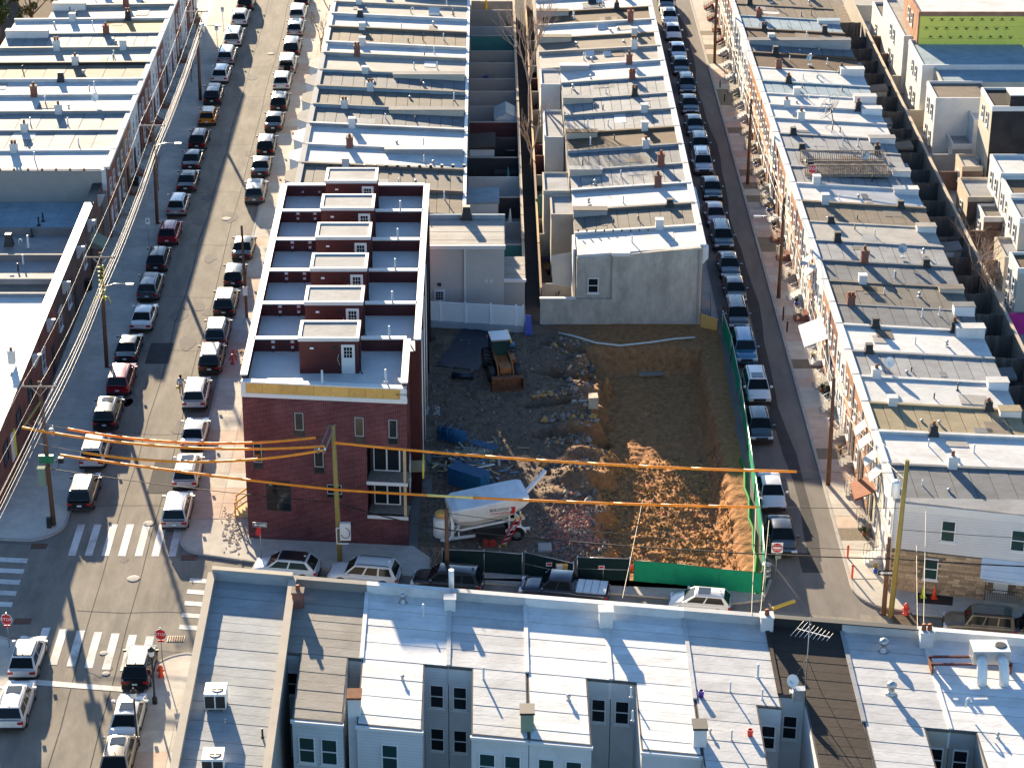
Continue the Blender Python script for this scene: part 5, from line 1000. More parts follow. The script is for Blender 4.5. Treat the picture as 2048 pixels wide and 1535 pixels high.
def soil():
    m = mat('soil', (.29,.145,.065), .95, .35, 2.5, bump=.05, bscale=7); n = m.node_tree.nodes; L = m.node_tree.links; b = n['Principled BSDF']; src = b.inputs['Base Color'].links[0].from_socket
    g = n.new('ShaderNodeNewGeometry'); s = n.new('ShaderNodeSeparateXYZ'); L.new(g.outputs['Position'], s.inputs[0]); no = n.new('ShaderNodeTexNoise'); no.inputs['Scale'].default_value = .5; no.inputs['Detail'].default_value = 8; L.new(g.outputs['Position'], no.inputs['Vector'])
    ad = n.new('ShaderNodeMath'); ad.operation = 'MULTIPLY_ADD'; L.new(no.outputs[0], ad.inputs[0]); ad.inputs[1].default_value = 6; L.new(s.outputs[0], ad.inputs[2])
    mr = n.new('ShaderNodeMapRange'); mr.inputs[1].default_value = 8.0; mr.inputs[2].default_value = 12.0; mr.inputs[3].default_value = .85; mr.inputs[4].default_value = 0; L.new(ad.outputs[0], mr.inputs[0])
    n2 = n.new('ShaderNodeTexNoise'); n2.inputs['Scale'].default_value = 1.4; n2.inputs['Detail'].default_value = 10; n2.inputs['Roughness'].default_value = .75; L.new(g.outputs['Position'], n2.inputs['Vector']); cr = n.new('ShaderNodeValToRGB'); L.new(n2.outputs[0], cr.inputs[0])
    cr.color_ramp.elements[0].position = .35; cr.color_ramp.elements[0].color = (.075,.062,.052,1); cr.color_ramp.elements[1].position = .68; cr.color_ramp.elements[1].color = (.20,.165,.13,1)
    mx = n.new('ShaderNodeMix'); mx.data_type = 'RGBA'; L.new(mr.outputs[0], mx.inputs[0]); L.new(src, mx.inputs[6]); L.new(cr.outputs[0], mx.inputs[7]); L.new(mx.outputs[2], b.inputs['Base Color']); return m
me.materials.append(soil()); link('excavated_ground', me, kind='structure')
# loose stones, rubble, clods
def rocks(name, lab, cat, n, fn, mats, s0, s1):
    b = MB()
    for k in range(n):
        x, y = fn(); s = R.uniform(s0,s1)*(1 if R.random() < .85 else 1.8); z = lotz(x,y)
        if not inlot(x,y): continue
        q = [Vector((R.uniform(.6,1)*s*a, R.uniform(.6,1)*s*c, R.uniform(.5,.9)*s*e)) for a,c,e in ((1,0,0),(0,1,0),(-1,0,0),(0,-1,0),(0,0,1),(0,0,-1))]; an = R.random()*6.3; ca, sa = math.cos(an), math.sin(an)
        q = [(x+v.x*ca-v.y*sa, y+v.x*sa+v.y*ca, z+v.z+s*.2) for v in q]
        b._add(q, [(0,1,4),(1,2,4),(2,3,4),(3,0,4),(1,0,5),(2,1,5),(3,2,5),(0,3,5)], R.randrange(len(mats)))
    tag(b.build(name, mats, kind='stuff'), lab, cat)
st1 = mat('clod_brown',(.44,.245,.09),.95,.3,4); st2 = mat('stone_grey',(.14,.13,.125),.9,.3,4); st3 = mat('brick_bits',(.33,.16,.13),.9,.3,4); st4 = mat('mortar_bits',(.30,.26,.22),.9,.2,4); st5 = mat('soil_dark',(.15,.115,.085),.95,.3,4)
rocks('soil_clods','loose brown clods over the pit floor','soil', 3000, lambda: (R.uniform(8.6,17.5), R.uniform(138.5,158.5)), [st1,st1,st1,st5], .05,.15)
rocks('soil_clods','scattered soil lumps in the deep end of the pit','soil', 500, lambda: (R.uniform(8.5,17), R.uniform(158,177)), [st1,st5], .03,.08)
rocks('gravel','grey gravel and broken concrete on the upper ground','gravel', 5200, lambda: (R.uniform(-4.3,8.4), R.uniform(139.5,178)), [st2,st5,st5,st5,st5,st4], .03,.12)
c = at(1150,1062); rocks('brick_rubble','heap of broken pinkish bricks in front of the dirt mound','rubble', 1700, lambda: (c.x+R.gauss(0,1.15), c.y+R.gauss(0,2.0)), [st3,st3,st4,st2], .07,.16)
for _a, _b in (((1065,742),(1192,748)),((1060,790),(1150,786)),((1085,838),(1195,832)),((1090,885),(1195,880)),((1085,925),(1190,935)),((1100,700),(1185,705))):
    _p, _q = at(*_a), at(*_b); rocks('foundation_rubble', 'broken stone foundation ridge crossing the upper ground, '+{742:'behind the deep trench',790:'beside the footing block',838:'between the two long trenches',885:'before the longest trench',925:'beside the dirt mound',700:'nearest the white pipe'}[_a[1]], 'rubble', 150, lambda: (lambda s: (_p.x+(_q.x-_p.x)*s+R.gauss(0,.12), _p.y+(_q.y-_p.y)*s+R.gauss(0,.22)))(R.random()), [st4,st2,st1,st5], .1,.3)
rocks('concrete_bits','pale broken concrete along the pit edge','rubble', 350, lambda: (R.gauss(7.2,.8), R.uniform(146,177)), [st4,st2], .08,.25)
for (px,py,sx,sy,sz,lab) in ((1133,800,.7,.45,.5,'square tan footing block beside the trench'),(1186,815,.4,.55,.9,'upright tan masonry stub at the pit edge'),(1160,810,.7,.2,.35,'low tan masonry wall piece beside the upright stub'),(860,820,.8,.9,.05,'round edged concrete slab lying by the brick building'),(1090,1095,.5,.6,.2,'lump of pale spilt concrete near the fence gate')):
    p = at(px,py); z = lotz(p.x,p.y)-.08; o = MB().hexa([(p.x-sx,p.y-sy,z),(p.x+sx,p.y-sy,z),(p.x+sx,p.y+sy,z),(p.x-sx,p.y+sy,z)],[(p.x-sx*.9,p.y-sy*.88,z+sz),(p.x+sx*.93,p.y-sy*.9,z+sz*1.05),(p.x+sx*.86,p.y+sy*.92,z+sz),(p.x-sx*.9,p.y+sy*.9,z+sz*.95)]).build('masonry_block', W['beige'] if 'tan' in lab else W['concrete']); tag(o, lab, 'block', 'masonry left on the lot')
# flat things on the lot
def draped(name, lab, cat, poly, m, dz=.05, n=14):
    """sheet following the ground inside a convex quad"""
    a,b_,c,d = [Vector((p[0],p[1],0)) for p in poly]; V = []; Fq = []
    for j in range(n+1):
        for i in range(n+1):
            q = (a*(1-i/n)+b_*(i/n))*(1-j/n)+(d*(1-i/n)+c*(i/n))*(j/n); V.append((q.x,q.y,lotz(q.x,q.y)+dz+.03*noise.noise((q.x*2,q.y*2,7))))
    for j in range(n):
        for i in range(n): k = j*(n+1)+i; Fq.append((k,k+1,k+n+2,k+n+1))
    b = MB(); b._add(V,Fq,0,True); tag(b.build(name, m), lab, cat)
P2 = lambda x, y: at(x,y).xy
draped('waterproof_sheet','dark navy membrane spread on the ground beside the loader','membrane',[P2(872,732),P2(958,742),P2(985,662),P2(925,660)], M['tarp'], .08)
p = at(925,758); MB_ = MB().tube([(p.x-.85,p.y+.1,lotz(p.x,p.y)+.28),(p.x+.85,p.y-.05,lotz(p.x,p.y)+.28)], .26, 14); tag(MB_.build('membrane_roll', M['tarp']), 'rolled navy membrane lying beside the loader bucket', 'roll')
p = at(1303,747,-DEP); t = thing('shuttering_panel', 'loose timber board panel lying on the pit floor', 'panel', (p.x,p.y,-DEP))
for k in range(5): MB().hexa([(p.x-1.05+k*.02,p.y-.55+k*.22,-DEP-.02),(p.x+.95,p.y-.35+k*.22,-DEP-.02),(p.x+.95,p.y-.15+k*.22,-DEP-.02),(p.x-1.05,p.y-.35+k*.22,-DEP-.02)],[(p.x-1.05,p.y-.55+k*.22,-DEP+.1),(p.x+.95,p.y-.35+k*.22,-DEP+.1),(p.x+.95,p.y-.155+k*.22,-DEP+.1),(p.x-1.05,p.y-.355+k*.22,-DEP+.1)]).build('board', M['timberold'], t)
q = [at(x,y) for x,y in ((1117,668),(1150,676),(1190,688),(1240,692),(1300,687),(1350,680),(1390,678))]
tag(MB().tube([(v.x,v.y,lotz(v.x,v.y)+.12) for v in q], .09, 8).build('pvc_pipe', M['hose']), 'long white plastic pipe along the back edge of the pit', 'pipe')
p = at(1256,1108); z = lotz(p.x,p.y); t = thing('orange_bucket', 'orange bucket tipped over beside the gate', 'bucket', (p.x,p.y,z)); MB().tube([(p.x-.42,p.y,z+.25),(p.x+.4,p.y+.1,z+.22)], [.24,.19], 14).build('body', M['cone'], t); MB().tube([(p.x-.46,p.y,z+.25),(p.x-.40,p.y,z+.25)], .26, 14).build('rim', M['cone'], t)
flag = MB().box(-.06,.06,-.06,.06,0,.05).mesh('marker'); flag.materials.append(M['redsign'])
for k in range(22):
    x, y = 9.2+R.random()*7, 141+R.random()*34; o = link('paint_marker', flag, loc=(x,y,lotz(x,y)-.01)); tag(o, 'small red survey marker on the pit floor', 'marker', 'red survey markers')
# debris heap
t = thing('debris_heap', 'heap of scrap planks and rubbish behind the blue panels', 'debris', (at(950,920).x,at(950,920).y,0)); c = at(945,925)
cols = [M['timber'],M['timber'],M['timberold'],M['timberold'],W['beige'],M['timberold'],M['hose'],W['beige'],W['green'],M['blueform'],W['bluegrey']]
for k in range(190):
    x, y = c.x+R.gauss(0,1.25), c.y+R.gauss(0,1.5); h = .75*math.exp(-((x-c.x)**2+(y-c.y)**2)/3.2); a = R.random()*6.3; l = R.uniform(.3,1.2)*(2.4 if R.random() < .16 else 1)
    d = Vector((math.cos(a)*l*.5,math.sin(a)*l*.5,R.uniform(-.15,.2)*l)); o = Vector((x,y,lotz(x,y)+.08+h*R.uniform(.5,1.0))); MB().bar(o-d,o+d,R.uniform(.06,.22),R.uniform(.03,.07)).build('plank', R.choice(cols), t)
MB().lathe([(1.9,-.1),(1.4,.25),(.7,.55),(.05,.65)], 16, (c.x,c.y,.0)).build('rubbish', st5, t)
# blue form panels
p = at(937,972); t = thing('form_panel_stack', 'tall stack of blue ribbed concrete form panels', 'form panels', (p.x,p.y,0)); an = math.radians(-34)
for k in range(12):
    b = MB(); b.T = Matrix.Translation((p.x+R.uniform(-.03,.03),p.y,.05+k*.115)) @ Matrix.Rotation(an+R.uniform(-.015,.015),4,'Z')
    b.box(-1.45,1.45,-.62,.62,0,.07)
    for j in range(10): b.box(-1.45,1.45,-.6+j*.13,-.56+j*.13,.07,.1)
    b.build('form_panel', M['blueform'], t)
p = at(905,880); t = thing('steel_prop_rack', 'bundle of blue steel props and frames', 'props', (p.x,p.y,0))
for k in range(34):
    b = MB(); b.T = Matrix.Translation((p.x,p.y,.1)) @ Matrix.Rotation(math.radians(-24),4,'Z'); y, z = (k%6)*.17-.45, (k//6)*.16; b.tube([(-1.1+R.uniform(-.1,.1),y,z),(1.1+R.uniform(-.1,.1),y,z)], .035, 5); b.build('prop', M['blueform'], t)
for x in (-.8,-.2,.45):
    b = MB(); b.T = Matrix.Translation((p.x,p.y,.1)) @ Matrix.Rotation(math.radians(-24),4,'Z'); b.tube([(x,-.55,0),(x,-.55,1.0),(x,.5,1.0),(x,.5,0)], .03, 5); b.build('strap', M['blueform'], t)
p = at(968,908); t = thing('steel_prop_bundle', 'flat bundle of blue steel bars on the debris heap', 'props', (p.x,p.y,.9))
for k in range(8):
    b = MB(); b.T = Matrix.Translation((p.x,p.y,.75+.05*(k%2))) @ Matrix.Rotation(math.radians(-30),4,'Z'); b.box(-1.1,1.1,-.35+k*.09,-.3+k*.09,0,.06); b.build('prop', M['blueform'], t)
# ---------------- backhoe loader, bucket towards the camera
p = at(1003,745); LZ = lotz(p.x,p.y)
t = thing('backhoe_loader', 'muddy orange backhoe loader with front bucket on the lot', 'loader', (p.x,p.y,0), rz=math.radians(9)); OFF[t.name] = (0,0,0); zb = .02
def lw(x, y, r, w_):
    o = MB().tube([(x-w_/2,y,r),(x+w_/2,y,r)], r, 20).build('tyre', M['rubber'] if False else mat('tyre_mud',(.10,.10,.10),.95,.3,5), t)
    b = MB()
    for k in range(18):
        a = k*math.pi/9; b.hexa([(x-w_/2,y+r*.97*math.cos(a-.06),r+r*.97*math.sin(a-.06)),(x+w_/2,y+r*.97*math.cos(a+.14),r+r*.97*math.sin(a+.14)),(x+w_/2,y+r*.97*math.cos(a+.24),r+r*.97*math.sin(a+.24)),(x-w_/2,y+r*.97*math.cos(a+.04),r+r*.97*math.sin(a+.04))],[(x-w_/2,y+r*1.05*math.cos(a-.06),r+r*1.05*math.sin(a-.06)),(x+w_/2,y+r*1.05*math.cos(a+.14),r+r*1.05*math.sin(a+.14)),(x+w_/2,y+r*1.05*math.cos(a+.24),r+r*1.05*math.sin(a+.24)),(x-w_/2,y+r*1.05*math.cos(a+.04),r+r*1.05*math.sin(a+.04))])
    b.build('tread', M['rubber'], o); MB().tube([(x-w_/2-.01,y,r),(x+w_/2+.01,y,r)], r*.55, 14).build('rim', M['loader'], o)
for s in (-1,1): lw(s*.95,-1.15,.58,.42); lw(s*.95,1.15,.75,.5)
MB().box(-.42,.42,-1.9,.3,.55,1.35).build('hood', M['loader'], t); MB().box(-.5,.5,-1.7,2.0,.4,.75).build('chassis', M['dark'], t); MB().box(.55,1.0,-.5,.9,.75,1.3).build('side_tank', M['loader'], t)
o = MB().hexa([(-.72,.25,.9),(.72,.25,.9),(.72,1.75,.9),(-.72,1.75,.9)],[(-.62,.35,2.55),(.62,.35,2.55),(.62,1.65,2.55),(-.62,1.65,2.55)]).build('cab', M['glassgreen'], t)
for x in (-.68,.68):
    for y in (.3,1.7): MB().bar((x,y,.9),(x*.92,y*.98+.03,2.56),.09).build('cab_pillar', M['dark'], o)
MB().box(-.72,.72,.2,1.8,2.55,2.68).build('cab_roof', M['steel'], t)
for s in (-.55,.55): MB().bar((s,.35,1.55),(s,-1.4,1.35),.11,.2).build('lift_arm', M['loader'], t); MB().bar((s,-1.38,1.38),(s,-2.35,.45),.11,.2).build('lift_arm', M['loader'], t)
for s in (-.2,.2): MB().bar((s,-.6,1.4),(s*1.6,-2.2,.75),.08).build('hydraulic_ram', M['rust'], t)
b = MB(); w_ = 1.15; pr = [(-2.3,.15),(-2.3,.85),(-2.5,.98),(-2.85,.9),(-2.88,.86),(-2.5,.9),(-2.36,.8),(-2.36,.22),(-2.6,.1),(-3.25,.05),(-3.25,.0),(-2.5,.0)]
b._add([(-w_,y,z) for y,z in pr]+[(w_,y,z) for y,z in pr],[(i,(i+1)%12,12+(i+1)%12,12+i) for i in range(12)]); 
for s in (-w_,w_-.05): b._add([(s,-2.3,.1),(s,-2.3,.9),(s,-2.7,.95),(s,-3.2,.05),(s+.05,-2.3,.1),(s+.05,-2.3,.9),(s+.05,-2.7,.95),(s+.05,-3.2,.05)],[(0,1,2,3),(7,6,5,4),(0,4,5,1),(1,5,6,2),(2,6,7,3),(3,7,4,0)])
b.build('front_bucket', M['rust'], t)
MB().bar((0.35,1.9,.8),(.75,2.2,2.5),.22,.3).build('backhoe_boom', M['yellow'], t); MB().bar((.75,2.2,2.45),(.95,1.5,1.7),.16,.22).build('backhoe_stick', M['yellow'], t); MB().box(.7,1.2,1.2,1.65,1.2,1.7).build('backhoe_bucket', M['blueform'], t)
MB().lathe([(.08,0),(.09,.1),(.04,.15)], 8, (-.85,1.2,2.5)).build('beacon', M['cone'], t); MB().tube([(-.7,1.2,2.5),(-.85,1.2,2.5)], .03, 5).build('beacon_arm', M['dark'], t)
t.location.z = LZ-.02; t.scale = (1.1,1.1,1.05)
# ---------------- mobile cement silo on a trailer
p0 = at(905,1090); an = math.radians(13)
t = thing('cement_silo_trailer', 'white horizontal cement silo trailer with loading auger beside the fence', 'trailer', (p0.x+2.4,p0.y+1.2,0), rz=an); OFF[t.name] = (0,0,0)
zz = 1.25                                                            # hopper: x along trailer
T = [(-2.4,-1.05,1.3),(2.5,-1.05,2.3),(2.5,1.05,2.3),(-2.4,1.05,1.3)]
b = MB()
sec = lambda x, w_, z0, z1, c: [(x,-w_*.5,z0),(x,-w_*.95,z0+(z1-z0)*.4),(x,-w_,z1-.12),(x,-w_*.93,z1),(x,w_*.93,z1),(x,w_,z1-.12),(x,w_*.95,z0+(z1-z0)*.4),(x,w_*.5,z0)]
S = [sec(-2.75,1.15,2.35,2.95,0), sec(-2.3,1.4,1.6,3.1,0), sec(-1.2,1.42,1.4,3.2,0), sec(1.3,1.42,1.75,3.5,0), sec(2.35,1.4,2.35,3.6,0), sec(2.7,1.3,2.75,3.55,0)]
V = [v for s in S for v in s]; Fq = []; mi = []
for i in range(len(S)-1):
    for k in range(8):
        k2 = (k+1) % 8; Fq.append((i*8+k,(i+1)*8+k,(i+1)*8+k2,i*8+k2)); mi.append(1 if k == 3 else 0)
b._add(V,Fq); b.m = mi; b.f.append(list(range(8))); b.m.append(0); b.sm.append(False); b.f.append(list(range(len(V)-1,len(V)-9,-1))); b.m.append(0); b.sm.append(False)
si = b.build('silo', [M['silo'],M['siloblue']], t)
for k, z in enumerate((.55,)):
    for s in (-.75,.75): MB().bar((-3.2,s,.6),(2.9,s,.75),.12,.18).build('chassis_rail', M['whitemetal'], t)
for x in (-2.2,1.4,2.2):
    for s in (-.8,.8): MB().bar((x,s,.6),(x,s,1.6 if x < 0 else 2.2),.1).build('support_leg', M['whitemetal'], t)
MB().bar((-3.0,-.8,.5),(-2.2,-.8,1.5),.09).build('brace', M['whitemetal'], t); MB().bar((-2.2,-.85,1.25),(2.3,-.85,1.7),.1,.14).build('side_rail', M['whitemetal'], t)
for s in (-.95,.95):
    w1 = MB().tube([(1.9,s-.15,.5),(1.9,s+.15,.5)], .5, 16).build('wheel', M['rubber'], t); MB().tube([(1.9,s-.17,.5),(1.9,s+.17,.5)], .26, 12).build('rim', M['rim'], w1)
    MB().tube([(1.9+.62*math.cos(a),s,.5+.62*math.sin(a)) for a in (0,.5,1.0,1.57,2.1,2.6,3.14)], .1, 4).build('fender', M['whitemetal'], t)
MB().box(-1.0,1.1,-.9,.8,.5,1.15).build('tool_box', M['black'], t)
o = MB().lathe([(.55,0),(.6,.1),(.6,1.3),(.5,1.4),(.1,1.42)], 18, (-3.3,-.35,.75)).build('dust_filter', M['silo'], t); MB().tube([(-2.7,-.3,2.6),(-2.65,-.9,1.9),(-2.65,-.9,.9),(-3.0,-.9,.55),(-3.5,-.9,.7)], .12, 8).build('feed_pipe', M['whitemetal'], t); MB().lathe([(.3,1.42),(.5,1.7),(.3,1.85)], 12, (-3.3,-.3,.75)).build('filter_cap', M['osb'], t)
MB().bar((2.6,.0,3.0),(4.5,1.3,4.0),.24).build('auger', M['whitemetal'], t); MB().lathe([(.3,0),(.22,.35),(.1,.5)], 10, (4.7,1.4,3.7)).build('auger_spout', M['black'], t)
lettering(t, 'BULLDOG', (.55,-1.44,2.85), (0,-1,0), .3, M['ink']); lettering(t, 'CONCRETE', (.55,-1.44,2.55), (0,-1,0), .24, M['inkred'])
b = MB(); b._add([(1.25,-1.435,2.5),(1.5,-1.435,2.75),(1.3,-1.435,2.95),(1.7,-1.435,2.95),(1.62,-1.435,2.4)],[(0,4,1),(1,3,2),(1,4,3)]); b.build('emblem', M['inkred'], t)
R_ = lambda x,y,z: Matrix.Rotation(an,3,'Z') @ Vector((x,y,z)) + Vector(t.location)
lt = thing('ladder', 'red and yellow fibreglass ladder leaning on the silo trailer', 'ladder', R_(.9,-1.4,0))
a0, a1 = R_(.75,-1.6,.05), R_(2.05,-1.1,1.9); sd_ = Vector((.30,.18,0))
for s in (-1,1): MB().bar(a0+sd_*s*.8,a1+sd_*s*.6,.06,.1).build('rail', M['redsign'], lt)
for k in range(6): q = a0+(a1-a0)*(k+.6)/6.4; MB().tube([q-sd_*.72,q+sd_*.72], .03, 5).build('rung', M['whitemetal'], lt)
for q in (a0,a1):
    for s in (-1,1): MB().box(q.x+sd_.x*s*.7-.08,q.x+sd_.x*s*.7+.08,q.y+sd_.y*s*.7-.08,q.y+sd_.y*s*.7+.08,q.z-.06,q.z+.12).build('end_cap', M['yellow'], lt)
for k,(x,y) in enumerate(((-.35,-1.25),(.1,-1.35))):
    q = R_(x,y,0); t2 = thing('fuel_can', 'red fuel can beside the silo trailer', 'can', (q.x,q.y,0), group='red fuel cans'); MB().box(q.x-.18,q.x+.18,q.y-.13,q.y+.13,.02,.38).build('body', M['red'], t2); MB().tube([(q.x-.1,q.y,.38),(q.x-.1,q.y,.47),(q.x+.12,q.y,.47),(q.x+.12,q.y,.38)], .025, 5).build('handle', M['red'], t2)
# ---------------- site fences
def fence(lab, pts, h, m, postm='steel', frame=False, grp='site fences', pmat=None):
    t = thing('site_fence', lab, 'fence', (pts[0][0],pts[0][1],0), group=grp)
    for (x0,y0),(x1,y1) in zip(pts, pts[1:]):
        l = math.hypot(x1-x0,y1-y0); nx, ny = -(y1-y0)/l, (x1-x0)/l; V = []; Fq = []; n = 14
        for i in range(n+1):
            s = i/n; wv = .05*noise.noise((x0+s*7,y0,3)); wb = .12*noise.noise((x0+s*9,y1,8))
            for z, e in ((.08+wb,wv+.05),(h*.5,wv*1.6+.05),(h,.045)): V.append((x0+(x1-x0)*s-nx*e,y0+(y1-y0)*s-ny*e,z))
        for i in range(n):
            for k in range(2): Fq.append((i*3+k,(i+1)*3+k,(i+1)*3+k+1,i*3+k+1))
        b = MB(); b._add(V,Fq,0,True); b.build('screen', m, t)
        MB().tube([(x0,y0,h),(x1,y1,h)], .03, 5).build('top_rail', M[postm], t)
        if frame: MB().tube([(x0,y0,.1),(x1,y1,.1)], .025, 5).build('bottom_rail', M[postm], t); MB().tube([(x0-nx*.1,y0-ny*.1,h*.55),(x1-nx*.1,y1-ny*.1,h*.55)], .025, 5).build('mid_rail', M[postm], t); MB().tube([((x0+x1)/2-nx*.1,(y0+y1)/2-ny*.1,.1),((x0+x1)/2-nx*.1,(y0+y1)/2-ny*.1,h*.55)], .025, 5).build('brace', M[postm], t)
    for x, y in pts: MB().tube([(x,y,0),(x,y,h+.12)], .045, 7).build('post', M[postm], t)
    return t
gx = lambda px, py: tuple(at(px,py).xy)
hF = 1.75
fA = fence('dark green screened chain fence beside the silo trailer', [gx(885,1143),gx(968,1146),gx(1044,1152)], hF, M['darkscreen'])
fB = fence('left leaf of the chain link gate with dark screen', [gx(1050,1150),gx(1146,1172)], hF+.05, M['darkscreen'], frame=True, grp='site gates')
fC = fence('right leaf of the chain link gate with dark screen', [gx(1154,1160),gx(1258,1163)], hF+.05, M['darkscreen'], frame=True, grp='site gates')
fD = fence('bright green screened fence along the cross street', [gx(1268,1164),gx(1350,1170),gx(1438,1181),gx(1522,1189)], hF-.05, M['greenscreen'], 'dark')
e0 = [gx(1524,1190),gx(1519,1100),gx(1505,1000),gx(1490,900),gx(1476,810),gx(1458,720),gx(1441,668)]
fE = fence('long dark green screened fence along the parked cars', [(x+.12,y) for x,y in e0], 2.0, M['greenscreen'], 'steel')
for f_, px, py in ((fB,1098,1128),(fC,1203,1134)):
    p = atY(px,py,at(px,1160).y-.25); MB().box(p.x-.2,p.x+.2,p.y-.02,p.y,p.z-.14,p.z+.14).build('sign_plate', M['signwhite'], f_); MB().box(p.x-.16,p.x+.16,p.y-.03,p.y-.021,p.z-.06,p.z+.1).build('sign_face', M['redsign'], f_)
p = atY(1125,1135,at(1125,1165).y-.3); MB().box(p.x-.45,p.x+.55,p.y-.05,p.y,p.z-.5,p.z+.35).build('plywood_board', M['osb'], fB); MB().box(p.x-.4,p.x+.0,p.y-.06,p.y-.051,p.z-.1,p.z+.3).build('notice', M['signwhite'], fB)
o = MB().tube([(x-.35+.12*math.sin(i*2.1),y,.12) for i,(x,y) in enumerate([(e0[k][0]*(1-s)+e0[k+1][0]*s, e0[k][1]*(1-s)+e0[k+1][1]*s) for k in range(3) for s in (0,.2,.4,.6,.8)])], .11, 7).build('silt_sock', M['sock']); tag(o, 'bright green silt sock along the foot of the long fence', 'silt sock')
p = at(1418,655); o = MB().hexa([(18.0,179.0,.05),(19.3,178.3,.05),(19.35,178.4,.05),(18.05,179.1,.05)],[(18.0,179.05,1.25),(19.3,178.35,1.05),(19.35,178.45,1.05),(18.05,179.15,1.25)]).build('plywood_sheet', M['osb']); tag(o, 'orange plywood sheet leaning beside the blank gable steps', 'plywood')
t = thing('entrance_steps', 'dark concrete steps with railing at the end house by the blank gable', 'steps', (18.6,180.8,.1))
for k in range(4): MB().box(18.05,18.95,180.3+k*.26,181.6,.12+k*.17,.12+(k+1)*.17).build('step', W['grey'], t)
MB().tube([(18.95,180.3,.2),(18.95,180.3,1.2),(18.95,181.5,1.8),(18.95,182.4,1.8)], .025, 5).build('railing', M['dark'], t)
# ================================================================ vehicles
# profile per type: length, width, stations of (y, z_hood/deck), cabin (y0 base, y0 top, y1 top, y1 base), belt, roof height
TYPES = {
 'suv':    dict(L=4.75,Wd=1.90,hood=1.02,deck=1.06,belt=1.06,roof=1.70,c=(-2.28,-1.95,.55,1.25),wr=.36,rails=1),
 'crossover':dict(L=4.45,Wd=1.84,hood=.96,deck=1.05,belt=1.03,roof=1.60,c=(-2.10,-1.55,.50,1.25),wr=.34,rails=1),
 'sedan':  dict(L=4.80,Wd=1.83,hood=.88,deck=1.00,belt=.95,roof=1.44,c=(-1.75,-.95,.40,1.25),wr=.33,rails=0),
 'hatch':  dict(L=4.05,Wd=1.75,hood=.92,deck=1.0,belt=.98,roof=1.50,c=(-1.95,-1.55,.35,1.15),wr=.31,rails=0),
 'van':    dict(L=5.05,Wd=1.97,hood=1.0,deck=1.05,belt=1.05,roof=1.76,c=(-2.45,-2.2,.75,1.6),wr=.34,rails=1),
 'boxsuv': dict(L=4.6,Wd=1.88,hood=1.12,deck=1.12,belt=1.14,roof=1.84,c=(-2.2,-2.1,.55,.95),wr=.38,rails=1),
 'pickup': dict(L=5.9,Wd=2.0,hood=1.15,deck=1.08,belt=1.15,roof=1.88,c=(-.75,-.5,.95,1.65),wr=.40,rails=0),
}
CARS = {}
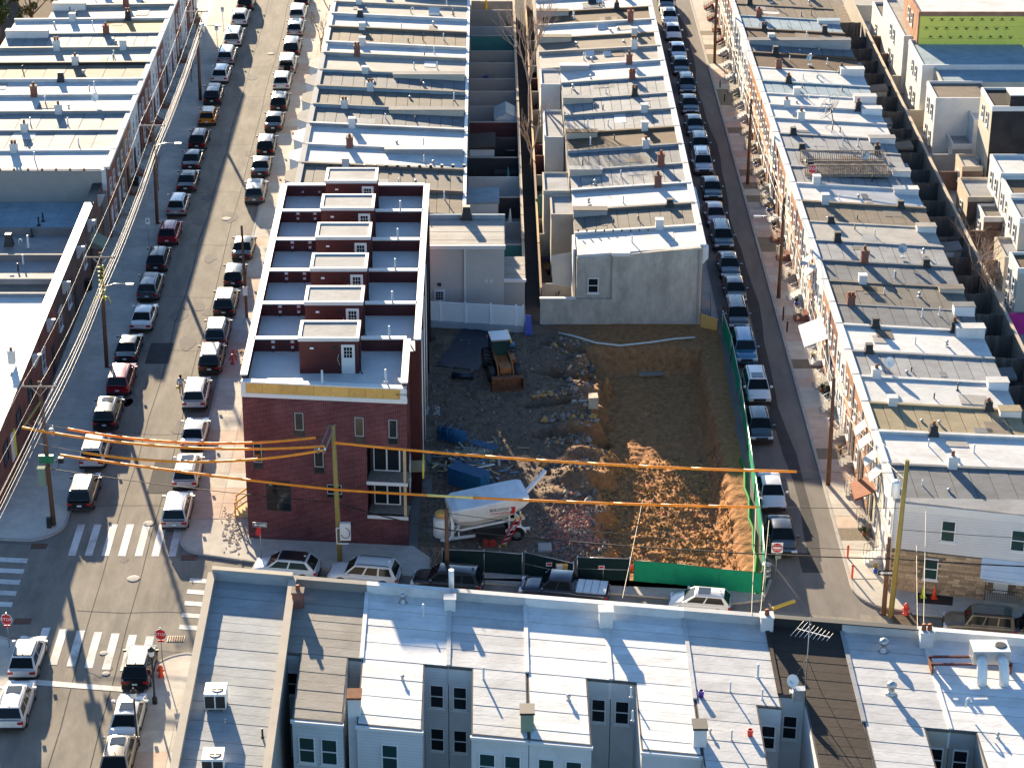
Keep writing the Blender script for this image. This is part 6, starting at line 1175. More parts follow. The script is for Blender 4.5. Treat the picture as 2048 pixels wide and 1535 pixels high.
def cargeo(k):
    T = TYPES[k]; L, w, hw = T['L']/2, T['Wd'], T['Wd']/2; y0b, y0t, y1t, y1b = T['c']; bt, rf = T['belt'], T['roof']; G = {}
    b = MB(); N = 22; secs = []
    for i in range(N+1):
        y = -L+2*L*i/N; e = max(0,(abs(y)-(L-.55))/.55)
        ww = hw*(1-.13*e**2.2); zb = .24+.10*e
        if y > y1b: z = bt+(T['hood']-bt)*min(1,(y-y1b)/.25)-.24*max(0,(y-(L-.75))/.75)**1.8-.03
        elif y < y0b: z = T['deck']-.14*max(0,(-y-(L-.25))/.25)**2
        else: z = bt
        secs.append([(ww*.80,y,zb),(ww*.985,y,zb+.1),(ww,y,zb+.32),(ww*.985,y,z-.22),(ww*.93,y,z-.06),(ww*.80,y,z),(ww*.4,y,z+.02),(0,y,z+.025)])
    V = []; Fq = []; m = 15
    for s in secs: V += [(-x,y,z) for x,y,z in s]+[(x,y,z) for x,y,z in s[-2::-1]]
    for i in range(N):
        for q in range(m-1): Fq.append((i*m+q,i*m+q+1,(i+1)*m+q+1,(i+1)*m+q))
        Fq.append((i*m+m-1,i*m,(i+1)*m,(i+1)*m+m-1))
    b._add(V,Fq,0,True); b.f += [list(range(m)), [N*m+q for q in range(m-1,-1,-1)]]; b.m += [0,0]; b.sm += [False,False]
    # greenhouse shell
    wb, wt = hw*.93, hw*.74
    A = [(-wb,y0b,bt-.03),(wb,y0b,bt-.03),(wb,y1b,bt-.03),(-wb,y1b,bt-.03)]; zs = rf-.07
    Bt = [(-wt,y0t,zs),(wt,y0t,zs),(wt,y1t,zs),(-wt,y1t,zs)]
    b._add(A+Bt,[(0,1,5,4),(1,2,6,5),(2,3,7,6),(3,0,4,7)],0,False)
    ym = (y0t+y1t)/2; V = []; n = 6
    for i in range(n+1):
        y = y0t+(y1t-y0t)*i/n; cz = .07*(1-(2*i/n-1)**2*.7)
        V += [(-wt,y,zs),(-wt*.8,y,zs+.02+cz*.6),(0,y,zs+.03+cz),(wt*.8,y,zs+.02+cz*.6),(wt,y,zs)]
    b._add(V,[(i*5+q,(i+1)*5+q,(i+1)*5+q+1,i*5+q+1)[::-1] for i in range(n) for q in range(4)],0,True)
    b._add([V[0],V[1],V[2],V[3],V[4]],[(0,1,2,3,4)],0); b._add(V[-5:],[(4,3,2,1,0)],0)
    # sills, arches
    for s in (-1,1):
        b.box(s*hw*.97-.03,s*hw*.97+.03,-L*.62,L*.62,.2,.34,1)
        for yw in (-L*.60,L*.62): b.tube([(s*(hw*1.0-.2),yw,T['wr']+.02),(s*(hw*1.0+.004),yw,T['wr']+.02)], T['wr']+.075, 14, 1)
    b.box(-hw*.9,hw*.9,-L-.02,-L+.1,.3,.5,1); b.box(-hw*.86,hw*.86,L-.1,L+.02,.3,.56,1)
    G['body'] = b.mesh('body')
    def lerp(a,c,t): return Vector(a)*(1-t)+Vector(c)*t
    def pane(q, ins, out):
        a,b_,c,d = [Vector(v) for v in q]; nrm = (b_-a).cross(d-a).normalized(); u = .5; cen = (a+b_+c+d)/4
        pts = [v+(cen-v)*ins+nrm*out for v in (a,b_,c,d)]; back = [v-nrm*.03 for v in pts]; return MB().hexa(back, pts)
    G['windshield'] = pane([A[2],A[3],Bt[3],Bt[2]], .07, .012).mesh('windshield'); G['rear_window'] = pane([A[0],A[1],Bt[1],Bt[0]], .11, .012).mesh('rear_window')
    for s, q in ((0,(A[3],A[0],Bt[0],Bt[3])),(1,(A[1],A[2],Bt[2],Bt[1]))):
        cuts = (.03,.36,.66,.95) if k in ('suv','van','boxsuv') else (.05,.45,.93) if k != 'pickup' else (.06,.48,.94)
        for j in range(len(cuts)-1):
            t0, t1 = cuts[j]+.02, cuts[j+1]-.02; lo = lambda t: lerp(q[0],q[1],t); hi = lambda t: lerp(q[3],q[2],t)
            G[f'side_window{s}{j}'] = pane([lerp(lo(t0),hi(t0),.1),lerp(lo(t1),hi(t1),.1),lerp(lo(t1),hi(t1),.9),lerp(lo(t0),hi(t0),.9)], .0, .012).mesh('side_window')
    wm = MB(); wm.tube([(-.1,0,0),(.1,0,0)], T['wr'], 16); G['wheel'] = wm.mesh('wheel'); G['rim'] = MB().tube([(-.112,0,0),(.112,0,0)], T['wr']*.62, 10).mesh('rim')
    hz = T['hood']-.28; tz = T['deck']-.28
    for s in (-1,1):
        G[f'headlight{s}'] = MB().hexa([(s*hw*.83-.2,L-.16,hz-.06),(s*hw*.83+.2,L-.30,hz-.06),(s*hw*.83+.2,L-.34,hz-.06),(s*hw*.83-.2,L-.34,hz-.06)],[(s*hw*.83-.2,L-.2,hz+.1),(s*hw*.83+.2,L-.36,hz+.1),(s*hw*.83+.2,L-.4,hz+.1),(s*hw*.83-.2,L-.4,hz+.1)]).mesh('headlight') if False else MB().box(s*hw*.70-.2,s*hw*.70+.2,L-.22,L+.005,hz-.08,hz+.07).mesh('headlight')
        G[f'taillight{s}'] = MB().box(s*hw*.74-.17,s*hw*.74+.17,-L-.012,-L+.15,tz-.09,tz+.09).mesh('taillight')
        G[f'mirror{s}'] = MB().box(s*(hw+.1)-.1,s*(hw+.1)+.1,y1b-.35,y1b-.22,bt+.02,bt+.16).mesh('mirror')
        if T['rails']: G[f'roof_rail{s}'] = MB().tube([(s*wt*.86,y0t+.15,rf-.04),(s*wt*.86,y0t+.3,rf+.03),(s*wt*.86,y1t-.3,rf+.03),(s*wt*.86,y1t-.15,rf-.04)], .025, 5).mesh('roof_rail')
    G['number_plate'] = MB().box(-.16,.16,-L-.03,-L-.018,tz-.18,tz-.05).mesh('number_plate'); G['grille'] = MB().box(-hw*.5,hw*.5,L-.03,L+.012,hz-.16,hz+.05).mesh('grille')
    if k == 'pickup':
        G['bed_cover'] = MB().box(-hw*.86,hw*.86,-L+.12,-.85,1.06,1.13).mesh('bed_cover')
        for j in range(3): G[f'cover_fold{j}'] = MB().box(-hw*.86,hw*.86,-L+.12+(j+1)*.5,-L+.15+(j+1)*.5,1.131,1.145).mesh('cover_fold')
    if k == 'boxsuv': G['spare_wheel'] = MB().tube([(0.1,-L-.2,.95),(.1,-L-.02,.95)], .36, 16).mesh('spare_wheel')
    if k in ('suv','crossover','hatch'): G['roof_antenna'] = MB().box(-.015,.015,y0t+.15,y0t+.3,rf+.02,rf+.12).mesh('antenna')
    return G
def setm(o, m, i=0):
    while len(o.data.materials) <= i: o.data.materials.append(None)
    o.material_slots[i].link = 'OBJECT'; o.material_slots[i].material = m
CID = 0
def car(k, col, x, y, rz, label, roofcol=None, sunroof=False, z=0.0, group='parked cars'):
    if k not in CARS: CARS[k] = cargeo(k)
    G = CARS[k]; T = TYPES[k]; L, hw = T['L']/2, T['Wd']/2
    t = thing({'pickup':'pickup_truck','sedan':'sedan','hatch':'hatchback','van':'minivan'}.get(k,'suv'), label, 'car' if k != 'pickup' else 'truck', (x,y,z), group=group); t.rotation_euler.z = rz; OFF[t.name] = (0,0,0)
    bo = None
    for nm, me in G.items():
        base = nm.rstrip('-01234')
        if base in ('wheel','rim'): continue
        o = link(base, me, t)
        if base == 'body': bo = o; setm(o, P[col]); setm(o, M['trim'], 1)
        else: setm(o, {'windshield':M['carglass'],'rear_window':M['carglass'],'side_window':M['carglass'],'headlight':M['head'],'taillight':M['tail'],'mirror':P[col],'roof_rail':M['trim'],'number_plate':M['plate'],'grille':M['trim'],'bed_cover':M['steel'],'cover_fold':M['dark'],'spare_wheel':M['rubber'],'roof_antenna':P[col]}[base])
    for s in (-1,1):
        for yw in (-L*.60,L*.62):
            o = link('wheel', G['wheel'], t, loc=(s*(hw-.09),yw,T['wr'])); setm(o, M['rubber']); q = link('rim', G['rim'], o); setm(q, M['rim'])
    y0b,y0t,y1t,y1b = T['c']; wt = hw*.74
    if roofcol: o = MB().box(-wt*.8,wt*.8,y0t+.1,y1t-.1,T['roof']-.02,T['roof']+.045).build('roof_panel', P[roofcol], t)
    if sunroof: o = MB().box(-wt*.62,wt*.62,y1t-1.0,y1t-.2,T['roof']-.05,T['roof']+.036).build('sunroof', M['sunroof'], t)
    return t
# (type, colour, pixel of the visible lower end, options)
LL = [('suv','black',490,20),('crossover','white',478,52,'black'),('van','white',464,93),('suv','silver',450,130),('crossover','white',439,166),('suv','black',423,209),('hatch','orange',413,250,'black'),('crossover','burgundy',394,299),('sedan','charcoal',380,340),('sedan','black',371,383),('crossover','silver',351,432),('crossover','red',334,489),('crossover','charcoal',311,543),('suv','grey',294,601),('sedan','white',281,662),('sedan','teal',250,725),('suv','red',235,790),('suv','black',208,859),('suv','white',182,937,'charcoal'),('suv','black',159,1021,'grey')]
LR = [('suv','black',602,14),('suv','white',594,44),('crossover','silver',589,73),('suv','black',582,112),('boxsuv','silver',573,148),('crossover','white',562,181),('crossover','charcoal',557,223),('sedan','black',546,262),('crossover','black',530,311),('sedan','charcoal',519,354),('suv','grey',508,407),('sedan','black',483,520),('hatch','navy',466,573),('suv','charcoal',447,633,'beige'),('suv','grey',430,694,'beige'),('suv','black',418,747,'beige'),('suv','white',387,819),('sedan','white',383,901),('suv','white',369,979),('suv','silver',348,1059)]
RS = [('crossover','bluegrey',1334,21),('sedan','silver',1341,50),('sedan','white',1348,81),('sedan','silver',1358,121),('sedan','teal',1364,150),('crossover','teal',1376,189),('sedan','navy',1382,229),('sedan','bluegrey',1392,271),('crossover','bluegrey',1403,311),('suv','silver',1408,349),('sedan','teal',1427,400),('sedan','pinkgrey',1434,453),('suv','bluegrey',1448,501),('sedan','bluegrey',1462,557),('sedan','charcoal',1474,607),('suv','charcoal',1478,661),('boxsuv','blue',1494,732),('suv','white',1519,809),('crossover','teal',1524,886),('sedan','white',1549,1022),('sedan','charcoal',1570,1112)]
CN = dict(teal='dark teal', navy='navy', charcoal='charcoal', bluegrey='slate', pinkgrey='dusty pink')
KN = dict(suv='SUV', crossover='crossover', sedan='sedan', hatch='hatchback', van='minivan', boxsuv='boxy SUV', pickup='pickup')
def lane(lst, where, front):
    ds = [f'{CN.get(q[1],q[1])} {KN[q[0]]}' for q in lst]
    for i, q in enumerate(lst):
        k, col, px, py = q[:4]; T = TYPES[k]; p = at(px,py,.28); a = ds[i-1] if i else None; c = ds[i+1] if i+1 < len(lst) else None
        lab = f'{ds[i]} parked between {a} and {c}, {where}' if a and c else f'{ds[i]} parked beside {a or c} at the end, {where}'
        X = p.x; Y = p.y+T['L']/2
        car(k, col, X, Y, (math.pi if front else 0)+R.uniform(-.012,.012), lab, q[4] if len(q) > 4 else None, sunroof=(i*7+len(where)) % 4 == 0)
lane(LL, 'left kerb', False); lane(LR, 'bay house kerb', False); lane(RS, 'narrow street', True)
for k, col, px, py, rc, lab in (('crossover','white',44,1359,'black','white crossover with dark sunroof before the left corner stop sign'),('suv','white',18,1460,None,'white SUV behind the white crossover at the left corner'),('crossover','black',270,1378,'charcoal','black crossover stopped before the crosswalk beside the stop sign'),('sedan','white',246,1485,None,'white sedan behind the black crossover near the street lamps'),('crossover','beige',228,1560,None,'beige crossover behind the white sedan near the street lamps')):
    p = at(px,py,.28); car(k, col, p.x, p.y+TYPES[k]['L']/2, R.uniform(-.01,.01), lab, rc, True)
skw = math.atan(-.165)
for k, col, xl, xr_, pyb, lab, rc in (('crossover','white',508,632,1155,'white crossover with black roof before the new brick building','black'),('suv','white',655,800,1170,'white SUV parked before the wooden pole, cross street',None),('suv','black',822,967,1188,'black SUV parked under bare branches beside the dark pole',None),('pickup','navy',1045,1216,1208,'dark pickup with grey bed cover before the site gate',None),('hatch','white',1342,1468,1232,'white hatchback with sunroof before the green site fence',None)):
    a, c = at(xl,pyb,.6), at(xr_,pyb,.6); xm = (a.x+c.x)/2; yk = kF(xm)-1.15
    car(k, col, xm, yk, math.pi/2+skw, lab, rc, k == 'hatch')
# off-roader at right
p = at(1958,1262,.3); xm = p.x; car('boxsuv','olive', xm, kF(xm)-1.2, math.pi/2+skw, 'brown open bodied off-roader with dark teal soft top, cross street', 'teal')
p = at(2062,1280,.3); car('sedan','charcoal', p.x+.6, kF(p.x)-1.2, math.pi/2+skw, 'charcoal sedan behind the brown off-roader', None)
# ================================================================ utility poles and lines
POLES = {}
def pole(key, base, top, label, m='wood', r=.17, z0=.0):
    B = at(*base, z0); zt = atY(top[0],top[1],B.y); t = thing('utility_pole', label, 'utility pole', (B.x,B.y,z0), group='utility poles')
    lean = zt.x-B.x; MB().tube([(B.x,B.y,z0-.1),(B.x+lean*.5,B.y,(z0+zt.z)/2),(zt.x,B.y,zt.z)], [r,r*.9,r*.72], 10).build('shaft', M[m], t)
    POLES[key] = (t, Vector((B.x,B.y,z0)), Vector((zt.x,B.y,zt.z))); return t
def onp(key, z): 
    t, a, b = POLES[key]; return a+(b-a)*((z-a.z)/(b.z-a.z))
def crossarm(key, z, l=2.4, dirv=(1,0,0), m='timberold', ins=3, side=0):
    t = POLES[key][0]; c = onp(key,z); d = Vector(dirv).normalized(); o = Vector((0,-.14,0)) if abs(d.y) < .5 else Vector((.14,0,0)); c = c+o+d*side
    MB().bar(c-d*l/2,c+d*l/2,.1,.12).build('crossarm', M[m], t); out = []
    for s in (-.45,.05,.45)[:ins] if ins <= 3 else (-.45,-.15,.15,.45):
        q = c+d*l*s; MB().lathe([(.05,0),(.07,.06),(.04,.12),(.06,.17),(.02,.22)], 8, q+Vector((0,0,.06))).build('insulator', M['whitemetal'], t); out.append(q+Vector((0,0,.28)))
    for s in (-1,1): MB().bar(c+d*l*.25*s, onp(key,z-.7)+o*.8, .04).build('arm_brace', M['steel'], t)
    return out
def lamp(key, z, ang, l=2.0):
    t = POLES[key][0]; c = onp(key,z); d = Vector((math.cos(ang),math.sin(ang),0)); MB().tube([c,c+d*l*.5+Vector((0,0,.35)),c+d*l+Vector((0,0,.3))], .04, 6).build('lamp_arm', M['steel'], t); e = c+d*l+Vector((0,0,.28))
    b = MB(); b.T = Matrix.Translation(e) @ Matrix.Rotation(ang,4,'Z'); b.box(-.1,.5,-.13,.13,-.06,.08); b.build('lamp_head', M['steel'], t)
def drum(key, z, ang, m='steel', r=.28, h=.9, d=.5):
    t = POLES[key][0]; c = onp(key,z)+Vector((math.cos(ang)*d,math.sin(ang)*d,0)); o = MB().lathe([(r*.9,0),(r,.05),(r,h-.08),(r*.85,h),(.05,h+.03)], 14, c).build('transformer', M[m], t); MB().lathe([(.05,0),(.06,.1),(.03,.28)], 8, c+Vector((.1,0,h))).build('bushing', M['whitemetal'], o); MB().bar(c+Vector((0,0,h/2)), onp(key,z+h/2), .1).build('bracket', M['steel'], t)
pole('P0',(401,203),(393,16),'wooden pole with transformer far up the left street'); pole('P1',(315,450),(305,243),'wooden pole with lamp arm beside the red crossover'); pole('P2',(214,737),(200,505),'wooden pole wrapped in yellow tape, left street'); pole('P3',(108,1052),(78,762),'wooden pole with green box and orange covers at the left corner')
pole('P4',(494,637),(483,451),'bare leaning timber pole beside the brick building kerb',m='wood',r=.13); pole('P5',(680,1123),(666,851),'yellow green pole before the new brick building','polenew',.19)
pole('P7',(1767,1228),(1779,1074),'short brown pole stub at the right corner'); pole('P8',(1781,1233),(1815,920),'tall new yellow pole at the right corner','polenew',.19)
pole('R1',(1656,972),(1668,755),'reddish pole on the right pavement before the brown awning'); pole('R2',(1557,598),(1569,395),'reddish pole with lamp arm on the right pavement'); pole('R3',(1495,370),(1503,198),'reddish pole on the right pavement opposite the dark sedans'); pole('R4',(1429,128),(1434,-40),'reddish pole far up the right pavement')
# dark pole standing on the far pavement of the cross street
p = atY(893,1018,137.6); B = Vector((p.x,137.6,0)); t = thing('utility_pole','dark wooden pole beside the black SUV, cross street','utility pole',B,group='utility poles'); MB().tube([B-Vector((0,0,.1)),Vector((p.x,137.6,p.z))],[.17,.14],10).build('shaft', M['wood'], t); POLES['P6'] = (t,B,Vector((p.x,137.6,p.z)))
def top(k): return POLES[k][2].z
IN = {}
for k in ('P0','P1','P2'): IN[k] = crossarm(k, top(k)-.35, 2.4)
IN['P3'] = crossarm('P3', top('P3')-.35, 2.4); lamp('P0', top('P0')-2.2, 0); lamp('P1', top('P1')-2.4, 0); lamp('P2', top('P2')-3.0, 0); lamp('R2', top('R2')-2.0, math.pi)
drum('P0', top('P0')-2.6, 0); drum('P3', top('P3')-4.2, .2, h=.5, r=.2); drum('P8', top('P8')-2.6, math.pi, 'whitemetal', .3, 1.1, .55)
t = POLES['P3'][0]; c = onp('P3',4.0); MB().box(c.x-.75,c.x-.2,c.y-.25,c.y+.2,3.3,4.7).build('service_cabinet', W['green'], t); c = onp('P3',5.4); MB().box(c.x-.5,c.x+.5,c.y-.35,c.y-.1,5.2,5.75).build('splice_box', mat('green_box',(.02,.16,.07),.5,.2,4), t); MB().box(c.x+.8,c.x+1.15,c.y-.2,c.y+.1,5.1,5.5).build('splice_can', M['black'], t)
MB().tube([c+Vector((.5+.35*math.sin(k*.6),-.2,-.4+.35*math.cos(k*.6))) for k in range(11)], .02, 5).build('cable_loop', M['wiredark'], t); MB().box(c.x-.35,c.x-.05,c.y-.5,c.y-.2,.1,.9).build('ground_box', M['black'], t)
c = onp('P3',top('P3')-1.5); ext = at(52,832,9.4); MB().bar(c,(c.x-.9,c.y-2.6,9.0),.11).build('extension_arm', M['polenew'], t); MB().bar(onp('P3',7.2),(c.x-.7,c.y-1.9,9.1),.07).build('arm_brace', M['timberold'], t); EXT = Vector((c.x-.9,c.y-2.6,9.1))
t = POLES['P2'][0]
for k in range(7):
    z = 6.0+k*.38; c = onp('P2',z); MB().tube([c+Vector((.22*math.cos(a),.22*math.sin(a),.06*a)) for a in [q*.7+k for q in range(10)]], .05, 4).build('tape_wrap', M['caution'], t)
for s in (-1,1): c = onp('P2',6.2); MB().tube([c,c+Vector((s*.5,-.3,.25)),c+Vector((s*.7,-.35,-.25))], .05, 4).build('tape_tail', M['caution'], t)
t = POLES['P5'][0]; z5 = top('P5')
for s in (-.28,.1): c = onp('P5',z5-.5); MB().bar(c+Vector((s,.5,.3)),c+Vector((s-.55,-3.0,.0)),.1).build('crossarm', M['timberold'], t); MB().lathe([(.06,0),(.08,.08),(.03,.2)], 8, c+Vector((s-.5,-2.7,.05))).build('insulator', M['whitemetal'], t)
c = onp('P5',2.4); MB().box(c.x+.12,c.x+.85,c.y-.4,c.y-.1,1.9,3.2).build('meter_cabinet', M['whitemetal'], t); MB().tube([c+Vector((.5+.3*math.sin(k*.55),-.45,.1+.4*math.cos(k*.55))) for k in range(9)], .025, 5).build('cable_loop', M['dark'], t)
for q in (((c.x-.1,c.y-.45,1.7),(c.x+.7,c.y-.45,1.7)),((c.x-.1,c.y-.45,2.9),(c.x+.2,c.y-.45,2.9)),((c.x-.1,c.y-.45,1.7),(c.x-.1,c.y-.45,2.9))): MB().bar(*q,.08).build('bracket', M['white'], t)
def wire(a, b, sag, m, label, grp, r=.018, n=14, name='overhead_wire'):
    a, b = Vector(a), Vector(b); pts = [a+(b-a)*(i/n)-Vector((0,0,4*sag*(i/n)*(1-i/n))) for i in range(n+1)]
    o = MB().tube(pts, r, 5, cap=False).build(name, M[m]); return tag(o, label, 'cable', grp), pts
PP = ['P3','P2','P1','P0']; far = onp('P0',top('P0')-.2)+Vector((.3,55,1))
near = onp('P3',top('P3')-.2)+Vector((-2.5,-42,.5))
for j in range(3):
    prev = near+Vector(((j-1)*1.1,0,.2))
    for k in PP:
        wire(prev, IN[k][j], .5, 'wire', 'pale overhead wire strung between the left street poles', 'overhead wires along the left street', .009); prev = IN[k][j]
    wire(prev, far+Vector(((j-1)*1.1,0,.2)), .5, 'wire', 'pale overhead wire strung between the left street poles', 'overhead wires along the left street', .009)
for j, (dz, rr, ox) in enumerate(((-1.7,.012,.25),(-2.1,.016,.3),(-2.5,.02,.28),(-2.9,.013,.34))):
    prev = near+Vector((ox,0,dz))
    for k in PP: q = onp(k,top(k)+dz)+Vector((ox,0,0)); wire(prev, q, .45, 'wire', 'thick telephone cable strung low between the left street poles', 'telephone cables along the left street', rr); prev = q
    wire(prev, far+Vector((ox,0,dz)), .45, 'wire', 'thick telephone cable strung low between the left street poles', 'telephone cables along the left street', rr)
# orange insulating covers across the cross street
def cover(a, b, sag, label, lo=0., hi=1., r=.09, yel=()):
    a, b = Vector(a), Vector(b); n = 24; f = lambda s: a+(b-a)*s-Vector((0,0,4*sag*s*(1-s)))
    t = thing('line_cover', label, 'cable cover', f((lo+hi)/2), group='orange line covers'); m = 9
    for k in range(m):
        s0, s1 = lo+(hi-lo)*k/m, lo+(hi-lo)*(k+1)/m; MB().tube([f(s0+(s1-s0)*q/4) for q in range(5)], [r*1.12]+[r]*4, 8).build('cover_segment', M['yellowc'] if k in yel else M['orange'], t)
    MB().tube([f(i/n) for i in range(n+1)], .02, 5).build('conductor', M['wiredark'], t)
A5 = onp('P5',z5-.45); A8 = onp('P8',top('P8')-.9)
cover(EXT, A5+Vector((-.45,-2.4,.15)), .75, 'orange cover from left corner pole arm, highest of the sagging lines', 0, 1.)
cover(EXT+Vector((.6,.9,.0)), A5+Vector((-.5,-1.2,.25)), 1.0, 'orange cover from left corner pole, middle of the sagging lines', .12, .97)
cover(EXT+Vector((1.2,-1.2,-.6)), A5+Vector((-.55,-2.8,.05)), 1.1, 'orange cover from left corner pole, lowest sagging line before the brick building', .16, 1.)
cover(A5+Vector((.1,-.9,-.35)), A8, .55, 'long orange cover from the yellow green pole over the dirt mound', .0, .815)
L3 = onp('P3',5.6)+Vector((1.0,-.2,.15)); L5 = onp('P5',5.7)+Vector((0,-.25,.05)); L8 = atY(1800,1016,POLES['P8'][1].y)
cover(L3, L5, .12, 'low orange cover between corner pole and yellow green pole', .0, 1.); cover(L5, L8, .35, 'low orange cover running above the cement silo and pit', .0, .755, yel=(2,))
wire(onp('P3',4.6), onp('P5',4.6), .2, 'wiredark', 'black cable strung across the brick facade', 'black cables over the cross street', .03); wire(onp('P5',4.6), onp('P6',3.9), .15, 'wiredark', 'black cable strung from yellow green pole to dark pole', 'black cables over the cross street', .045); wire(onp('P6',3.9), onp('P8',4.4), .35, 'wiredark', 'black cable strung over the pit to the right corner', 'black cables over the cross street', .045); wire(onp('P6',5.2), onp('P8',5.0), .5, 'wiredark', 'thin black cable strung over the pit to the right corner', 'black cables over the cross street', .02)
wire(onp('P8',4.4), (45,131,4.6), .2, 'wiredark', 'black cable strung along the corner house side', 'black cables over the cross street', .045); wire(onp('P8',6.6), (45,131.2,6.4), .2, 'wiredark', 'thin black cable strung along the corner house eaves', 'black cables over the cross street', .02)
for k, (a, bq) in enumerate((('P8','R1'),('R1','R2'),('R2','R3'),('R3','R4'))):
    for dz in (-.4,-1.4): wire(onp(a,top(a)+dz), onp(bq,top(bq)+dz), .4, 'wire', 'thin wire strung between the right pavement poles', 'wires along the right pavement', .012)
for k,(a,b_) in enumerate(((gp(1290-45,1195,8.2),at(1285,1000,5.5)),(gp(1503,1228,8.2),at(1512,1010,5.2)),(gp(1520,1235,8.2),at(1538,1040,4.5)),(gp(1835,1258,8.2),at(1833,1090,6.0)),(gp(1847,1260,8.2),at(1852,1010,6.6)))): wire(a, b_, .05, 'rope', 'pale service rope dropping to a near row parapet', 'service drops to the near row', .018)
for k in range(8): # service drops to row E and A
    y = 143+k*9; wire(onp(('R1' if y < 175 else 'R2'),6.0), (27.1,y,5.6), .2, 'hose', 'thin white service drop to a right hand house front', 'service drops on the right', .012)
# ================================================================ street furniture
def signpost(name, lab, base, h, z0=.13, m='steel'):
    p = at(*base, z0); t = thing(name, lab, 'sign', (p.x,p.y,z0), group='street signs'); MB().tube([(p.x,p.y,z0-.1),(p.x,p.y,z0+h)], .035, 6).build('post', M[m], t); return t, p
def stop(lab, base, topc):
    p = at(*base,.13); c = atY(topc[0],topc[1],p.y); t, p = signpost('stop_sign', lab, base, c.z+.35); nrm = Vector((-.12,-1,.05)).normalized(); c = Vector((p.x,p.y-.05,c.z)); octa(t, c, nrm, .4); lettering(t, 'STOP', c+nrm*.03, nrm, .3, M['signwhite'])
    MB().box(c.x-.2,c.x+.2,c.y-.03,c.y+.01,c.z-.55,c.z-.42).build('all_way_plate', M['redsign'], t)
stop('red stop sign beside the black crossover, near right corner',(325,1320),(322,1267)); stop('red stop sign at the near left corner kerb',(19,1293),(7,1237))
t, p = signpost('one_way_sign','black and white one way sign before the brick building',(523,1118),2.9); c = Vector((p.x,p.y-.06,atY(522,1048,p.y).z)); nx_ = FU
b = MB(); q0 = c-nx_*.5; MB().bar(c-nx_*.48,c+nx_*.48,.04,.34).build('plate', M['signwhite'], t); MB().bar(c-nx_*.46-Vector((0,.025,0)),c+nx_*.46-Vector((0,.025,0)),.02,.3).build('plate_face', M['ink'], t)
z = c+FN*.045; b = MB(); b._add([z-nx_*.44,z-nx_*.22+Vector((0,0,.12)),z-nx_*.22-Vector((0,0,.12)),z-nx_*.22+Vector((0,0,.05)),z+nx_*.42+Vector((0,0,.1)),z+nx_*.42-Vector((0,0,.1)),z-nx_*.22-Vector((0,0,.05))],[(0,2,1),(6,5,4,3)]); b.build('arrow', M['signwhite'], t); lettering(t, 'ONE WAY', z+nx_*.1+FN*.012, FN, .15, M['ink'])
o = MB().hexa([c+Vector((-.35,.02,-.75)),c+Vector((-.0,-.1,-.85)),c+Vector((0,-.07,-.85)),c+Vector((-.35,.05,-.75))],[c+Vector((-.2,.02,-.25)),c+Vector((.1,-.1,-.2)),c+Vector((.1,-.07,-.2)),c+Vector((-.2,.05,-.25))]).build('bent_sign', M['redsign'], t)
t, p = signpost('do_not_enter_sign','red and white do not enter sign at the narrow street mouth',(1550,1165),2.9); c = Vector((p.x,p.y-.06,atY(1554,1094,p.y).z)); MB().box(c.x-.38,c.x+.38,c.y,c.y+.02,c.z-.38,c.z+.38).build('plate', M['signwhite'], t)
MB().tube([(c.x,c.y-.001,c.z),(c.x,c.y-.015,c.z)], .35, 20).build('disc', M['redsign'], t); MB().box(c.x-.28,c.x+.28,c.y-.025,c.y-.016,c.z-.06,c.z+.06).build('bar', M['signwhite'], t); lettering(t, 'DO NOT', c+Vector((0,-.02,.17)), (0,-1,0), .14, M['signwhite']); lettering(t, 'ENTER', c+Vector((0,-.02,-.17)), (0,-1,0), .14, M['signwhite']); MB().box(c.x-.1,c.x+.3,c.y,c.y+.02,c.z-.85,c.z-.45).build('parking_plate', W['green'], t)
c = onp('P7',3.3)+Vector((0,-.2,0)); t = thing('one_way_sign','black one way arrow plate on the short brown pole','sign',c); MB().box(c.x-.6,c.x+.6,c.y-.02,c.y,c.z-.18,c.z+.18).build('plate', M['ink'], t); b = MB(); b._add([(c.x-.55,c.y-.03,c.z),(c.x-.3,c.y-.03,c.z+.14),(c.x-.3,c.y-.03,c.z-.14),(c.x-.3,c.y-.03,c.z+.06),(c.x+.5,c.y-.03,c.z+.1),(c.x+.5,c.y-.03,c.z-.1),(c.x-.3,c.y-.03,c.z-.06)],[(0,2,1),(6,5,4,3)]); b.build('arrow', M['signwhite'], t); lettering(t, 'ONE WAY', c+Vector((.1,-.035,0)), (0,-1,0), .15, M['ink'])
for base, h, lab in (((299,496),3.0,'white parking sign beside the red crossover, left pavement'),((447,63),3.0,'white parking sign far up the left pavement'),((435,94),2.6,'white parking sign beside the white minivan, left pavement')):
    t, p = signpost('parking_sign', lab, base, h); MB().box(p.x-.2,p.x+.2,p.y-.06,p.y-.04,h-.55,h+.05).build('plate', M['signwhite'], t); MB().box(p.x-.09,p.x+.09,p.y-.07,p.y-.061,h-.3,h-.1).build('plate_mark', W['green'], t)
t = POLES['P4'][0]; c = onp('P4',2.6); MB().box(c.x-.2,c.x+.2,c.y-.2,c.y-.14,2.2,3.0).build('notice', M['signwhite'], t)
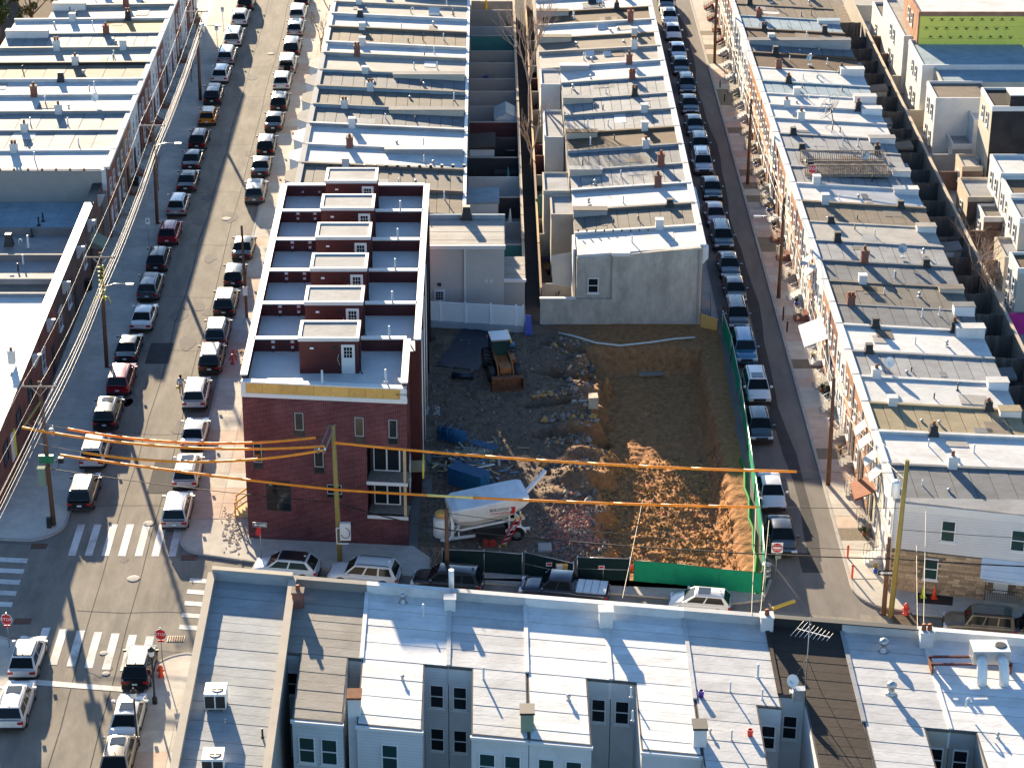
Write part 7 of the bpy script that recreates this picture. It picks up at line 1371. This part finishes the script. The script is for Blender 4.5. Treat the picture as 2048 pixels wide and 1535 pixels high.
# old street lanterns near the white sedan
for px, py, ty, lab in ((310,1405,1292,'black lantern street lamp beside the black crossover'),(275,1490,1420,'black lantern street lamp beside the white sedan')):
    p = at(px,py,.13); h = 3.4; t = thing('street_lamp', lab, 'street lamp', (p.x,p.y,.13), group='lantern street lamps'); MB().lathe([(.16,0),(.17,.4),(.07,.55),(.055,h)], 10, (p.x,p.y,.1)).build('post', M['dark'], t); MB().lathe([(.08,h),(.16,h+.1),(.19,h+.45)], 10, (p.x,p.y,.1)).build('lantern', M['whitemetal'], t); MB().lathe([(.24,h+.451),(.1,h+.6),(.03,h+.72)], 10, (p.x,p.y,.1)).build('lantern_cap', M['dark'], t)
# hydrants, cones, bollards
for px, py, lab, m in ((1811,1228,'red fire hydrant on the planted strip at the right corner','hydrant'),(322,1352,'orange fire hydrant behind the black crossover','cone')):
    p = at(px,py,.13); t = thing('fire_hydrant', lab, 'hydrant', (p.x,p.y,.13), group='fire hydrants'); MB().lathe([(.2,0),(.2,.06),(.14,.1),(.14,.55),(.18,.6),(.16,.72),(.08,.82),(.04,.88)], 12, (p.x,p.y,.12)).build('barrel', M[m], t)
    for a in (0,math.pi,-math.pi/2): MB().tube([(p.x,p.y,.58),(p.x+.24*math.cos(a),p.y+.24*math.sin(a),.58)], .07, 8).build('outlet', M[m], t)
def cone(p, m, lab, h=.75):
    t = thing('traffic_cone', lab, 'traffic cone', p, group='traffic cones'); MB().box(p[0]-.2,p[0]+.2,p[1]-.2,p[1]+.2,p[2],p[2]+.04).build('base', M[m], t); MB().lathe([(.17,.04),(.03,h)], 12, p).build('cone', M[m], t)
q = at(1846,1193,.14); cone((q.x,q.y,.14),'conegreen','lime traffic cone on the cellar grate, corner house',.9); q = at(1868,1195,.14); cone((q.x,q.y,.14),'cone','orange traffic cone on the cellar grate, corner house',.9)
p = at(466,725,.13); t = thing('traffic_barrier', 'red barricade of crossed pieces on the brick building pavement', 'barricade', (p.x,p.y,.13)); cone_ = MB().lathe([(.2,0),(.2,.05),(.1,.06),(.07,.85)], 12, (p.x,p.y-.2,.13)).build('cone', M['red'], t); MB().bar((p.x-.35,p.y+.2,.2),(p.x+.15,p.y+.6,1.0),.12,.04).build('board', M['red'], t); MB().bar((p.x+.3,p.y+.2,.2),(p.x-.1,p.y+.6,1.0),.12,.04).build('board', M['red'], t)
b = MB()
for k in range(60):
    q = at(488+R.gauss(0,10),712+R.gauss(0,14),.14); d = Vector((R.uniform(-.4,.4),R.uniform(-.4,.4),R.uniform(0,.1))); b.bar(q,q+d,.06,.02)
tag(b.build('wood_scraps', M['timber'], kind='stuff'), 'wood scraps strewn on the pavement by the brick building', 'scraps')
b = MB()
for k in range(160):
    q = at(468+R.gauss(0,14),1055+R.gauss(0,24),.14); a = R.random()*6.3; l = R.uniform(.05,.3); b.bar(q,q+Vector((math.cos(a)*l,math.sin(a)*l,.02)),.05,.03)
tag(b.build('broken_paving', st4, kind='stuff'), 'broken paving bits on the pavement at the brick corner', 'rubble')
for px, py, tp, m, lab in ((1566,640,612,'maroon','dark red bollard beside the reddish pole, right pavement'),(1574,663,640,'dark','black bollard beside the dark red bollard'),(1695,1115,1092,'cone','orange bollard on the corner pavement, upper'),(1704,1155,1130,'cone','orange bollard on the corner pavement, beside rusty disc'),(1440,175,162,'dark','black bollard on the upper right pavement'),(1449,203,186,'dark','black bollard on the upper right pavement beside another')):
    p = at(px,py,.13); h = atY(px,tp,p.y).z; t = thing('bollard', lab, 'bollard', (p.x,p.y,.13), group='bollards'); MB().lathe([(.1,0),(.075,.04),(.075,h-.1),(.05,h-.05),(.02,h)], 10, (p.x,p.y,.12)).build('shaft', M[m], t); MB().lathe([(.09,h-.18),(.09,h-.12)], 10, (p.x,p.y,.12)).build('collar', M['white'] if m != 'cone' else M['rust'], t)
p = at(1815,1243,.14); tag(MB().box(p.x-.9,p.x+.8,p.y-.4,p.y+.9,.1,.15).build('planting_strip', mat('mulch',(.10,.075,.055),.95,.5,9,bump=.03,bscale=20)), 'mulched strip round the red hydrant', 'planter')
# basketball hoop style portable board near the corner, barrel and blocks
p = at(1533,1150,.13); t = thing('steel_drum', 'grey steel drum on the kerb by the green fence corner', 'drum', (p.x,p.y,.13)); MB().lathe([(.29,0),(.31,.02),(.29,.04),(.29,.42),(.31,.44),(.29,.46),(.29,.86),(.31,.88),(.27,.89)], 16, (p.x,p.y,.12)).build('body', M['steel'], t); MB().lathe([(.26,.89),(.26,.90)], 14, (p.x,p.y,.12)).build('lid', M['steel'], t)
for px, py, lab in ((1570,1210,'yellow painted kerb block at the narrow street mouth'),):
    p = at(px,py,.02); tag(MB().bar((p.x-.9,p.y-.5,.08),(p.x+.7,p.y+.5,.08),.22,.14).build('kerb_block', M['yellow']), lab, 'kerb')
# ================================================================ person walking beside the white SUV
def person(px, py, lab):
    g = at(px,py,.02); vs_ = {'pel':(0,0,.95),'che':(0,.03,1.28),'nec':(0,.03,1.47),'hed':(0,.06,1.60),'hdt':(0,.05,1.70),'lhi':(-.1,0,.9),'lkn':(-.11,.14,.5),'lan':(-.11,.1,.1),'lto':(-.12,.26,.05),'rhi':(.1,0,.9),'rkn':(.11,-.02,.5),'ran':(.11,-.2,.14),'rto':(.12,-.06,.05),'lsh':(-.19,.02,1.4),'lel':(-.27,-.04,1.14),'lwr':(-.28,.06,.92),'lha':(-.27,.1,.84),'rsh':(.19,.02,1.4),'rel':(.29,.02,1.15),'rwr':(.36,.18,1.0),'rha':(.39,.24,.97)}
    rad = dict(pel=.155,che=.17,nec=.065,hed=.1,hdt=.085,lhi=.1,lkn=.07,lan=.05,lto=.04,rhi=.1,rkn=.07,ran=.05,rto=.04,lsh=.085,lel=.055,lwr=.042,lha=.04,rsh=.085,rel=.055,rwr=.042,rha=.04)
    ed = [('pel','che'),('che','nec'),('nec','hed'),('hed','hdt'),('pel','lhi'),('lhi','lkn'),('lkn','lan'),('lan','lto'),('pel','rhi'),('rhi','rkn'),('rkn','ran'),('ran','rto'),('che','lsh'),('lsh','lel'),('lel','lwr'),('lwr','lha'),('che','rsh'),('rsh','rel'),('rel','rwr'),('rwr','rha')]
    ks = list(vs_); me = bpy.data.meshes.new('body'); me.from_pydata([vs_[k] for k in ks], [(ks.index(a),ks.index(c)) for a,c in ed], [])
    o = bpy.data.objects.new('body', me); COL.objects.link(o); md = o.modifiers.new('s','SKIN'); sv = me.skin_vertices[0].data
    for i, k in enumerate(ks): sv[i].radius = (rad[k],rad[k]*(.75 if k in ('pel','che') else 1)); sv[i].use_root = k == 'pel'
    o.modifiers.new('u','SUBSURF').levels = 2; dg = bpy.context.evaluated_depsgraph_get(); m2 = bpy.data.meshes.new_from_object(o.evaluated_get(dg)); bpy.data.objects.remove(o)
    m2.materials.clear(); [m2.materials.append(M[k]) for k in ('skin','shirt','trousers','dark')]
    for pl in m2.polygons:
        c = pl.center; pl.use_smooth = True
        pl.material_index = 3 if c.z < .1 else 2 if c.z < .98 and abs(c.x) < .23 else 0 if c.z > 1.47 or (abs(c.x) > .22 and c.z < 1.12) else 1
    t = thing('person', lab, 'person', g); link('body', m2, t)
    MB().lathe([(.085,1.58),(.108,1.63),(.105,1.70),(.07,1.755),(.01,1.77)], 12, (g.x,g.y+.045,g.z)).build('hair', M['hair'], t); MB().lathe([(.08,1.45),(.085,1.50)], 10, (g.x,g.y+.03,g.z)).build('collar', M['redcap'], t)
    # fingers of the two hands
    for hx, hy, hz in ((-.27,.1,.84),(.39,.24,.97)):
        for k in range(5):
            a = Vector((g.x+hx+(k-2)*.014,g.y+hy,g.z+hz-.01)); d = Vector(((-.035 if k == 0 else (k-2)*.004),.03,-.06-.012*(k in (2,3)))); MB().tube([a,a+d*.6,a+d+Vector((0,.012,0))], [.011,.01,.007], 5).build('finger', M['skin'], t)
    MB().box(g.x-.34,g.x-.2,g.y+.04,g.y+.2,.62,.8).build('held_bag', M['yellow'], t) if False else None
    return g
g = person(363,790,'person in grey shirt and trousers walking beside the white SUV')
t = thing('yellow_bag', 'small yellow bag held by the walking person', 'bag', (g.x-.28,g.y+.1,.6)); x, y = g.x-.28, g.y+.12; MB().box(x-.1,x+.1,y-.06,y+.06,.55,.78).build('pouch', M['yellow'], t); MB().tube([(x-.07,y,.78),(x,y,.87),(x+.07,y,.78)], .01, 5).build('handle', M['yellow'], t)
# ================================================================ trees
def baretree(lab, x, y, z, h, r, seed, m='barkpale', spread=.5, depth=5, grp='bare trees', lean=(0,0)):
    rg = random.Random(seed); t = thing('bare_tree', lab, 'tree', (x,y,z), group=grp); tr = MB(); cr = MB()
    def grow(p, d, l, rad, dep, b):
        q = p+d*l; mid = (p+q)/2+Vector((rg.uniform(-1,1),rg.uniform(-1,1),rg.uniform(-.3,.3)))*l*.06; b.tube([p,mid,q], [rad,rad*.85,rad*.7], 5 if dep > 2 else 4, cap=False)
        if dep == 0: return
        for k in range(rg.choice((2,3,3)) if dep > 1 else 3):
            nd = (d+Vector((rg.uniform(-1,1),rg.uniform(-1,1),rg.uniform(-.2,.7)))*spread*1.2).normalized(); grow(p+d*l*rg.uniform(.55,1), nd, l*rg.uniform(.6,.85), rad*.6, dep-1, cr)
    d0 = Vector((lean[0],lean[1],1)).normalized(); grow(Vector((x,y,z-.1)), d0, h*.38, r, depth, tr)
    tr.build('trunk', M[m], t); cr.build('crown', M[m], t)
baretree('tall bare tree rising from the middle alley', 4.45, 224.5, 0, 13, .2, 5, depth=6, spread=.36, lean=(0,.1)); baretree('bare many stemmed tree beside the middle alley wall', 4.55, 214, 0, 8, .12, 8, spread=.3, depth=4)
for k in range(3): baretree(['bare brush tree over the right hand alley wall','thin bare tree beside the right hand alley wall','low bare thicket beside the right hand alley'][k], 42.2+k*.4, 187.5-k*2.4, 0, 6.5-k, .11, 20+k, spread=.55, depth=5)
baretree('small bare street tree beside the white crossovers, left pavement', -31.6, 243, .1, 4.2, .06, 31, 'bark', depth=4); baretree('small bare street tree beside the pole with lamp arm', -31.2, 210.5, .1, 4.2, .06, 33, 'bark', depth=4); baretree('bare street tree beside the cream roofed houses', -17.8, 262, .1, 8, .12, 37, 'bark', depth=5); baretree('leafless sapling on the far end pavement', -18.2, 252, .1, 6, .08, 39, 'bark', depth=5)
b0 = POLES['P6'][1]; baretree('bare shrub against the dark pole', b0.x-.9, b0.y+.6, .1, 2.6, .03, 41, 'barkpale', depth=4, spread=.7)
def leafy(lab, x, y, z, h, rx, n, seed, mats=('leaf','leafdry')):
    rg = random.Random(seed); t = thing('evergreen_tree', lab, 'tree', (x,y,z), group='leafy trees'); MB().tube([(x,y,z),(x+.1,y,z+h*.3),(x,y+.1,z+h*.6)], [.25,.2,.1], 8).build('trunk', M['bark'], t)
    for k in range(6): a = k*1.05; MB().tube([(x,y,z+h*.35),(x+rx*.6*math.cos(a),y+rx*.6*math.sin(a),z+h*.6)], [.1,.04], 5).build('limb', M['bark'], t)
    cl = [(Vector((rg.gauss(0,.5)*rx,rg.gauss(0,.5)*rx,z+h*(.45+.5*rg.random()))), rg.uniform(.35,.8)) for _ in range(34)]; b = MB()
    for i in range(n):
        c, s = cl[rg.randrange(len(cl))]; d = Vector((rg.gauss(0,1),rg.gauss(0,1),rg.gauss(0,1))).normalized()*s*rg.random()**.4; p = Vector((x,y,0))+c+d; u = Vector((rg.gauss(0,1),rg.gauss(0,1),rg.gauss(0,1))).normalized(); v = u.cross(d.normalized()+Vector((.01,.02,0))).normalized(); q = rg.uniform(.06,.14)
        b.quad(p-u*q,p+v*q*.5,p+u*q,p-v*q*.5, mi=0 if rg.random() < .8 else 1)
    b.build('crown', [M[k] for k in mats], t)
MB().quad((-90,205,.013),(-46.9,205,.013),(-46.9,300,.013),(-90,300,.013)).build('yard_ground', mat('yard_dark_earth',(.12,.09,.07),.95,.3,2), kind='structure')  # dark bare earth of the yards behind row A
p = at(66,84,0); leafy('dense dark evergreen tree behind the far left houses', p.x, p.y, 0, 8.5, 3.6, 16000, 3); leafy('small evergreen tree with dry tips beside the dense evergreen', p.x-3.4, p.y-1.5, 0, 6, 1.2, 4000, 4, ('leaf','leafdry','leafdry')[:2])
# back yards of row A seen in the corner
for k,(y,c) in enumerate(((249,'maroon'),(244,'brickbrown'),(239,'concrete'),(232,'orange'))): wallseg('yard_wall', f'{c} yard wall behind the far left row', 'wall', 'yard walls behind the far left row', -62, -50.6, y-.1, y+.1, 0, 2.0, W[c])
p = at(5,20,0); t = thing('neighbour_house', 'pale rear house wall beside the dense evergreen tree', 'house', (p.x-3,p.y+3,0)); MB().box(p.x-6,p.x,p.y,p.y+8,0,6).build('wall', W['cream'], t); MB().box(p.x-6.1,p.x+.1,p.y-.1,p.y+8,6,6.2).build('roof', ROOF['light'], t); window(t, p.x-1, p.y, 3.5, -math.pi/2)
# stoop clutter and plants on the right pavement
for k in range(16):
    y = 138.5+k*5.6+R.uniform(-.8,.8); x = 26.55; lab = 'potted plant beside a right hand stoop'; t = thing('potted_plant', lab, 'plant', (x,y,.13), group='potted plants on the right pavement'); MB().lathe([(.13,0),(.18,.3),(.15,.31)], 10, (x,y,.13)).build('pot', M['potred'] if k % 2 else M['bluebag'], t); b = MB()
    for i in range(40): d = Vector((R.gauss(0,.12),R.gauss(0,.12),.4+R.random()*.35)); b.tube([(x,y,.4),(x+d.x,y+d.y,.13+d.z)], .02, 3, cap=False)
    b.build('foliage', M['leaf'] if k % 3 else M['leafdry'], t)
